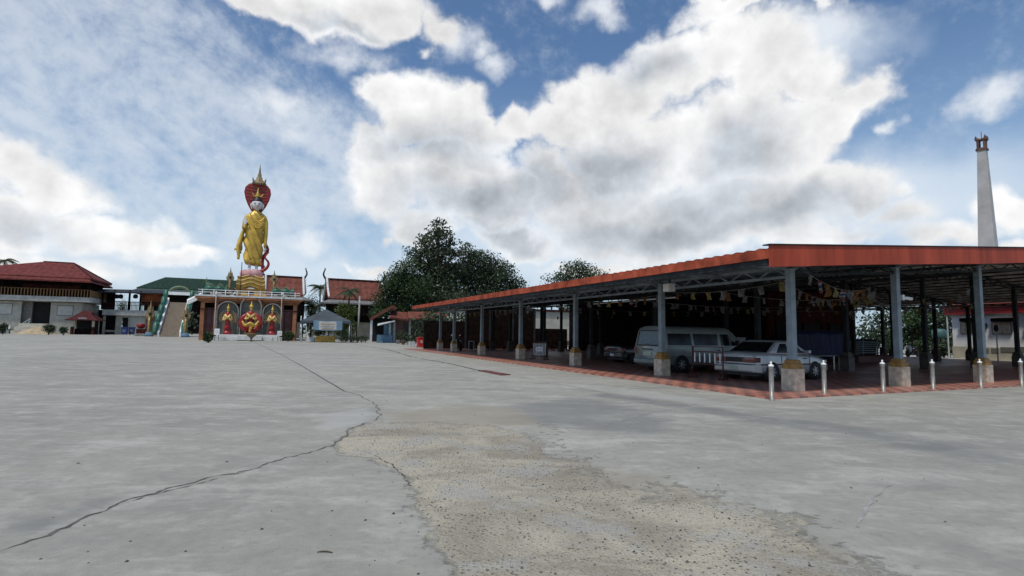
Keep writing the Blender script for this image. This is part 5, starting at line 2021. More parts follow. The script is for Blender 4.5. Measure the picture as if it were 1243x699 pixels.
naga_head('gilded naga statue with fan of heads left of the staircase foot', 180.5, 408.2, 363.5, 14)
naga_head('gilded naga statue with fan of heads right of the staircase foot', 224.5, 409.2, 366.0, 13)
Fb = Fac(170, 407.8)
t = Fb.thing('red_planter', 'red lacquered planter with pots left of the naga statue', 'planter')
Fb.rect(165, 176, 399.2, 405.8, 0, 1.6).build('box', M['redwood'], t, bevel=.06)
Fb.rect(163, 175, 404.9, 408, -.8, -.02).build('stone_base', M['greyarch'], t, bevel=.06)
MB().lathe([(.35, 0), (.75, .4), (.7, .9), (.5, 1.0)], (Fb.u(170, 398), .8, Fb.z(170, 398.8)), 14).build('bowl', M['darkred'], t)
Fb = Fac(188, 408.0)
t = Fb.thing('maroon_box', 'low maroon box between naga statue and staircase', 'box')
Fb.rect(185.8, 192, 396.5, 407.2, .6, 2.2).build('box', M['maroon'], t, bevel=.05)
Fb.rect(185.5, 192.4, 395.8, 396.4, .5, 2.3).build('lid', M['redwood'], t)

# ------------------------------------------------------------------ shrine platform
F = Fac(300, 413.2)
SH = F
t = F.thing('shrine_platform', 'terracotta two storey shrine platform with cornice and maroon screens', 'shrine')
top_z = F.z(300, 360.0)
xl, xr = F.u(243, 385), F.u(361, 385)
DP = 15.0
mb = MB()
mb.box(xl - .7, xr + .5, -.8, DP, top_z - .45, top_z)
mb.box(xl - .4, xr + .2, -.5, DP - .3, top_z - .75, top_z - .452)
mb.build('cornice', M['orangewall'], t)
MB().box(xl - .72, xr + .52, -.84, -.803, top_z - .18, top_z + .04).build('cornice_edge', M['pale'], t)
zb0 = F.z(300, 368.8)
MB().box(xl, xr, -.1, .25, zb0, top_z - .76).build('beam', M['orangewall'], t)
for px in (245.3, 262, 318, 341.5, 357.5):
    x = F.u(px, 385)
    MB().box(x - .24, x + .24, -.2, .35, 0, zb0 - .004).build('pillar', M['orangewall'], t)
MB().box(xl + .2, xr - .2, .6, .8, 0, F.z(300, 374.6)).build('screen', M['maroon'], t)
MB().box(xl + .3, xr - .3, 1.8, 2.0, 0, top_z - .8).build('inner_wall', M['black'], t)
MB().box(xr - .3, xr, .4, DP - .5, 0, top_z - .77).build('side_wall', M['maroon'], t)
MB().box(xl, xl + .3, .4, DP - .5, 0, top_z - .77).build('side_wall', M['maroon'], t)
mb = MB()
for px in (345, 352, 250, 256):
    x = F.u(px, 395)
    mb.box(x - .05, x + .05, -.28, -.205, 0, F.z(300, 375.5))
mb.box(xl, F.u(262, 385), -.28, -.205, F.z(250, 375.5), F.z(250, 374.6))
mb.box(F.u(342, 385), xr, -.28, -.205, F.z(250, 375.5), F.z(250, 374.6))
mb.build('screen_frame', M['redwood'], t)
# slanting white roof of the stair landing on the left
mb = MB()
for k in range(3):
    mb.sheet([F.pt(227, 368.2 - k * 1.6, 1.5), F.pt(244, 360.2 - k * 1.9, 1.5), F.pt(244, 358.9 - k * 1.9, 5), F.pt(227, 366.9 - k * 1.6, 5)], .2)
mb.build('landing_roof', M['bluewhite'], t)
# railing on top
zr0, zr1 = top_z + .005, F.z(300, 353.0)
rr_ = F.thing('platform_railing', 'white railing with posts along the shrine platform edge', 'railing')
mb = MB()
for px in np.linspace(246, 358, 9):
    x = F.u(px, 357)
    mb.box(x - .05, x + .05, -.58, -.48, zr0, zr1)
for zz in (zr1 - .12, zr0 + (zr1 - zr0) * .45):
    mb.box(xl - .4, xr + .2, -.56, -.50, zz, zz + .08)
mb.build('bars', M['bluewhite'], rr_)
for (px0, px1, s_, lab) in ((249, 276, 1, 'green dragon body coiled on the platform left of the gold base'), (330, 357, -1, 'green dragon body coiled on the platform right of the gold base')):
    x0, x1 = F.u(px0, 357, .8), F.u(px1, 357, .8)
    tt = thing('green_dragon', lab, 'statue', F.O + F.ax * (x0 + x1) / 2 + F.ay * .8 + np.array([0, 0, top_z]), TH, 'green dragons on the platform')
    hw = (x1 - x0) / 2
    pts, rs = [], []
    for i in range(41):
        q = i / 40
        pts.append((-hw + 2 * hw * q, 0, .55 + .42 * abs(math.sin(q * 7.5 + (0 if s_ > 0 else .4)))))
        rs.append(.30 + .16 * abs(math.sin(q * 7.5)))
    MB().tube(pts, rs, 10).build('body', M['green'], tt)
    mb = MB()
    for i in range(2, 40, 2):
        p_ = Vector(pts[i])
        mb.tube([p_ + Vector((0, 0, rs[i] * .7)), p_ + Vector((.1, 0, rs[i] + .35))], [.13, .02], 5)
    mb.build('fin', M['greenGold'], tt)
    mb = MB()
    mb.box(-hw * .8, hw * .7, 1.0, 1.6, .0, 1.05)
    mb.build('base', M['pale'], tt)
x, z = F.fx(252.5, 351, .8)
tt = thing('dragon_spire', 'green dragon crest rising at the left end of the platform', 'statue', F.O + F.ax * F.u(252.5, 352, 2) + F.ay * 2 + np.array([0, 0, top_z]), TH)
w = F.scale(250, 350)
MB().lathe([(w * 4.5, 0), (w * 5, w * 4), (w * 4.4, w * 9), (w * 4.2, w * 13), (w * 3, w * 17), (w * 1.2, w * 20)], n=12, sx=.9, sy=.6).build('body', M['green'], tt)
MB().tube([(-w * 2, 0, w * 15), (-w * 2.6, 0, w * 21), (-w * 2.3, 0, w * 28)], [w * 1.3, w * .8, w * .1], 7).build('crest', M['greenGold'], tt)

naga_head('naga head statue on the platform left of the gold base', 278.3, 357.5, 323.5, 11, 'oldgold', False, v=2.5, F=F)
naga_head('naga head statue on the platform right of the gold base', 331.8, 357.5, 327.5, 11, 'oldgold', False, v=2.5, F=F)
for (px, ht, lab) in ((291.5, 318, 'thin flag pole left of the pink lotus'),):
    x, z = F.fx(px, 357, 2.0)
    P = F.O + F.ax * x + F.ay * 2 + np.array([0, 0, top_z])
    o = MB().cyl((0, 0, 0), (0, 0, F.z(px, ht, 2) - top_z), .05).build('thin_pole', M['darksteel'], None, tuple(P))
    tag(o, lab, 'pole')
for (px, py0, py1, lab) in ((262, 358, 371, 'white lamp post at the left of the platform front'), (342, 359, 374, 'white lamp post at the right of the platform front')):
    P = F.O + F.ax * F.u(px, 365, -1.0) + F.ay * -1.0
    t2 = thing('lamp_post', lab, 'lamp post', P, TH, 'lamp posts at the shrine front')
    MB().cyl((0, 0, 0), (0, 0, F.z(px, py0, -1)), .03).build('pole', M['pale'], t2)
    MB().lathe([(.03, 0), (.11, .1), (.10, .4), (.03, .5)], (0, 0, F.z(px, py0, -1)), 10).build('lamp', M['signwhite'], t2)

# gold wave base, lotus
GC = (F.u(304.5, 350, 4.0), 4.0)
sc = F.scale(305, 345, 4.0)
gb = thing('gold_wave_base', 'gilded base of stacked wave bands under the pink lotus', 'statue base', F.O + F.ax * GC[0] + F.ay * GC[1] + np.array([0, 0, top_z]), TH)
zp = lambda py: F.z(305, py, 4.0) - top_z
mb = MB()
mb.box(-20 * sc, 20 * sc, -8 * sc, 12 * sc, 0, zp(357.6))
mb.box(-18 * sc, 18 * sc, -7 * sc, 11 * sc, zp(357.6), zp(352))
mb.box(-19.5 * sc, 19.5 * sc, -8.4 * sc, 12 * sc, zp(352), zp(350.6))
mb.build('plinth_block', M['paleGold'], gb, bevel=.05)
MB().box(-3.5 * sc, 3.5 * sc, -8.6 * sc, -6.9 * sc, zp(357), zp(354)).build('opening', M['black'], gb)
mb = MB()
for k in range(14):
    x = (-17 + 34 * k / 13) * sc
    if abs(x) > 4.5 * sc:
        mb.box(x - .5 * sc, x + .5 * sc, -7.6 * sc, -7.03 * sc, zp(357.3), zp(352.6))
mb.build('pilasters', M['gold'], gb)
for k, (py, wd, dp, th_) in enumerate(((346.5, 17.5, 9.5, 5.0), (341.6, 17.0, 9.2, 4.6), (337.4, 16.4, 8.8, 4.2))):
    mb = MB()
    vs, fs = [], []
    n_ = 32
    poly = []
    up_ = []
    for i in range(n_ + 1):
        s = i / n_ * 2 - 1
        bell = math.exp(-(s * 2.2) ** 2) * 4.6 - (1 - abs(s)) * .3 + 1.2 * max(0, abs(s) - .72) / .28
        up_.append((s * wd * sc, zp(py) + bell * sc * .95))
    lo_ = [(x, z - (th_ + 1.6 * (1 - abs(x) / (wd * sc))) * sc) for x, z in up_]
    band = mb.prism(up_ + lo_[::-1], -dp * sc, dp * sc, 0, False)
    band.build('wave_band', M['gold'], gb, bevel=.10)
    mb = MB()
    mb.tube([(x * 1.01, -dp * sc - .03, z - .05) for x, z in up_], .11, 6)
    mb.build('wave_rim', M['paleGold'], gb)
lt = thing('lotus_pedestal', 'pink lotus pedestal carrying the standing gold statue', 'pedestal', F.O + F.ax * GC[0] + F.ay * GC[1] + np.array([0, 0, F.z(305, 337.2, 4.0)]), TH)
hl = F.z(305, 328.0, 4.0) - F.z(305, 337.2, 4.0)
mb = MB()
mb.lathe([(11.5 * sc, 0), (13.6 * sc, hl * .2), (14.3 * sc, hl * .5), (13.8 * sc, hl * .78), (12.6 * sc, hl * .95), (11 * sc, hl)], n=48, sy=.72, fn=lambda g, z: 1 + .025 * abs(math.sin(g * 9)))
mb.build('petals', M['pink'], lt)
MB().lathe([(12.2 * sc, -hl * .12), (12.6 * sc, .02 * hl)], n=32, sy=.72).build('base_ring', M['paleGold'], lt)

# ------------------------------------------------------------------ the great standing statue
F = SH
SX, SV = F.u(306.5, 328, 4.0), 4.0
SZ = F.z(306, 328.2, 4.0)
k = (F.z(307, 240, 4.0) - SZ) / (328.2 - 240)           # metres per photo pixel on the figure
st = thing('standing_statue', 'colossal standing statue in gold robe under a red serpent hood', 'statue', F.O + F.ax * SX + F.ay * SV + np.array([0, 0, SZ]), TH)


def robe_mesh():
    """draped robe: elliptical sections with slanting folds"""
    prof = [(7, 10.6, 6.2, -.2), (9, 11.2, 6.6, -.2), (14, 11.0, 6.4, -.2), (22, 10.6, 6.2, 0), (32, 10.9, 6.2, .3), (42, 11.4, 6.2, .6), (50, 11.5, 6.0, .8), (57, 11.7, 5.9, 1.0), (63, 11.8, 5.7, 1.1), (66.5, 11.2, 5.2, 1.1), (69, 9.0, 4.4, 1.0), (71, 5.8, 3.4, .9), (72.6, 3.6, 2.8, .8)]
    P = np.array(prof)
    zs = np.linspace(7, 72.6, 96)
    n = 110
    vs, fs = [], []
    for z in zs:
        rx, ry, cx = (np.interp(z, P[:, 0], P[:, j]) for j in (1, 2, 3))
        for q in range(n):
            g = 2 * math.pi * q / n
            x, y = math.cos(g), math.sin(g)
            # folds sweep from the shoulder on the left down to the hem on the right
            ph = z * .23 + x * 5.2 - .9 * math.sin(z * .05)
            fold = .27 * (abs(math.sin(ph * .82)) ** .8 - .6) + .03 * math.sin(ph * 3.1 + 1)
            if z > 60:
                fold *= max(0, (74 - z) / 14)
            if y < -.2:
                fold *= 1.15
            f_ = 1 + fold
            # left hanging sleeve side bulges out
            bul = 0
            if x < -.35:
                bul = 2.6 * math.exp(-((z - 38) / 12) ** 2) * (-x - .35)
            zz = z + (0 if z > 12 else (-1.4 * math.cos(g - .6)))
            vs.append(((rx * .88 * f_ + bul) * x * k + cx * k, ry * f_ * y * k, zz * k))
    for i in range(len(zs) - 1):
        for q in range(n):
            q2 = (q + 1) % n
            fs.append((i * n + q, i * n + q2, (i + 1) * n + q2, (i + 1) * n + q))
    fs.append(tuple(range(n - 1, -1, -1)))
    fs.append(tuple((len(zs) - 1) * n + q for q in range(n)))
    return MB().add(vs, fs, 0, True)


robe_mesh().build('robe', M['gold'], st)
# sash over the shoulder and the trailing drape at the left
mb = MB()
for j in range(5):
    o_ = j * 1.5
    mb.tube([((-8.4 + o_ * .3) * k, -4.6 * k, (66 - o_) * k), ((-4 + o_ * .2) * k, -6.3 * k, (60.5 - o_ * 1.1) * k), ((3) * k, -6.5 * k, (58.5 - o_ * 1.3) * k), ((7.8) * k, -5.6 * k, (61 - o_ * 1.1) * k), ((9.8) * k, -3.6 * k, (66 - o_) * k)], [.4 * k, .9 * k, 1.0 * k, .9 * k, .4 * k], 8)
mb.build('shoulder_folds', M['gold'], st)
mb = MB()
for j, (a, b) in enumerate(((0, 1.0), (1.6, .9), (3.2, .75), (4.6, .6))):
    pts, rs = [], []
    for i in range(15):
        s = i / 14
        pts.append(((-11.2 - 5.2 * math.sin(s * 2.2) * b - .5 * math.sin(s * 13 + j * 2)) * k, (-3.8 + a * 1.2) * k, (49 - 37 * s * (1 - .10 * j)) * k))
        rs.append((1.1 + 1.0 * math.sin(s * 3.0)) * k)
    mb.tube(pts, rs, 8)
    e = pts[9]
    mb.tube([e, (e[0] - 2.2 * k, e[1], e[2] - .8 * k), (e[0] - 3.4 * k, e[1], e[2] - 2.8 * k)], [1.6 * k, 1.3 * k, .5 * k], 7)
mb.build('hanging_drape', M['gold'], st)
# sleeves
mb = MB()
mb.tube([(9.6 * k, 0, 66 * k), (11.6 * k, -.5 * k, 59 * k), (12.3 * k, -1.0 * k, 47 * k), (12.3 * k, -1.6 * k, 36 * k), (12.2 * k, -2 * k, 28.5 * k)], [2.4 * k, 2.6 * k, 2.3 * k, 1.9 * k, 1.6 * k], 12)
mb.build('sleeve', M['gold'], st)
mb = MB()
mb.tube([(-8.4 * k, 0, 66 * k), (-10.4 * k, -1.2 * k, 58 * k), (-10.9 * k, -3.2 * k, 50 * k), (-10.2 * k, -6.0 * k, 52 * k)], [2.5 * k, 3.0 * k, 3.0 * k, 2.4 * k], 12)
mb.build('sleeve', M['gold'], st)


def hand(parent, pos, rot, s, name='hand'):
    """palm with five fingers along +z"""
    mb = MB()
    mb.tube([(0, 0, -1.3 * s), (0, 0, 0), (0, 0, 1.0 * s), (0, 0, 1.9 * s)], [.55 * s, .78 * s, .98 * s, .85 * s], 10, flat=.42)
    for i, (x, l) in enumerate(((-.68, 1.25), (-.24, 1.6), (.2, 1.75), (.64, 1.5))):
        mb.tube([(x * s, 0, 1.6 * s), (x * 1.05 * s, -.08 * s, (1.8 + l * .5) * s), (x * 1.08 * s, -.22 * s, (1.8 + l) * s)], [.24 * s, .21 * s, .12 * s], 7)
    mb.tube([(.7 * s, 0, .2 * s), (1.25 * s, -.2 * s, .8 * s), (1.42 * s, -.3 * s, 1.55 * s)], [.3 * s, .25 * s, .14 * s], 7)
    return mb.build(name, M['skin'], parent, pos, rot=rot)


hand(st, (12.2 * k, -2.2 * k, 27.6 * k), (rad(180), 0, 0), 1.45 * k)
h_ = hand(st, (-10.3 * k, -7.0 * k, 55.5 * k), (rad(-6), 0, rad(8)), 1.75 * k)
# feet
for x in (-3.6, 4.0):
    mb = MB()
    mb.tube([(x * k, 0, 8.5 * k), (x * k, -.1 * k, 3 * k), (x * k, -.6 * k, 1.3 * k)], [1.9 * k, 1.55 * k, 1.6 * k], 10)
    mb.tube([(x * k, 1.2 * k, 1.1 * k), (x * k, -2 * k, 1.1 * k), (x * k, -5.2 * k, .7 * k)], [1.2 * k, 1.5 * k, 1.2 * k], 10, flat=.75)
    for j in range(5):
        xx = x + (j - 2) * .58
        mb.tube([(xx * k, -5.0 * k, .6 * k), (xx * k, -6.6 * k + abs(j - 1.5) * .3 * k, .45 * k)], [.36 * k, .26 * k], 6)
    mb.build('foot', M['skin'], st)
# head with face, long ears, hair and crown
HC = (1.2 * k, -1.2 * k, 79.0 * k)
mb = MB()
prof = [(1.9, -6.0), (2.0, -4.4), (3.0, -4.2), (4.3, -3.0), (5.2, -1.2), (5.6, .8), (5.5, 2.8), (4.9, 4.6), (3.6, 6.2), (1.2, 7.0)]
mb.lathe([(r * k, z * k) for r, z in prof], (0, 0, 0), 24, sx=.98, sy=.98)
mb.tube([(0, -5.3 * k, 1.8 * k), (0, -6.0 * k, .2 * k), (0, -6.5 * k, -.9 * k), (0, -5.4 * k, -1.2 * k)], [.45 * k, .55 * k, .85 * k, .6 * k], 8)
for s in (-1, 1):
    mb.tube([(s * 5.5 * k, 0, 1.8 * k), (s * 6.1 * k, 0, .2 * k), (s * 5.7 * k, 0, -2.2 * k), (s * 5.2 * k, 0, -4.2 * k)], [.7 * k, .9 * k, .65 * k, .5 * k], 7)
    mb.tube([(s * 3.6 * k, -4.2 * k, 2.2 * k), (s * 2.1 * k, -5.2 * k, 2.6 * k), (s * .8 * k, -5.5 * k, 2.0 * k)], [.18 * k, .3 * k, .2 * k], 6)
hd = mb.build('head', M['skin'], st, HC)
hd.scale = (1.1, 1.1, 1.1)
mb = MB()
for s in (-1, 1):
    mb.tube([(s * 3.5 * k, -4.15 * k, .95 * k), (s * 2.3 * k, -5.12 * k, .75 * k), (s * 1.0 * k, -5.5 * k, .95 * k)], [.1 * k, .26 * k, .1 * k], 6)
mb.build('eyes', M['hair'], hd)
MB().tube([(-1.7 * k, -4.55 * k, -2.45 * k), (-.6 * k, -5.0 * k, -2.65 * k), (.6 * k, -5.0 * k, -2.65 * k), (1.7 * k, -4.55 * k, -2.45 * k)], [.15 * k, .34 * k, .34 * k, .15 * k], 6).build('mouth', M['pink'], hd)
mb = MB()
mb.lathe([(5.35 * k, 3.5 * k), (5.5 * k, 4.4 * k), (5.0 * k, 6.2 * k), (3.6 * k, 7.6 * k), (2.9 * k, 8.6 * k), (2.5 * k, 9.9 * k), (1.2 * k, 11 * k)], (0, .35 * k, 0), 24)
mb.build('hair', M['hair'], hd)
mb = MB()
mb.lathe([(2.7 * k, 9.2 * k), (3.0 * k, 10.0 * k), (2.1 * k, 11.2 * k), (2.4 * k, 12.2 * k), (1.3 * k, 14.2 * k), (.7 * k, 17 * k), (.1 * k, 20 * k)], (0, .2 * k, 0), 14)
for s in (-1, 1):
    mb.tube([(s * 2.4 * k, 0, 10 * k), (s * 4.4 * k, 0, 11.4 * k), (s * 5.4 * k, 0, 14 * k)], [.7 * k, .6 * k, .08 * k], 6)
mb.build('crown', M['gold'], hd)
# serpent hood behind the head
hx, hz = F.u(312.5, 240, 4.0) - SX, 0
zz_ = lambda py: (F.z(312, py, 4.0) - SZ)
outl = []
for (x, y) in ((312.5, 263), (307.5, 256.5), (303, 249), (299.8, 241), (298.2, 233.5), (299.2, 227.5), (302.5, 223.6), (307, 221.8), (312.5, 221.5), (318, 221.8), (322.5, 223.6), (325.8, 227.5), (326.8, 233.5), (325.2, 241), (322, 249), (317.5, 256.5)):
    outl.append(((x - 312.5) * k + hx, zz_(y)))
mb = MB()
mb.prism(outl, 3.0 * k, 4.6 * k)
hood = mb.build('serpent_hood', M['darkred'], st, bevel=.12)
mb = MB()
pts = [(x, 3.6 * k, z) for x, z in outl]
mb.tube(pts + [pts[0]], .55 * k, 7)
mb.build('hood_rim', M['redpaint'], hood)
for j in range(8):
    py = 226.5 + j * 4.0
    hwid = np.interp(py, [222, 227, 233.5, 241, 249, 256.5, 262], [6, 12.6, 13.8, 12.2, 9, 4.6, 1]) * k
    pts = []
    for i in range(13):
        s = i / 6 - 1
        pts.append((hx + s * hwid * .97, 2.95 * k, zz_(py) + (1.6 * (1 - s * s)) * -k + 1.0 * k))
    MB().tube(pts, [.42 * k * (1 - .5 * abs(i / 6 - 1)) for i in range(13)], 6).build('hood_scale', M['oldgold'], hood)
mb = MB()
zc0 = zz_(223.5)
mb.lathe([(0.2 * k, 0), (7.6 * k, .1 * k), (8.2 * k, 2.2 * k), (7.2 * k, 3.4 * k), (5.2 * k, 4.0 * k), (5.0 * k, 5.6 * k), (3.6 * k, 6.6 * k), (3.3 * k, 9 * k), (2.4 * k, 10.2 * k), (2.1 * k, 13 * k), (1.3 * k, 15 * k), (.9 * k, 19 * k), (.1 * k, 26.5 * k)], (hx + 1.0 * k, 3.8 * k, zc0), 20, sy=.55)
for s in (-1, 0, 1):
    mb.tube([(hx + (1 + s * 5.5) * k, 1.5 * k, zc0 + 2 * k), (hx + (1 + s * 6.6) * k, 1.5 * k, zc0 + 5 * k), (hx + (1 + s * 7.6) * k, 1.5 * k, zc0 + 9 * k)], [1.5 * k, 1.1 * k, .1 * k], 7)
mb.build('hood_crown', M['oldgold'], st)
# serpent tail and coil at the right
mb = MB()
tp = [(306, 329.5), (312, 330), (318, 328.5), (321.5, 325.5), (323.5, 321.5), (323, 317.5), (320.5, 314.5), (319.4, 311.8), (321.2, 308.4), (323.8, 306.2)]
mb.tube([((x - 306.5) * k, -3.2 * k + abs(i - 4) * .1 * k, (328.8 - y) * k) for i, (x, y) in enumerate(tp)], [1.9 * k, 2.0 * k, 1.9 * k, 1.7 * k, 1.5 * k, 1.3 * k, 1.15 * k, 1.0 * k, .8 * k, .2 * k], 9)
mb.build('serpent_tail', M['darkred'], st)
mb = MB()
mb.tube([(319.5 * 0 + 12.5 * k, .5 * k, 32 * k), (14.6 * k, .8 * k, 27 * k), (14.2 * k, 1 * k, 22.5 * k), (11.6 * k, 1.2 * k, 18.5 * k), (10.4 * k, 1.2 * k, 13 * k), (10.6 * k, 0, 6 * k), (11 * k, -2 * k, 1.5 * k)], [2.2 * k, 2.4 * k, 2.2 * k, 1.9 * k, 1.7 * k, 1.7 * k, 1.8 * k], 10)
mb.build('serpent_coil', M['darkred'], st)

# ------------------------------------------------------------------ niches with robed figures
zbase = F.z(300, 406.2, -1.6)
pb = F.thing('shrine_plinth', 'stepped white stone plinth before the three arched niches', 'plinth')
mb = MB()
mb.box(F.u(258, 410, -2.4), F.u(342.5, 410, -2.4), -2.4, -.3, 0, zbase * .62)
mb.box(F.u(262, 410, -2.0), F.u(339, 410, -2.0), -2.0, -.3, zbase * .621, zbase)
mb.box(F.u(287, 410, -2.8), F.u(318, 410, -2.8), -2.9, -.3, zbase * .1, zbase * .85)
mb.build('steps', M['stonewhite'], pb, bevel=.03)
mb = MB()
for px in (272, 296.5, 307, 331):
    mb.box(F.u(px - .25, 410, -2.4), F.u(px + .25, 410, -2.4), -2.43, -2.403, .05, zbase * .6)
mb.build('panel_joint', M['greyarch'], pb)
niches = (((262.3, 289.8), 365.2, 'left grey arched niche behind the red robed figure'), ((290.6, 317.3), 359.8, 'taller middle grey arched niche behind the red robed figure'), ((318.2, 342.3), 368.2, 'right grey arched niche behind the red robed figure'))
for (xa, xb), pt_, lab in niches:
    n_ = F.thing('arched_niche', lab, 'niche', 'arched niches of the shrine')
    ua, ub = F.u(xa, 385, -.7), F.u(xb, 385, -.7)
    zt_ = F.z((xa + xb) / 2, pt_, -.7)
    c_, r_ = (ua + ub) / 2, (ub - ua) / 2
    outer = [(ua, zbase * .5), (ub, zbase * .5)] + [(c_ + r_ * math.cos(g), zt_ - r_ + r_ * math.sin(g)) for g in np.linspace(0, math.pi, 21)]
    MB().prism(outer, -.32, -.30).build('screen', M['nichefill'], n_)
    mb = MB()
    ri = r_ * .88
    arc_o = [(c_ + r_ * math.cos(g), zt_ - r_ + r_ * math.sin(g)) for g in np.linspace(0, math.pi, 21)]
    arc_i = [(c_ + ri * math.cos(g), zt_ - r_ + ri * math.sin(g)) for g in np.linspace(0, math.pi, 21)]
    po = [(ub, zbase * .5)] + arc_o + [(ua, zbase * .5)]
    pi_ = [(c_ + ri, zbase * .5)] + arc_i + [(c_ - ri, zbase * .5)]
    for a in range(len(po) - 1):
        mb.prism([po[a], po[a + 1], pi_[a + 1], pi_[a]], -.8, -.325)
    mb.build('frame', M['greyarch'], n_)


def figure(lab, px, py0, py_head, py_top, w, arms, F=F, v=-1.3):
    """robed standing figure with crown; arms: thin gilded arms spread like rays"""
    x, z0 = F.u(px, py0, v), zbase
    s = F.scale(px, 390, v)
    H = F.z(px, py_top, v) - z0
    hz_ = F.z(px, py_head, v) - z0
    t = thing('robed_figure', lab, 'statue', F.O + F.ax * x + F.ay * v + np.array([0, 0, z0]), TH, 'red robed figures in the niches')
    W = w * s
    MB().lathe([(W * .62, 0), (W * .62, .25), (W * .5, .3), (W * .5, .5)], n=14, sy=.6).build('pedestal', M['redpaint'], t)
    mb = MB()
    mb.lathe([(W * .48, .5), (W * .42, hz_ * .3), (W * .36, hz_ * .5), (W * .40, hz_ * .66), (W * .46, hz_ * .78), (W * .30, hz_ * .86), (W * .12, hz_ * .89)], n=30, sy=.55, fn=lambda g, z: 1 + .09 * math.sin(g * 11 + z * 2))
    mb.build('robe', M['redpaint'], t)
    mb = MB()
    mb.lathe([(W * .10, hz_ * .86), (W * .10, hz_ * .9), (W * .17, hz_ * .94), (W * .20, hz_), (W * .18, hz_ * 1.04), (W * .05, hz_ * 1.08)], n=16)
    mb.tube([(0, -W * .18, hz_ * 1.0), (0, -W * .24, hz_ * .975), (0, -W * .18, hz_ * .965)], [.03, .05, .03], 6)
    hd = mb.build('head', M['paleGold'], t)
    mb = MB()
    mb.lathe([(W * .26, hz_ * 1.02), (W * .30, hz_ * 1.045), (W * .18, hz_ * 1.08), (W * .15, hz_ * 1.12), (W * .05, (hz_ * 1.1 + H) / 2), (.02, H)], n=14)
    mb.build('crown', M['gold'], hd)
    mb = MB()
    mb.tube([(-W * .44, -.1, hz_ * .80), (-W * .2, -W * .32, hz_ * .70), (0, -W * .36, hz_ * .66), (W * .2, -W * .32, hz_ * .70), (W * .44, -.1, hz_ * .80)], [.12, .2, .22, .2, .12], 8)
    mb.tube([(-W * .40, -.05, hz_ * .78), (-W * .6, -W * .22, hz_ * .58), (-W * .2, -W * .4, hz_ * .62)], [.16, .18, .14], 8)
    mb.tube([(W * .40, -.05, hz_ * .78), (W * .6, -W * .22, hz_ * .58), (W * .2, -W * .4, hz_ * .62)], [.16, .18, .14], 8)
    mb.build('collar', M['paleGold'], t)
    if arms:
        for i in range(18):
            g = -.5 + 4.14 * i / 17
            L_ = 11.2 * s
            c = Vector((0, .35, hz_ * .66))
            d = Vector((math.cos(g), 0, math.sin(g)))
            MB().tube([c + d * (W * .4), c + d * L_ * .7, c + d * L_], [.07, .06, .09], 5).build('ray_arm', M['oldgold'], t)
    else:
        mb = MB()
        for sg in (-1, 1):
            mb.tube([(sg * W * .42, -.1, hz_ * .76), (sg * W * .85, -.2, hz_ * .62), (sg * W * 1.0, -.25, hz_ * .42), (sg * W * .75, -.3, hz_ * .24), (sg * W * .3, -.4, hz_ * .18)], [.2, .34, .40, .34, .2], 10, flat=.6)
        mb.build('billowing_scarf', M['redpaint'], t)
        mb = MB()
        mb.tube([(-W * .9, -.75, hz_ * .50), (-W * .55, -.85, hz_ * .34), (0, -.95, hz_ * .42), (W * .5, -.85, hz_ * .33), (W * .9, -.75, hz_ * .52)], [.12, .22, .26, .22, .12], 8)
        mb.tube([(0, -.95, hz_ * .45), (.1, -.9, hz_ * .3), (-.1, -.9, hz_ * .1)], [.2, .22, .1], 8)
        mb.build('gold_sash', M['gold'], t)
    return t


figure('red robed figure with ray like arms in the left niche', 275.5, 403.5, 375.3, 368.6, 8, True)
figure('red robed figure with billowing scarf in the middle niche', 303.5, 404.5, 373.6, 365.3, 11, False)
figure('red robed figure with ray like arms in the right niche', 329.5, 404.5, 377.2, 370.6, 7.6, True)
for (xa, xb, y0, y1, lab) in ((260, 266.4, 398.8, 406.2, 'white notice board at the left of the stone plinth'), (336.6, 342.2, 401.6, 407.4, 'white notice board at the right of the stone plinth')):
    P = F.O + F.ax * F.u((xa + xb) / 2, 405, -3.0) + F.ay * -3.0
    t = thing('notice_board', lab, 'sign', P, TH, 'white notice boards at the shrine')
    hw = (xb - xa) / 2 * F.scale(xa, 400, -3)
    zt_, zb_ = F.z(xa, y0, -3), F.z(xa, y1, -3)
    b_ = MB().box(-hw, hw, -.03, .03, zb_, zt_).build('board', M['signwhite'], t)
    mb = MB()
    for i in range(3):
        mb.box(-hw * .7, hw * .7, -.036, -.0305, zt_ - (.3 + i * .2) * (zt_ - zb_) - .03, zt_ - (.3 + i * .2) * (zt_ - zb_))
    mb.build('faint_lines', M['machine'], b_)
    for x in (-hw * .7, hw * .7):
        MB().box(x - .03, x + .03, .031, .09, 0, zt_ - .05).build('leg', M['darksteel'], t)
P = ground(304.8, 414.6)
s = P[1] / FPX
t = thing('incense_urn', 'bronze incense urn on a narrow stem before the shrine plinth', 'urn', P, TH)
MB().lathe([(1.9 * s, 0), (1.9 * s, .5 * s), (1.1 * s, 1.0 * s), (1.0 * s, 3.4 * s), (1.6 * s, 4.2 * s)], n=12).build('stem', M['oldgold'], t)
MB().lathe([(1.4 * s, 4.2 * s), (2.6 * s, 5.4 * s), (5.2 * s, 7.6 * s), (5.6 * s, 8.2 * s), (5.6 * s, 9.2 * s), (6.2 * s, 9.3 * s), (6.2 * s, 10.0 * s), (5.0 * s, 10.1 * s), (4.8 * s, 9.2 * s)], n=16).build('bowl', M['oldgold'], t)
for x in (-1, 1):
    MB().tube([(x * 5.6 * s, 0, 8.4 * s), (x * 7.2 * s, 0, 9.0 * s), (x * 7.2 * s, 0, 10.6 * s), (x * 6.0 * s, 0, 10.4 * s)], [.35 * s] * 4, 7).build('handle', M['oldgold'], t)
bush('round clipped bush left of the stone plinth', 252.8, 416.0, 13, 13.5, 'leafmid', 21, n=1400, size=.24)
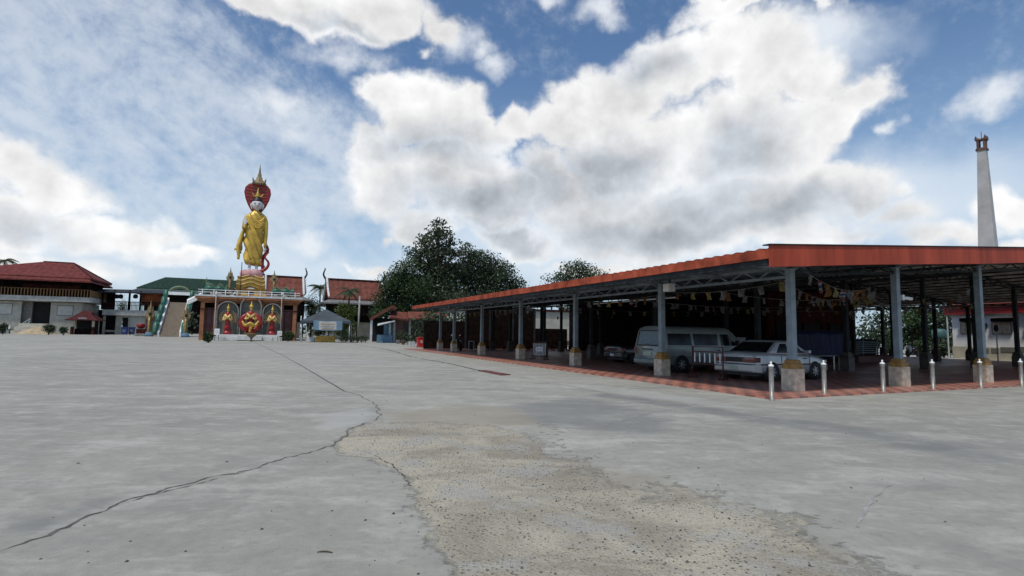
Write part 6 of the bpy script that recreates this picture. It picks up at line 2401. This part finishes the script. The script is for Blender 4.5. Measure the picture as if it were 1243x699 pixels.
bush('round clipped bush right of the stone plinth', 349.5, 414.3, 14, 12.5, 'leafmid', 22, n=1400, size=.24)

# ------------------------------------------------------------------ gabled halls with spires
def thai_hall(lab, Y, pxl, pxr, py_ridge, py_eave, spire_px, spire_top, left_end, wall_dark='darkwood'):
    F = Fac((pxl + pxr) / 2, 405, Y=Y)
    t = F.thing('gabled_hall', lab, 'building', 'gabled halls with upturned roof ends')
    u0, u1 = F.u(pxl, py_eave), F.u(pxr, py_eave)
    xm = (pxl + pxr) / 2
    dz = 5.0
    ze, zr_ = F.z(xm, py_eave), F.z(xm, py_ridge, dz)
    n_ = 8
    vs, fs = [], []
    for i in range(n_ + 1):                           # concave sweep of the roof
        s = i / n_
        v = dz * s
        z = ze + (zr_ - ze) * (.72 * s + .28 * s * s)
        off = -.25 * (1 - s) if left_end else 0
        vs += [(u0 + (.9 * s * 0), v, z), (u1, v, z), (u0, v, z - .3), (u1, v, z - .3)]
    for i in range(n_):
        a, b = i * 4, (i + 1) * 4
        fs += [(a, a + 1, b + 1, b), (a + 2, b + 2, b + 3, a + 3), (a, b, b + 2, a + 2), (a + 1, a + 3, b + 3, b + 1)]
    fs += [(0, 2, 3, 1)]
    mb = MB().add(vs, fs)
    o_ = len(mb.v)
    back = [(x, 2 * dz - y + .004, z) for x, y, z in vs]
    mb.add(back, [tuple(reversed(f)) for f in fs])
    mb.build('roof', M['roofthai'], t)
    for (x, sg) in ((u0, -1), (u1, 1)):
        mb = MB()
        pts = [(x + sg * .1, vs[i * 4][1] - .1, vs[i * 4][2] + .15) for i in range(n_ + 1)]
        mb.tube(pts, [.26] * (n_ + 1), 6)
        pts2 = [(a, 2 * dz - b, c) for a, b, c in pts]
        mb.tube(pts2, [.26] * (n_ + 1), 6)
        mb.build('bargeboard', M['stonewhite'], t)
        mb = MB()
        for i in range(1, n_ * 2):
            a = vs[(i // 2) * 4]
            mb.tube([(x + sg * .25, a[1], a[2] + .2), (x + sg * .55, a[1] - .15, a[2] + .75)], [.16, .03], 5)
        mb.build('flame_finial', M['darkred'], t)
        zt_ = F.z(spire_px, spire_top, dz) if True else 0
        MB().tube([(x + sg * .1, dz, zr_ - .2), (x + sg * .75, dz, zr_ + .9), (x + sg * .45, dz, zr_ + 2), (x + sg * .65, dz, zt_)], [.22, .16, .10, .04], 7).build('spire', M['darkwood'], t)
    MB().box(u0 - .2, u1 + .2, dz - .2, dz + .2, zr_ + .02, zr_ + .3).build('ridge_cap', M['roofmar'], t)
    ze2 = F.z(xm, py_eave + 5.4, -1.5)
    mb = MB()
    skirt(mb, u0 - 1.6, u1 + 1.6, -1.8, 2 * dz + 1.8, ze2, 1.8, 2.2, ze - .15, .25)
    mb.build('lower_roof', mat('grey tin eave', (.17, .165, .16), .7, .2, 1), t)
    MB().box(u0 + .3, u1 - .3, .8, 2 * dz - .8, 3.2, ze - .35).build('upper_wall', M[wall_dark], t)
    MB().box(u0 + .3, u1 - .3, 1.2, 2 * dz - 1.2, 0, 3.19).build('lower_wall', M['creamwall'], t)
    n2 = 6
    for i in range(n2):
        x = u0 + (u1 - u0) * (i + .5) / n2
        w_ = MB().box(x - .9, x + .9, .74, .796, 4.4, ze - 1.2).build('window', M['redwood'], t)
        MB().box(x - .6, x + .6, .70, .738, 4.6, ze - 1.5).build('pane', M['black'], w_)
    for i in range(5):
        x = u0 + (u1 - u0) * i / 4
        MB().box(x - .18, x + .18, -.9, -.5, 0, ze2 - .1).build('post', M['darkwood'], t)
    return t


thai_hall('gabled hall with terracotta roof close behind the shrine', 104, 322, 368.5, 336.5, 357.5, 371.2, 325.5, False)
thai_hall('gabled hall with wide terracotta roof right of the tent', 98, 399.8, 468, 341.2, 362.8, 397, 326.0, True)

# ------------------------------------------------------------------ tent with table
F = Fac(396, 415.6, th=rad(14))
t = F.thing('canopy_tent', 'dark grey canopy tent with a wide banner across its front', 'tent')
ul, ur = F.u(366.5, 390), F.u(424.5, 390)
ze = F.z(396, 389.6)
DT = 5.0
um = F.u(395.6, 376, 1.0)
zt_ = F.z(395.6, 375.3, 1.0)
mb = MB()
mb.sheet([(ul - .15, -.15, ze), (ur + .15, -.15, ze), (um, 1.0, zt_)], .03)
mb.build('front_slope', M['tentgrey'], t)
mb = MB()
mb.sheet([(ur + .15, -.146, ze), (ur + .15, DT, ze), (um, DT - 1, zt_), (um + .003, 1.0, zt_)], .03)
mb.sheet([(ur + .15, DT + .004, ze), (ul - .15, DT + .004, ze), (um, DT - .996, zt_)], .03)
mb.build('rear_slope', M['tentgrey'], t)
MB().sheet([(ul - .15, DT, ze), (ul - .15, -.146, ze), (um - .003, 1.0, zt_), (um - .003, DT - 1, zt_)], .03).build('left_slope', M['tentlit'], t)  # paler copy of the canvas, painted as if this side caught more light
mb = MB()
mb.sheet([(ul - .17, -.17, ze - .28), (ur + .17, -.17, ze - .28), (ur + .17, -.17, ze + .01), (ul - .17, -.17, ze + .01)], .015)
mb.sheet([(ul - .17, DT, ze - .28), (ul - .17, -.15, ze - .28), (ul - .17, -.15, ze + .01), (ul - .17, DT, ze + .01)], .015)
mb.build('valance', M['tentgrey'], t)
for x in (ul, ur):
    for v in (0, DT - .1):
        g_ = MB().cyl((x, v, .0), (x, v, ze - .02), .045).build('leg', M['pale'], t)
        MB().box(x - .12, x + .12, v - .12, v + .12, 0, .5).build('foot_weight', M['concretepole'], g_)
mb = MB()
xa, xb = F.u(380.5, 393, -.2), F.u(415.5, 393, -.2)
z0, z1 = F.z(397, 400.2, -.2), F.z(397, 388.8, -.2)
n_ = 24
def strip(s0, s1, t0, t1, off, m, name, parent):
    mb = MB()
    for i in range(n_):
        a, b = s0 + (s1 - s0) * i / n_, s0 + (s1 - s0) * (i + 1) / n_
        w_ = lambda s: -.22 - off + .05 * math.sin(s * 14) * 1
        sag = lambda s: -.10 * (1 - (2 * s - 1) ** 2)
        q = [(xa + (xb - xa) * a, w_(a), z0 + (z1 - z0) * t0 + sag(a)), (xa + (xb - xa) * b, w_(b), z0 + (z1 - z0) * t0 + sag(b)), (xa + (xb - xa) * b, w_(b), z0 + (z1 - z0) * t1 + sag(b)), (xa + (xb - xa) * a, w_(a), z0 + (z1 - z0) * t1 + sag(a))]
        mb.sheet(q, .008)
    return mb.build(name, m, parent)
bn = thing('banner', 'pale blue and white banner tied across the tent front', 'banner', F.O, rad(14))
strip(0, 1, 0, 1, 0, M['bannerblue'], 'cloth', bn)
strip(.2, .8, .08, .95, .012, M['bannerwhite'], 'centre_field', bn)
strip(.27, .73, .60, .72, .022, M['bannerbrown'], 'printed_band', bn)
strip(.25, .75, .34, .46, .022, M['machine'], 'printed_band', bn)
strip(.3, .7, .12, .26, .022, M['bannerbrown'], 'printed_band', bn)
Ft = Fac(395, 415.4, th=rad(14))
t = Ft.thing('offering_table', 'table under a gold cloth standing in the tent', 'table')
xa, xb, zt_ = Ft.u(383.6, 411), Ft.u(406.0, 411), Ft.z(395, 407.8)
mb = MB()
n_ = 60
vs, fs = [], []
per = []
for i in range(n_):
    s = i / n_ * 4
    side, q = int(s), s - int(s)
    c = [(xa, 0), (xb, 0), (xb, .8), (xa, .8)]
    a, b = c[side], c[(side + 1) % 4]
    per.append((a[0] + (b[0] - a[0]) * q, a[1] + (b[1] - a[1]) * q, [(0, -1), (1, 0), (0, 1), (-1, 0)][side]))
for j, z in enumerate((.02, zt_ * .5, zt_)):
    for i, (x, y, nn) in enumerate(per):
        o_ = (.035 * math.sin(i * 1.9) + .03) * (1 - j / 2)
        vs.append((x + nn[0] * o_, y + nn[1] * o_, z))
for j in range(2):
    for i in range(n_):
        i2 = (i + 1) % n_
        fs.append((j * n_ + i, j * n_ + i2, (j + 1) * n_ + i2, (j + 1) * n_ + i))
fs.append(tuple(2 * n_ + i for i in range(n_)))
mb.add(vs, fs, 0, False)
mb.build('tablecloth', M['clothgold'], t)
MB().box(xa + .05, xb - .05, .05, .75, zt_ - .06, zt_ - .01).build('tabletop', M['darkwood'], t)
for x, lab, w_, h_ in ((.32, 'small pale bowl on the left of the gold cloth', .16, .2), (.56, 'tall white flower vase on the middle of the gold cloth', .2, .6), (.86, 'pale round bowl on the right of the gold cloth', .18, .22)):
    P = Ft.O + Ft.ax * (xa + (xb - xa) * x) + Ft.ay * .4 + np.array([0, 0, zt_ + .004])
    o = MB().lathe([(w_ * .5, 0), (w_, h_ * .3), (w_ * .8, h_ * .6), (w_ * .45, h_ * .75), (w_ * .7, h_)], n=12).build('vase' if h_ > .5 else 'bowl', M['signwhite'], None, tuple(P))
    tag(o, lab, 'vase' if h_ > .5 else 'bowl', 'vessels on the gold cloth')
P = ground(377.5, 414.6)
t = thing('white_planter', 'low white planter with leaves at the left tent leg', 'planter', P, 0)
MB().box(-.5, .5, -.25, .25, 0, .62, taper=1.1).build('tub', M['pale'], t, bevel=.02)
link('foliage', leaf_mesh([(0, 0, .85, .5, .3, .3)], 120, .16, 9, .5, .2), M['leafmid'], t)

# ------------------------------------------------------------------ red roofed shed, counter, bins and pots
F = Fac(470, 416.2)
t = F.thing('snack_shed', 'low shed with red gable roofs and blue counter beside the pavilion end', 'shed')
mb = MB()
mb.sheet([F.pt(448, 386.6, 0), F.pt(475.5, 370.6, 0), F.pt(478, 369.5, 6), F.pt(451, 385.0, 6)], .35)
mb.sheet([F.pt(475.5, 370.9, .01), F.pt(480, 375.5, .01), F.pt(482, 374.5, 6), F.pt(478, 369.8, 6)], .3)
mb.build('gable_roof', M['roofthai'], t)
mb = MB()
mb.sheet([F.pt(473, 384.2, -.6), F.pt(496, 388.0, -.6), F.pt(494, 379.0, 3.2), F.pt(475, 377.4, 3.2)], .25)
mb.build('porch_roof', M['roofthai'], t)
mb = MB()
mb.sheet([F.pt(495, 386.4, -.3), F.pt(558, 386.6, -.3), F.pt(556, 378.8, 3.0), F.pt(495, 378.0, 3.0)], .2)
mb.build('long_roof', M['roofthai'], t)
mb = MB()
mb.sheet([F.pt(458, 394.6, -1.4), F.pt(479, 389.4, -1.4), F.pt(480, 388.3, 1), F.pt(459, 392.0, 1)], .1)
mb.build('awning', M['pale'], t)
for (px, y0, y1) in ((450.6, 387, 415), (478.6, 388, 414.5), (497.3, 388, 414.8)):
    x = F.u(px, 400, .4)
    MB().box(x - .13, x + .13, .3, .56, 0, F.z(px, y0, .4)).build('post', M['pale'] if px < 460 else M['concretepole'], t)
F.rect(458.6, 476.5, 406.4, 416.2, 0, .8).build('counter', M['bluecounter'], t)
F.rect(466, 479, 392.5, 406, .8, .9).build('window', M['bluecounter'], t)
F.rect(472.3, 474.2, 392.5, 406.2, .7, .795).build('white_post', M['pale'], t)
F.rect(452, 560, 387, 415, 5.5, 5.7).build('rear_wall', M['black'], t)
F.rect(480, 489, 389, 412, 2.5, 2.7).build('side_panel', M['maroon'], t)
P = ground(510.3, 422.0)
t = thing('red_bin', 'bright red plastic bin at the far end of the pavilion', 'bin', P, TH)
MB().box(-.30, .30, -.3, .3, .08, .92, taper=1.12).build('body', M['binred'], t, bevel=.03)
MB().box(-.37, .37, -.37, .37, .925, 1.02).build('lid', M['binred'], t, bevel=.03)
for x in (-.26, .26):
    MB().cyl((x - .03, .28, .1), (x + .03, .28, .1), .1, n=14).build('wheel', M['tyre'], t)
MB().box(-.12, .12, -.345, -.315, .45, .75).build('pale_label', M['pink'], t)
for i, (px, py, w, h, lab) in enumerate(((483, 417.4, 8, 16, 'potted shrub nearest the blue counter'), (489.5, 418.2, 9, 18, 'potted shrub in the middle of the pot row'), (496, 418.6, 7, 13, 'potted shrub before the right shed post'), (500.5, 419.4, 5, 9, 'low potted plant left of the red bin'))):
    P = ground(px, py)
    s = P[1] / FPX
    t = thing('potted_plant', lab, 'potted plant', P, 0, 'potted plants along the shed')
    MB().lathe([(w * .22 * s, 0), (w * .34 * s, h * .28 * s), (w * .36 * s, h * .3 * s), (w * .30 * s, h * .3 * s)], n=14).build('pot', M['planter'] if i % 2 else M['concretepole'], t)
    link('foliage', leaf_mesh([(0, 0, h * .65 * s, w * .5 * s, w * .45 * s, h * .36 * s)], 260, .17, 40 + i, .5, .15), M['leafdark'], t)
P = ground(503, 420.6)
t = thing('grey_tub', 'square pale tub between potted plants and red bin', 'tub', ground(499.8, 420.4), TH)
MB().box(-.28, .28, -.28, .28, 0, .5, taper=1.1).build('tub', M['pale'], t, bevel=.02)
MB().box(-.24, .24, -.24, .24, .44, .47).build('soil', M['bark'], t)
t = thing('side_table', 'small white topped table behind the far end column', 'table', ground(524, 422.5), TH)
MB().box(-.45, .45, -.3, .3, .80, .84).build('tabletop', M['signwhite'], t)
for x in (-.4, .4):
    for y in (-.25, .25):
        MB().box(x - .02, x + .02, y - .02, y + .02, .03, .80).build('leg', M['darksteel'], t)

# greenery by the tent, pole, hedge
P = ground(434.5, 414.5)
Yp = P[1]
s = Yp / FPX
o = MB().cyl((0, 0, 0), (0, 0, at(434.5, 359.5, Yp)[2]), .16, .12, 12).build('pole', M['concretepole'], None, tuple(P))
tag(o, 'slim grey concrete utility pole right of the tent', 'pole')
b = ground(418, 413.2)
s = b[1] / FPX
tree('small_tree', 'small yellow green tree between tent and concrete pole', b, [(0, 0, 26 * s, 13 * s, 10 * s, 11 * s), (-4 * s, 0, 38 * s, 9 * s, 8 * s, 9 * s), (6 * s, 0, 36 * s, 10 * s, 8 * s, 8 * s), (8 * s, 0, 16 * s, 9 * s, 8 * s, 10 * s), (-6 * s, 1, 14 * s, 9 * s, 8 * s, 9 * s)], 3200, .26, 'leafyel', .12, 31)
palm('slim palm rising above the small tree by the tent', at(422, 405, 88) * np.array([1, 1, 0]), at(422, 353, 88)[2], 15, 2.3, seed=5, group='palms')
palm('palm left of the wide gabled roof', at(386.5, 405, 108) * np.array([1, 1, 0]), at(387, 350, 108)[2], 17, 3.6, seed=6, group='palms')
palm('tall palm leaning in at the far left frame edge', at(-3, 405, 125) * np.array([1, 1, 0]), at(-3, 316, 125)[2], 17, 3.2, seed=9, group='palms')
palm('short palm right of the green platform dragon', at(377, 405, 112) * np.array([1, 1, 0]), at(377, 372, 112)[2], 14, 3.2, seed=12, group='palms')
bush('dark tree behind the tent left of the palm', 376, 409.6, 26, 52, 'leafdark', 33, n=2200, size=.4, name='tree', cat='tree', group=None)
bush('dark tree behind the tent under the palm fronds', 396, 410.0, 30, 36, 'leafdark', 34, n=2000, size=.4, name='tree', cat='tree', group=None)
bush('leafy shrub behind the table inside the tent', 390, 412.2, 30, 18, 'leafdark', 35, n=1400, size=.25, name='shrub', cat='shrub', group=None)
bush('dark shrub at the right tent leg', 416, 413.4, 24, 14, 'leafdark', 36, n=1200, size=.22, name='shrub', cat='shrub', group=None)
Fh = Fac(431, 416.0)
hd_ = Fh.thing('clipped_hedge', 'low clipped hedge right of the tent below the pole', 'hedge')
x0, x1 = Fh.u(413, 412), Fh.u(447, 412)
bl = [(x0 + (x1 - x0) * (i + .5) / 7, .6, .55, (x1 - x0) / 11, .55, .5) for i in range(7)]
link('foliage', leaf_mesh(bl, 1600, .16, 51, .6, .2), M['hedge'], hd_)
mb = MB()
for q in bl:
    mb.cyl((q[0], .6, 0), (q[0], .6, .6), .04)
mb.build('stem', M['bark'], hd_)

# ------------------------------------------------------------------ the tall trees
Yt = 66.0
s = Yt / FPX
def tb(px, py, rx, ry, Y0, dy=0.0):
    p_ = at(px, py, Y0)
    return np.array([p_[0], dy, p_[2], rx * Y0 / FPX, rx * Y0 / FPX * .85, ry * Y0 / FPX])


def tall(lab, pxb, Y0, bl, n, size, m, seed, r, clump=0, shell=.5, squash=.7, spread=1.0):
    b = at(pxb, 405, Y0) * np.array([1, 1, 0])
    L_ = []
    for i, q in enumerate(bl):
        a = tb(*q, Y0, ((i * 37) % 11 - 5) * .28)
        L_.append((a[0] - b[0], *a[1:]))
    return tree('tall_tree', lab, b, L_, n, size, m, r, seed, 'tree', 'tall trees beyond the pavilion', clump, None, shell, squash, spread)


tall('tall teak like tree with loose pointed crown, highest of the clump', 530, 84,
     [(534, 274, 5, 6), (529, 282, 6, 6), (541, 281, 5, 5), (535, 288, 8, 6), (517, 287, 5, 4), (511, 293, 5, 5), (522, 294, 8, 6), (545, 293, 7, 5), (532, 301, 11, 6), (506, 311, 8, 4), (496, 304, 4, 3), (517, 308, 11, 6), (541, 307, 12, 6), (561, 303, 5, 3), (566, 300, 3, 3), (554, 309, 6, 3), (528, 316, 14, 6),
      (512, 322, 11, 7), (530, 330, 18, 10), (547, 328, 14, 10), (522, 345, 17, 10), (540, 348, 18, 12), (528, 362, 20, 10), (552, 362, 16, 10), (510, 340, 9, 8), (522, 378, 20, 9)], 15000, .44, 'leafteak', 61, .34, 16, .2, .62, 1.25)
tall('broad bushy tree on the left of the clump', 486, 82,
     [(496, 324, 9, 7), (486, 336, 14, 10), (500, 338, 14, 11), (476, 346, 12, 11), (468, 362, 12, 11), (490, 356, 20, 14), (508, 352, 14, 13), (476, 374, 16, 10), (498, 374, 20, 11), (462, 378, 9, 9), (515, 372, 14, 12)], 24000, .28, 'leafmid', 62, .30, 26, .2, .7, 2.2)
tall('dense dark domed tree on the right of the clump', 592, 90,
     [(572, 314, 15, 11), (585, 318, 16, 12), (600, 324, 16, 12), (615, 334, 13, 12), (624, 346, 13, 13), (632, 360, 9, 12), (560, 328, 18, 12), (578, 335, 24, 16), (602, 345, 22, 16), (560, 350, 22, 16), (590, 362, 30, 16), (618, 366, 18, 12), (555, 372, 22, 14), (580, 384, 30, 14), (612, 386, 24, 10)], 36000, .32, 'leafdark', 63, .40, 30, .3, .7, 2.2)
tall('dark tree showing above the pavilion roof, right of the clump', 700, 88,
     [(690, 330, 12, 8), (703, 326, 12, 8), (715, 331, 12, 7), (728, 334, 8, 4), (680, 338, 10, 6), (700, 342, 26, 10), (665, 341, 4, 3), (722, 345, 18, 8), (700, 360, 26, 16), (700, 385, 24, 16)], 12000, .32, 'leafdark', 64, .34, 26, .25, .7, 2.1)
for i, (px, Y0, py, lab) in enumerate(((600, 58, 378, 'dark understorey tree behind the added dark end wall'), (540, 57, 388, 'dark understorey tree at the far end of the pavilion'), (665, 60, 376, 'dark understorey tree behind the pale plastered house'))):
    if i == 2:
        continue
    tall(lab, px, Y0, [(px, py, 26, 12), (px - 18, py + 12, 22, 13), (px + 18, py + 12, 22, 13), (px, py + 22, 30, 12)], 2600, .34, 'leafdark', 70 + i, .25, 5)

# ------------------------------------------------------------------ right: white house, chimney, trees
F = Fac(1200, 437.6, th=rad(-80))
t = F.thing('white_house', 'white house with red eave and hooded windows seen through the pavilion', 'house')
x0, x1 = F.u(1156.5, 410), F.u(1420, 410)
zt_ = F.z(1200, 380)
MB().box(x0, x1, 0, 6, 0, zt_).build('wall', M['bluewhite'], t)
MB().box(x0 - .03, x1, -.06, -.003, 0, F.z(1190, 421)).build('lower_wall', M['creamwall'], t)
mb = MB()
e0 = F.u(1135.5, 378, -1.2)
mb.box(e0, x1 + .5, -.35, 7, F.z(1190, 380, -1.2), F.z(1190, 373.2, -1.2))
mb.build('eave', M['redpaint'], t)
mb = MB()
hip(mb, e0 - .1, x1 + .6, -.45, 7.1, F.z(1190, 372.8, -1.2) + .12, e0 + 4, x1 - 3, F.z(1190, 372.8, -1.2) + 2.2, .1)
mb.build('roof', M['roofred'], t)
MB().box(e0 + .1, e0 + .17, -.3, -.23, 0, F.z(1190, 381, -1.2)).build('post', M['pale'], t)
for (a, b) in ((1166.5, 1178), (1204.5, 1226.5), (1246, 1268)):
    f_ = F.rect(a - 1, b + 1, 390, 405.6, -.05, -.004).build('window', M['panelframe'], t)
    F.rect(a, (a + b) / 2 - .4, 391, 404.8, -.08, -.052).build('pane', M['plinth'], f_)
    F.rect((a + b) / 2 + .4, b, 391, 404.8, -.08, -.052).build('pane', M['plinth'], f_)
    h_ = F.rect(a - 3, b + 3, 384.2, 385.8, -.5, -.004).build('window_hood', M['panelframe'], t)
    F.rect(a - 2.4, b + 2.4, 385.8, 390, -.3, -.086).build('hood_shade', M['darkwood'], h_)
for (a, b, c, d) in ((1188, 1200, 422.8, 428.2), (1203, 1212, 422.8, 428.2), (1214.5, 1232, 421.4, 427.4), (1234, 1260, 421, 427)):
    F.rect(a, b, c, d, -.09, -.063).build('vent_slot', M['nichefill'], t)
F.rect(1189, 1193, 392.5, 398, -.4, -.004).build('air_unit', M['darksteel'], t)
t = thing('lamp_standard', 'short dark lamp standard before the white house windows', 'lamp', F.O + F.ax * F.u(1210.5, 420, -1.5) + F.ay * -1.5, 0)
MB().cyl((0, 0, 0), (0, 0, 2.2), .04).build('pole', M['pale'], t)
MB().lathe([(.05, 2.2), (.14, 2.3), (.12, 2.6), (.03, 2.7)], n=10).build('lamp', M['darksteel'], t)

Yc = 68.0
b = at(1206, 405, Yc) * np.array([1, 1, 0])
t = thing('crematorium_chimney', 'tall tapering whitewashed chimney with rust red lantern top', 'chimney', b, rad(35))
zt_, zl = at(1191, 183, Yc)[2], at(1191, 168, Yc)[2]
sc_ = Yc / FPX
w1 = 13.2 * sc_ / 2 / 1.57
z303 = at(1199, 303, Yc)[2]
w303 = 25 * sc_ / 2 / 1.57
slope = (w303 - w1) / (zt_ - z303)
w0 = w1 + slope * zt_
lx = at(1191.0, 183, Yc)[0] - b[0]
bx = 0
mb = MB()
n_ = 12
vs, fs = [], []
for i in range(n_ + 1):
    z = zt_ * i / n_
    w_ = w0 + (w1 - w0) * i / n_
    for (a_, c_) in ((-1, -1), (1, -1), (1, 1), (-1, 1)):
        vs.append((a_ * w_, c_ * w_, z))
for i in range(n_):
    for q in range(4):
        q2 = (q + 1) % 4
        fs.append((i * 4 + q, i * 4 + q2, (i + 1) * 4 + q2, (i + 1) * 4 + q))
fs += [(3, 2, 1, 0), tuple(n_ * 4 + q for q in range(4))]
mb.add(vs, fs)
mb.build('shaft', M['chimney'], t, bevel=.04)
hl = zl - zt_
mb = MB()
w2 = w1 * 1.02
for (a_, c_) in ((-1, -1), (1, -1), (1, 1), (-1, 1)):
    mb.box(a_ * w2 - .24 * (1 if a_ > 0 else 0) * 1 - (0 if a_ > 0 else 0), a_ * w2 + (.24 if a_ < 0 else 0), min(c_ * w2, c_ * w2 - c_ * .24), max(c_ * w2, c_ * w2 - c_ * .24), zt_ + .3, zl - .25)
    mb.tube([(a_ * w2 * .9, c_ * w2 * .9, zl - .3), (a_ * w2 * 1.05, c_ * w2 * 1.05, zl), (a_ * w2 * 1.0, c_ * w2 * 1.0, zl + .35)], [.18, .14, .02], 6)
mb.box(-w2 * 1.25, w2 * 1.25, -w2 * 1.25, w2 * 1.25, zt_ + .003, zt_ + .18)
mb.box(-w2 * 1.15, w2 * 1.15, -w2 * 1.15, w2 * 1.15, zt_ + .181, zt_ + .32)
mb.box(-w2 * 1.05, w2 * 1.05, -w2 * 1.05, w2 * 1.05, zl - .26, zl - .1)
mb.build('lantern', M['lantern'], t)
MB().cyl((0, 0, zl - .1), (0, 0, at(1189, 160, Yc)[2]), .035).build('lightning_rod', M['darksteel'], t)

for (px, Y0, bl, n, lab, sd, m) in (
    (1105, 52, [(1100, 385, 14, 12), (1112, 395, 16, 16), (1098, 412, 14, 16), (1120, 415, 12, 14)], 2600, 'leafy green tree beyond the pavilion floor, left of the white house', 91, 'leafmid'),
    (1138, 56, [(1135, 384, 14, 12), (1146, 400, 14, 18), (1130, 408, 14, 16), (1148, 420, 10, 12)], 2400, 'darker green tree beside the white house corner', 92, 'leafdark'),
    (1075, 58, [(1075, 380, 22, 14), (1062, 400, 22, 18), (1085, 410, 20, 16)], 2400, 'dark green tree behind the timber hall corner', 93, 'leafdark')):
    tall(lab, px, Y0, bl, n, .32, m, sd, .2, 5)
bush('round green bush at the edge of the painted sunlit strip', 1118, 434.0, 30, 20, 'leafmid', 95, n=1800, size=.22)
bush('low dark bush right of the far scooter', 1146, 435.0, 20, 18, 'leafdark', 96, n=1200, size=.22)
o = thing('water_tank', 'pale teal water tank among the trees left of the white house', 'tank', at(1140, 405, 47) * np.array([1, 1, 0]), 0)
MB().lathe([(.5, 1.7), (.55, 1.8), (.55, 2.3), (.4, 2.45), (.1, 2.5)], n=20).build('tank', mat('teal tank', (.05, .12, .115), .5, .1, 2), o)
mb = MB()
for a_ in range(4):
    mb.bar((.7 * math.cos(a_ * 1.57 + .7), .7 * math.sin(a_ * 1.57 + .7), 0), (.4 * math.cos(a_ * 1.57 + .7), .4 * math.sin(a_ * 1.57 + .7), 1.7), .08)
mb.build('stand', M['darksteel'], o)

# distant planting closing the gaps at the horizon
g = random.Random(77)
vs = []
mb_ = []
for i in range(46):
    a_ = rad(-60 + i * 2.75)
    R_ = g.uniform(165, 230)
    mb_.append((R_ * math.sin(a_), R_ * math.cos(a_), 2.5, g.uniform(6, 10), 5, g.uniform(2.5, 5.0)))
me = leaf_mesh(mb_, 9000, 1.1, 78, .8, .4)
me.materials.append(M['leafdark'])
o = bpy.data.objects.new('distant_treeline', me)
COL.objects.link(o)
o['kind'] = 'stuff'
o['label'] = 'far dark treeline along the horizon behind the temple buildings'
o['category'] = 'treeline'
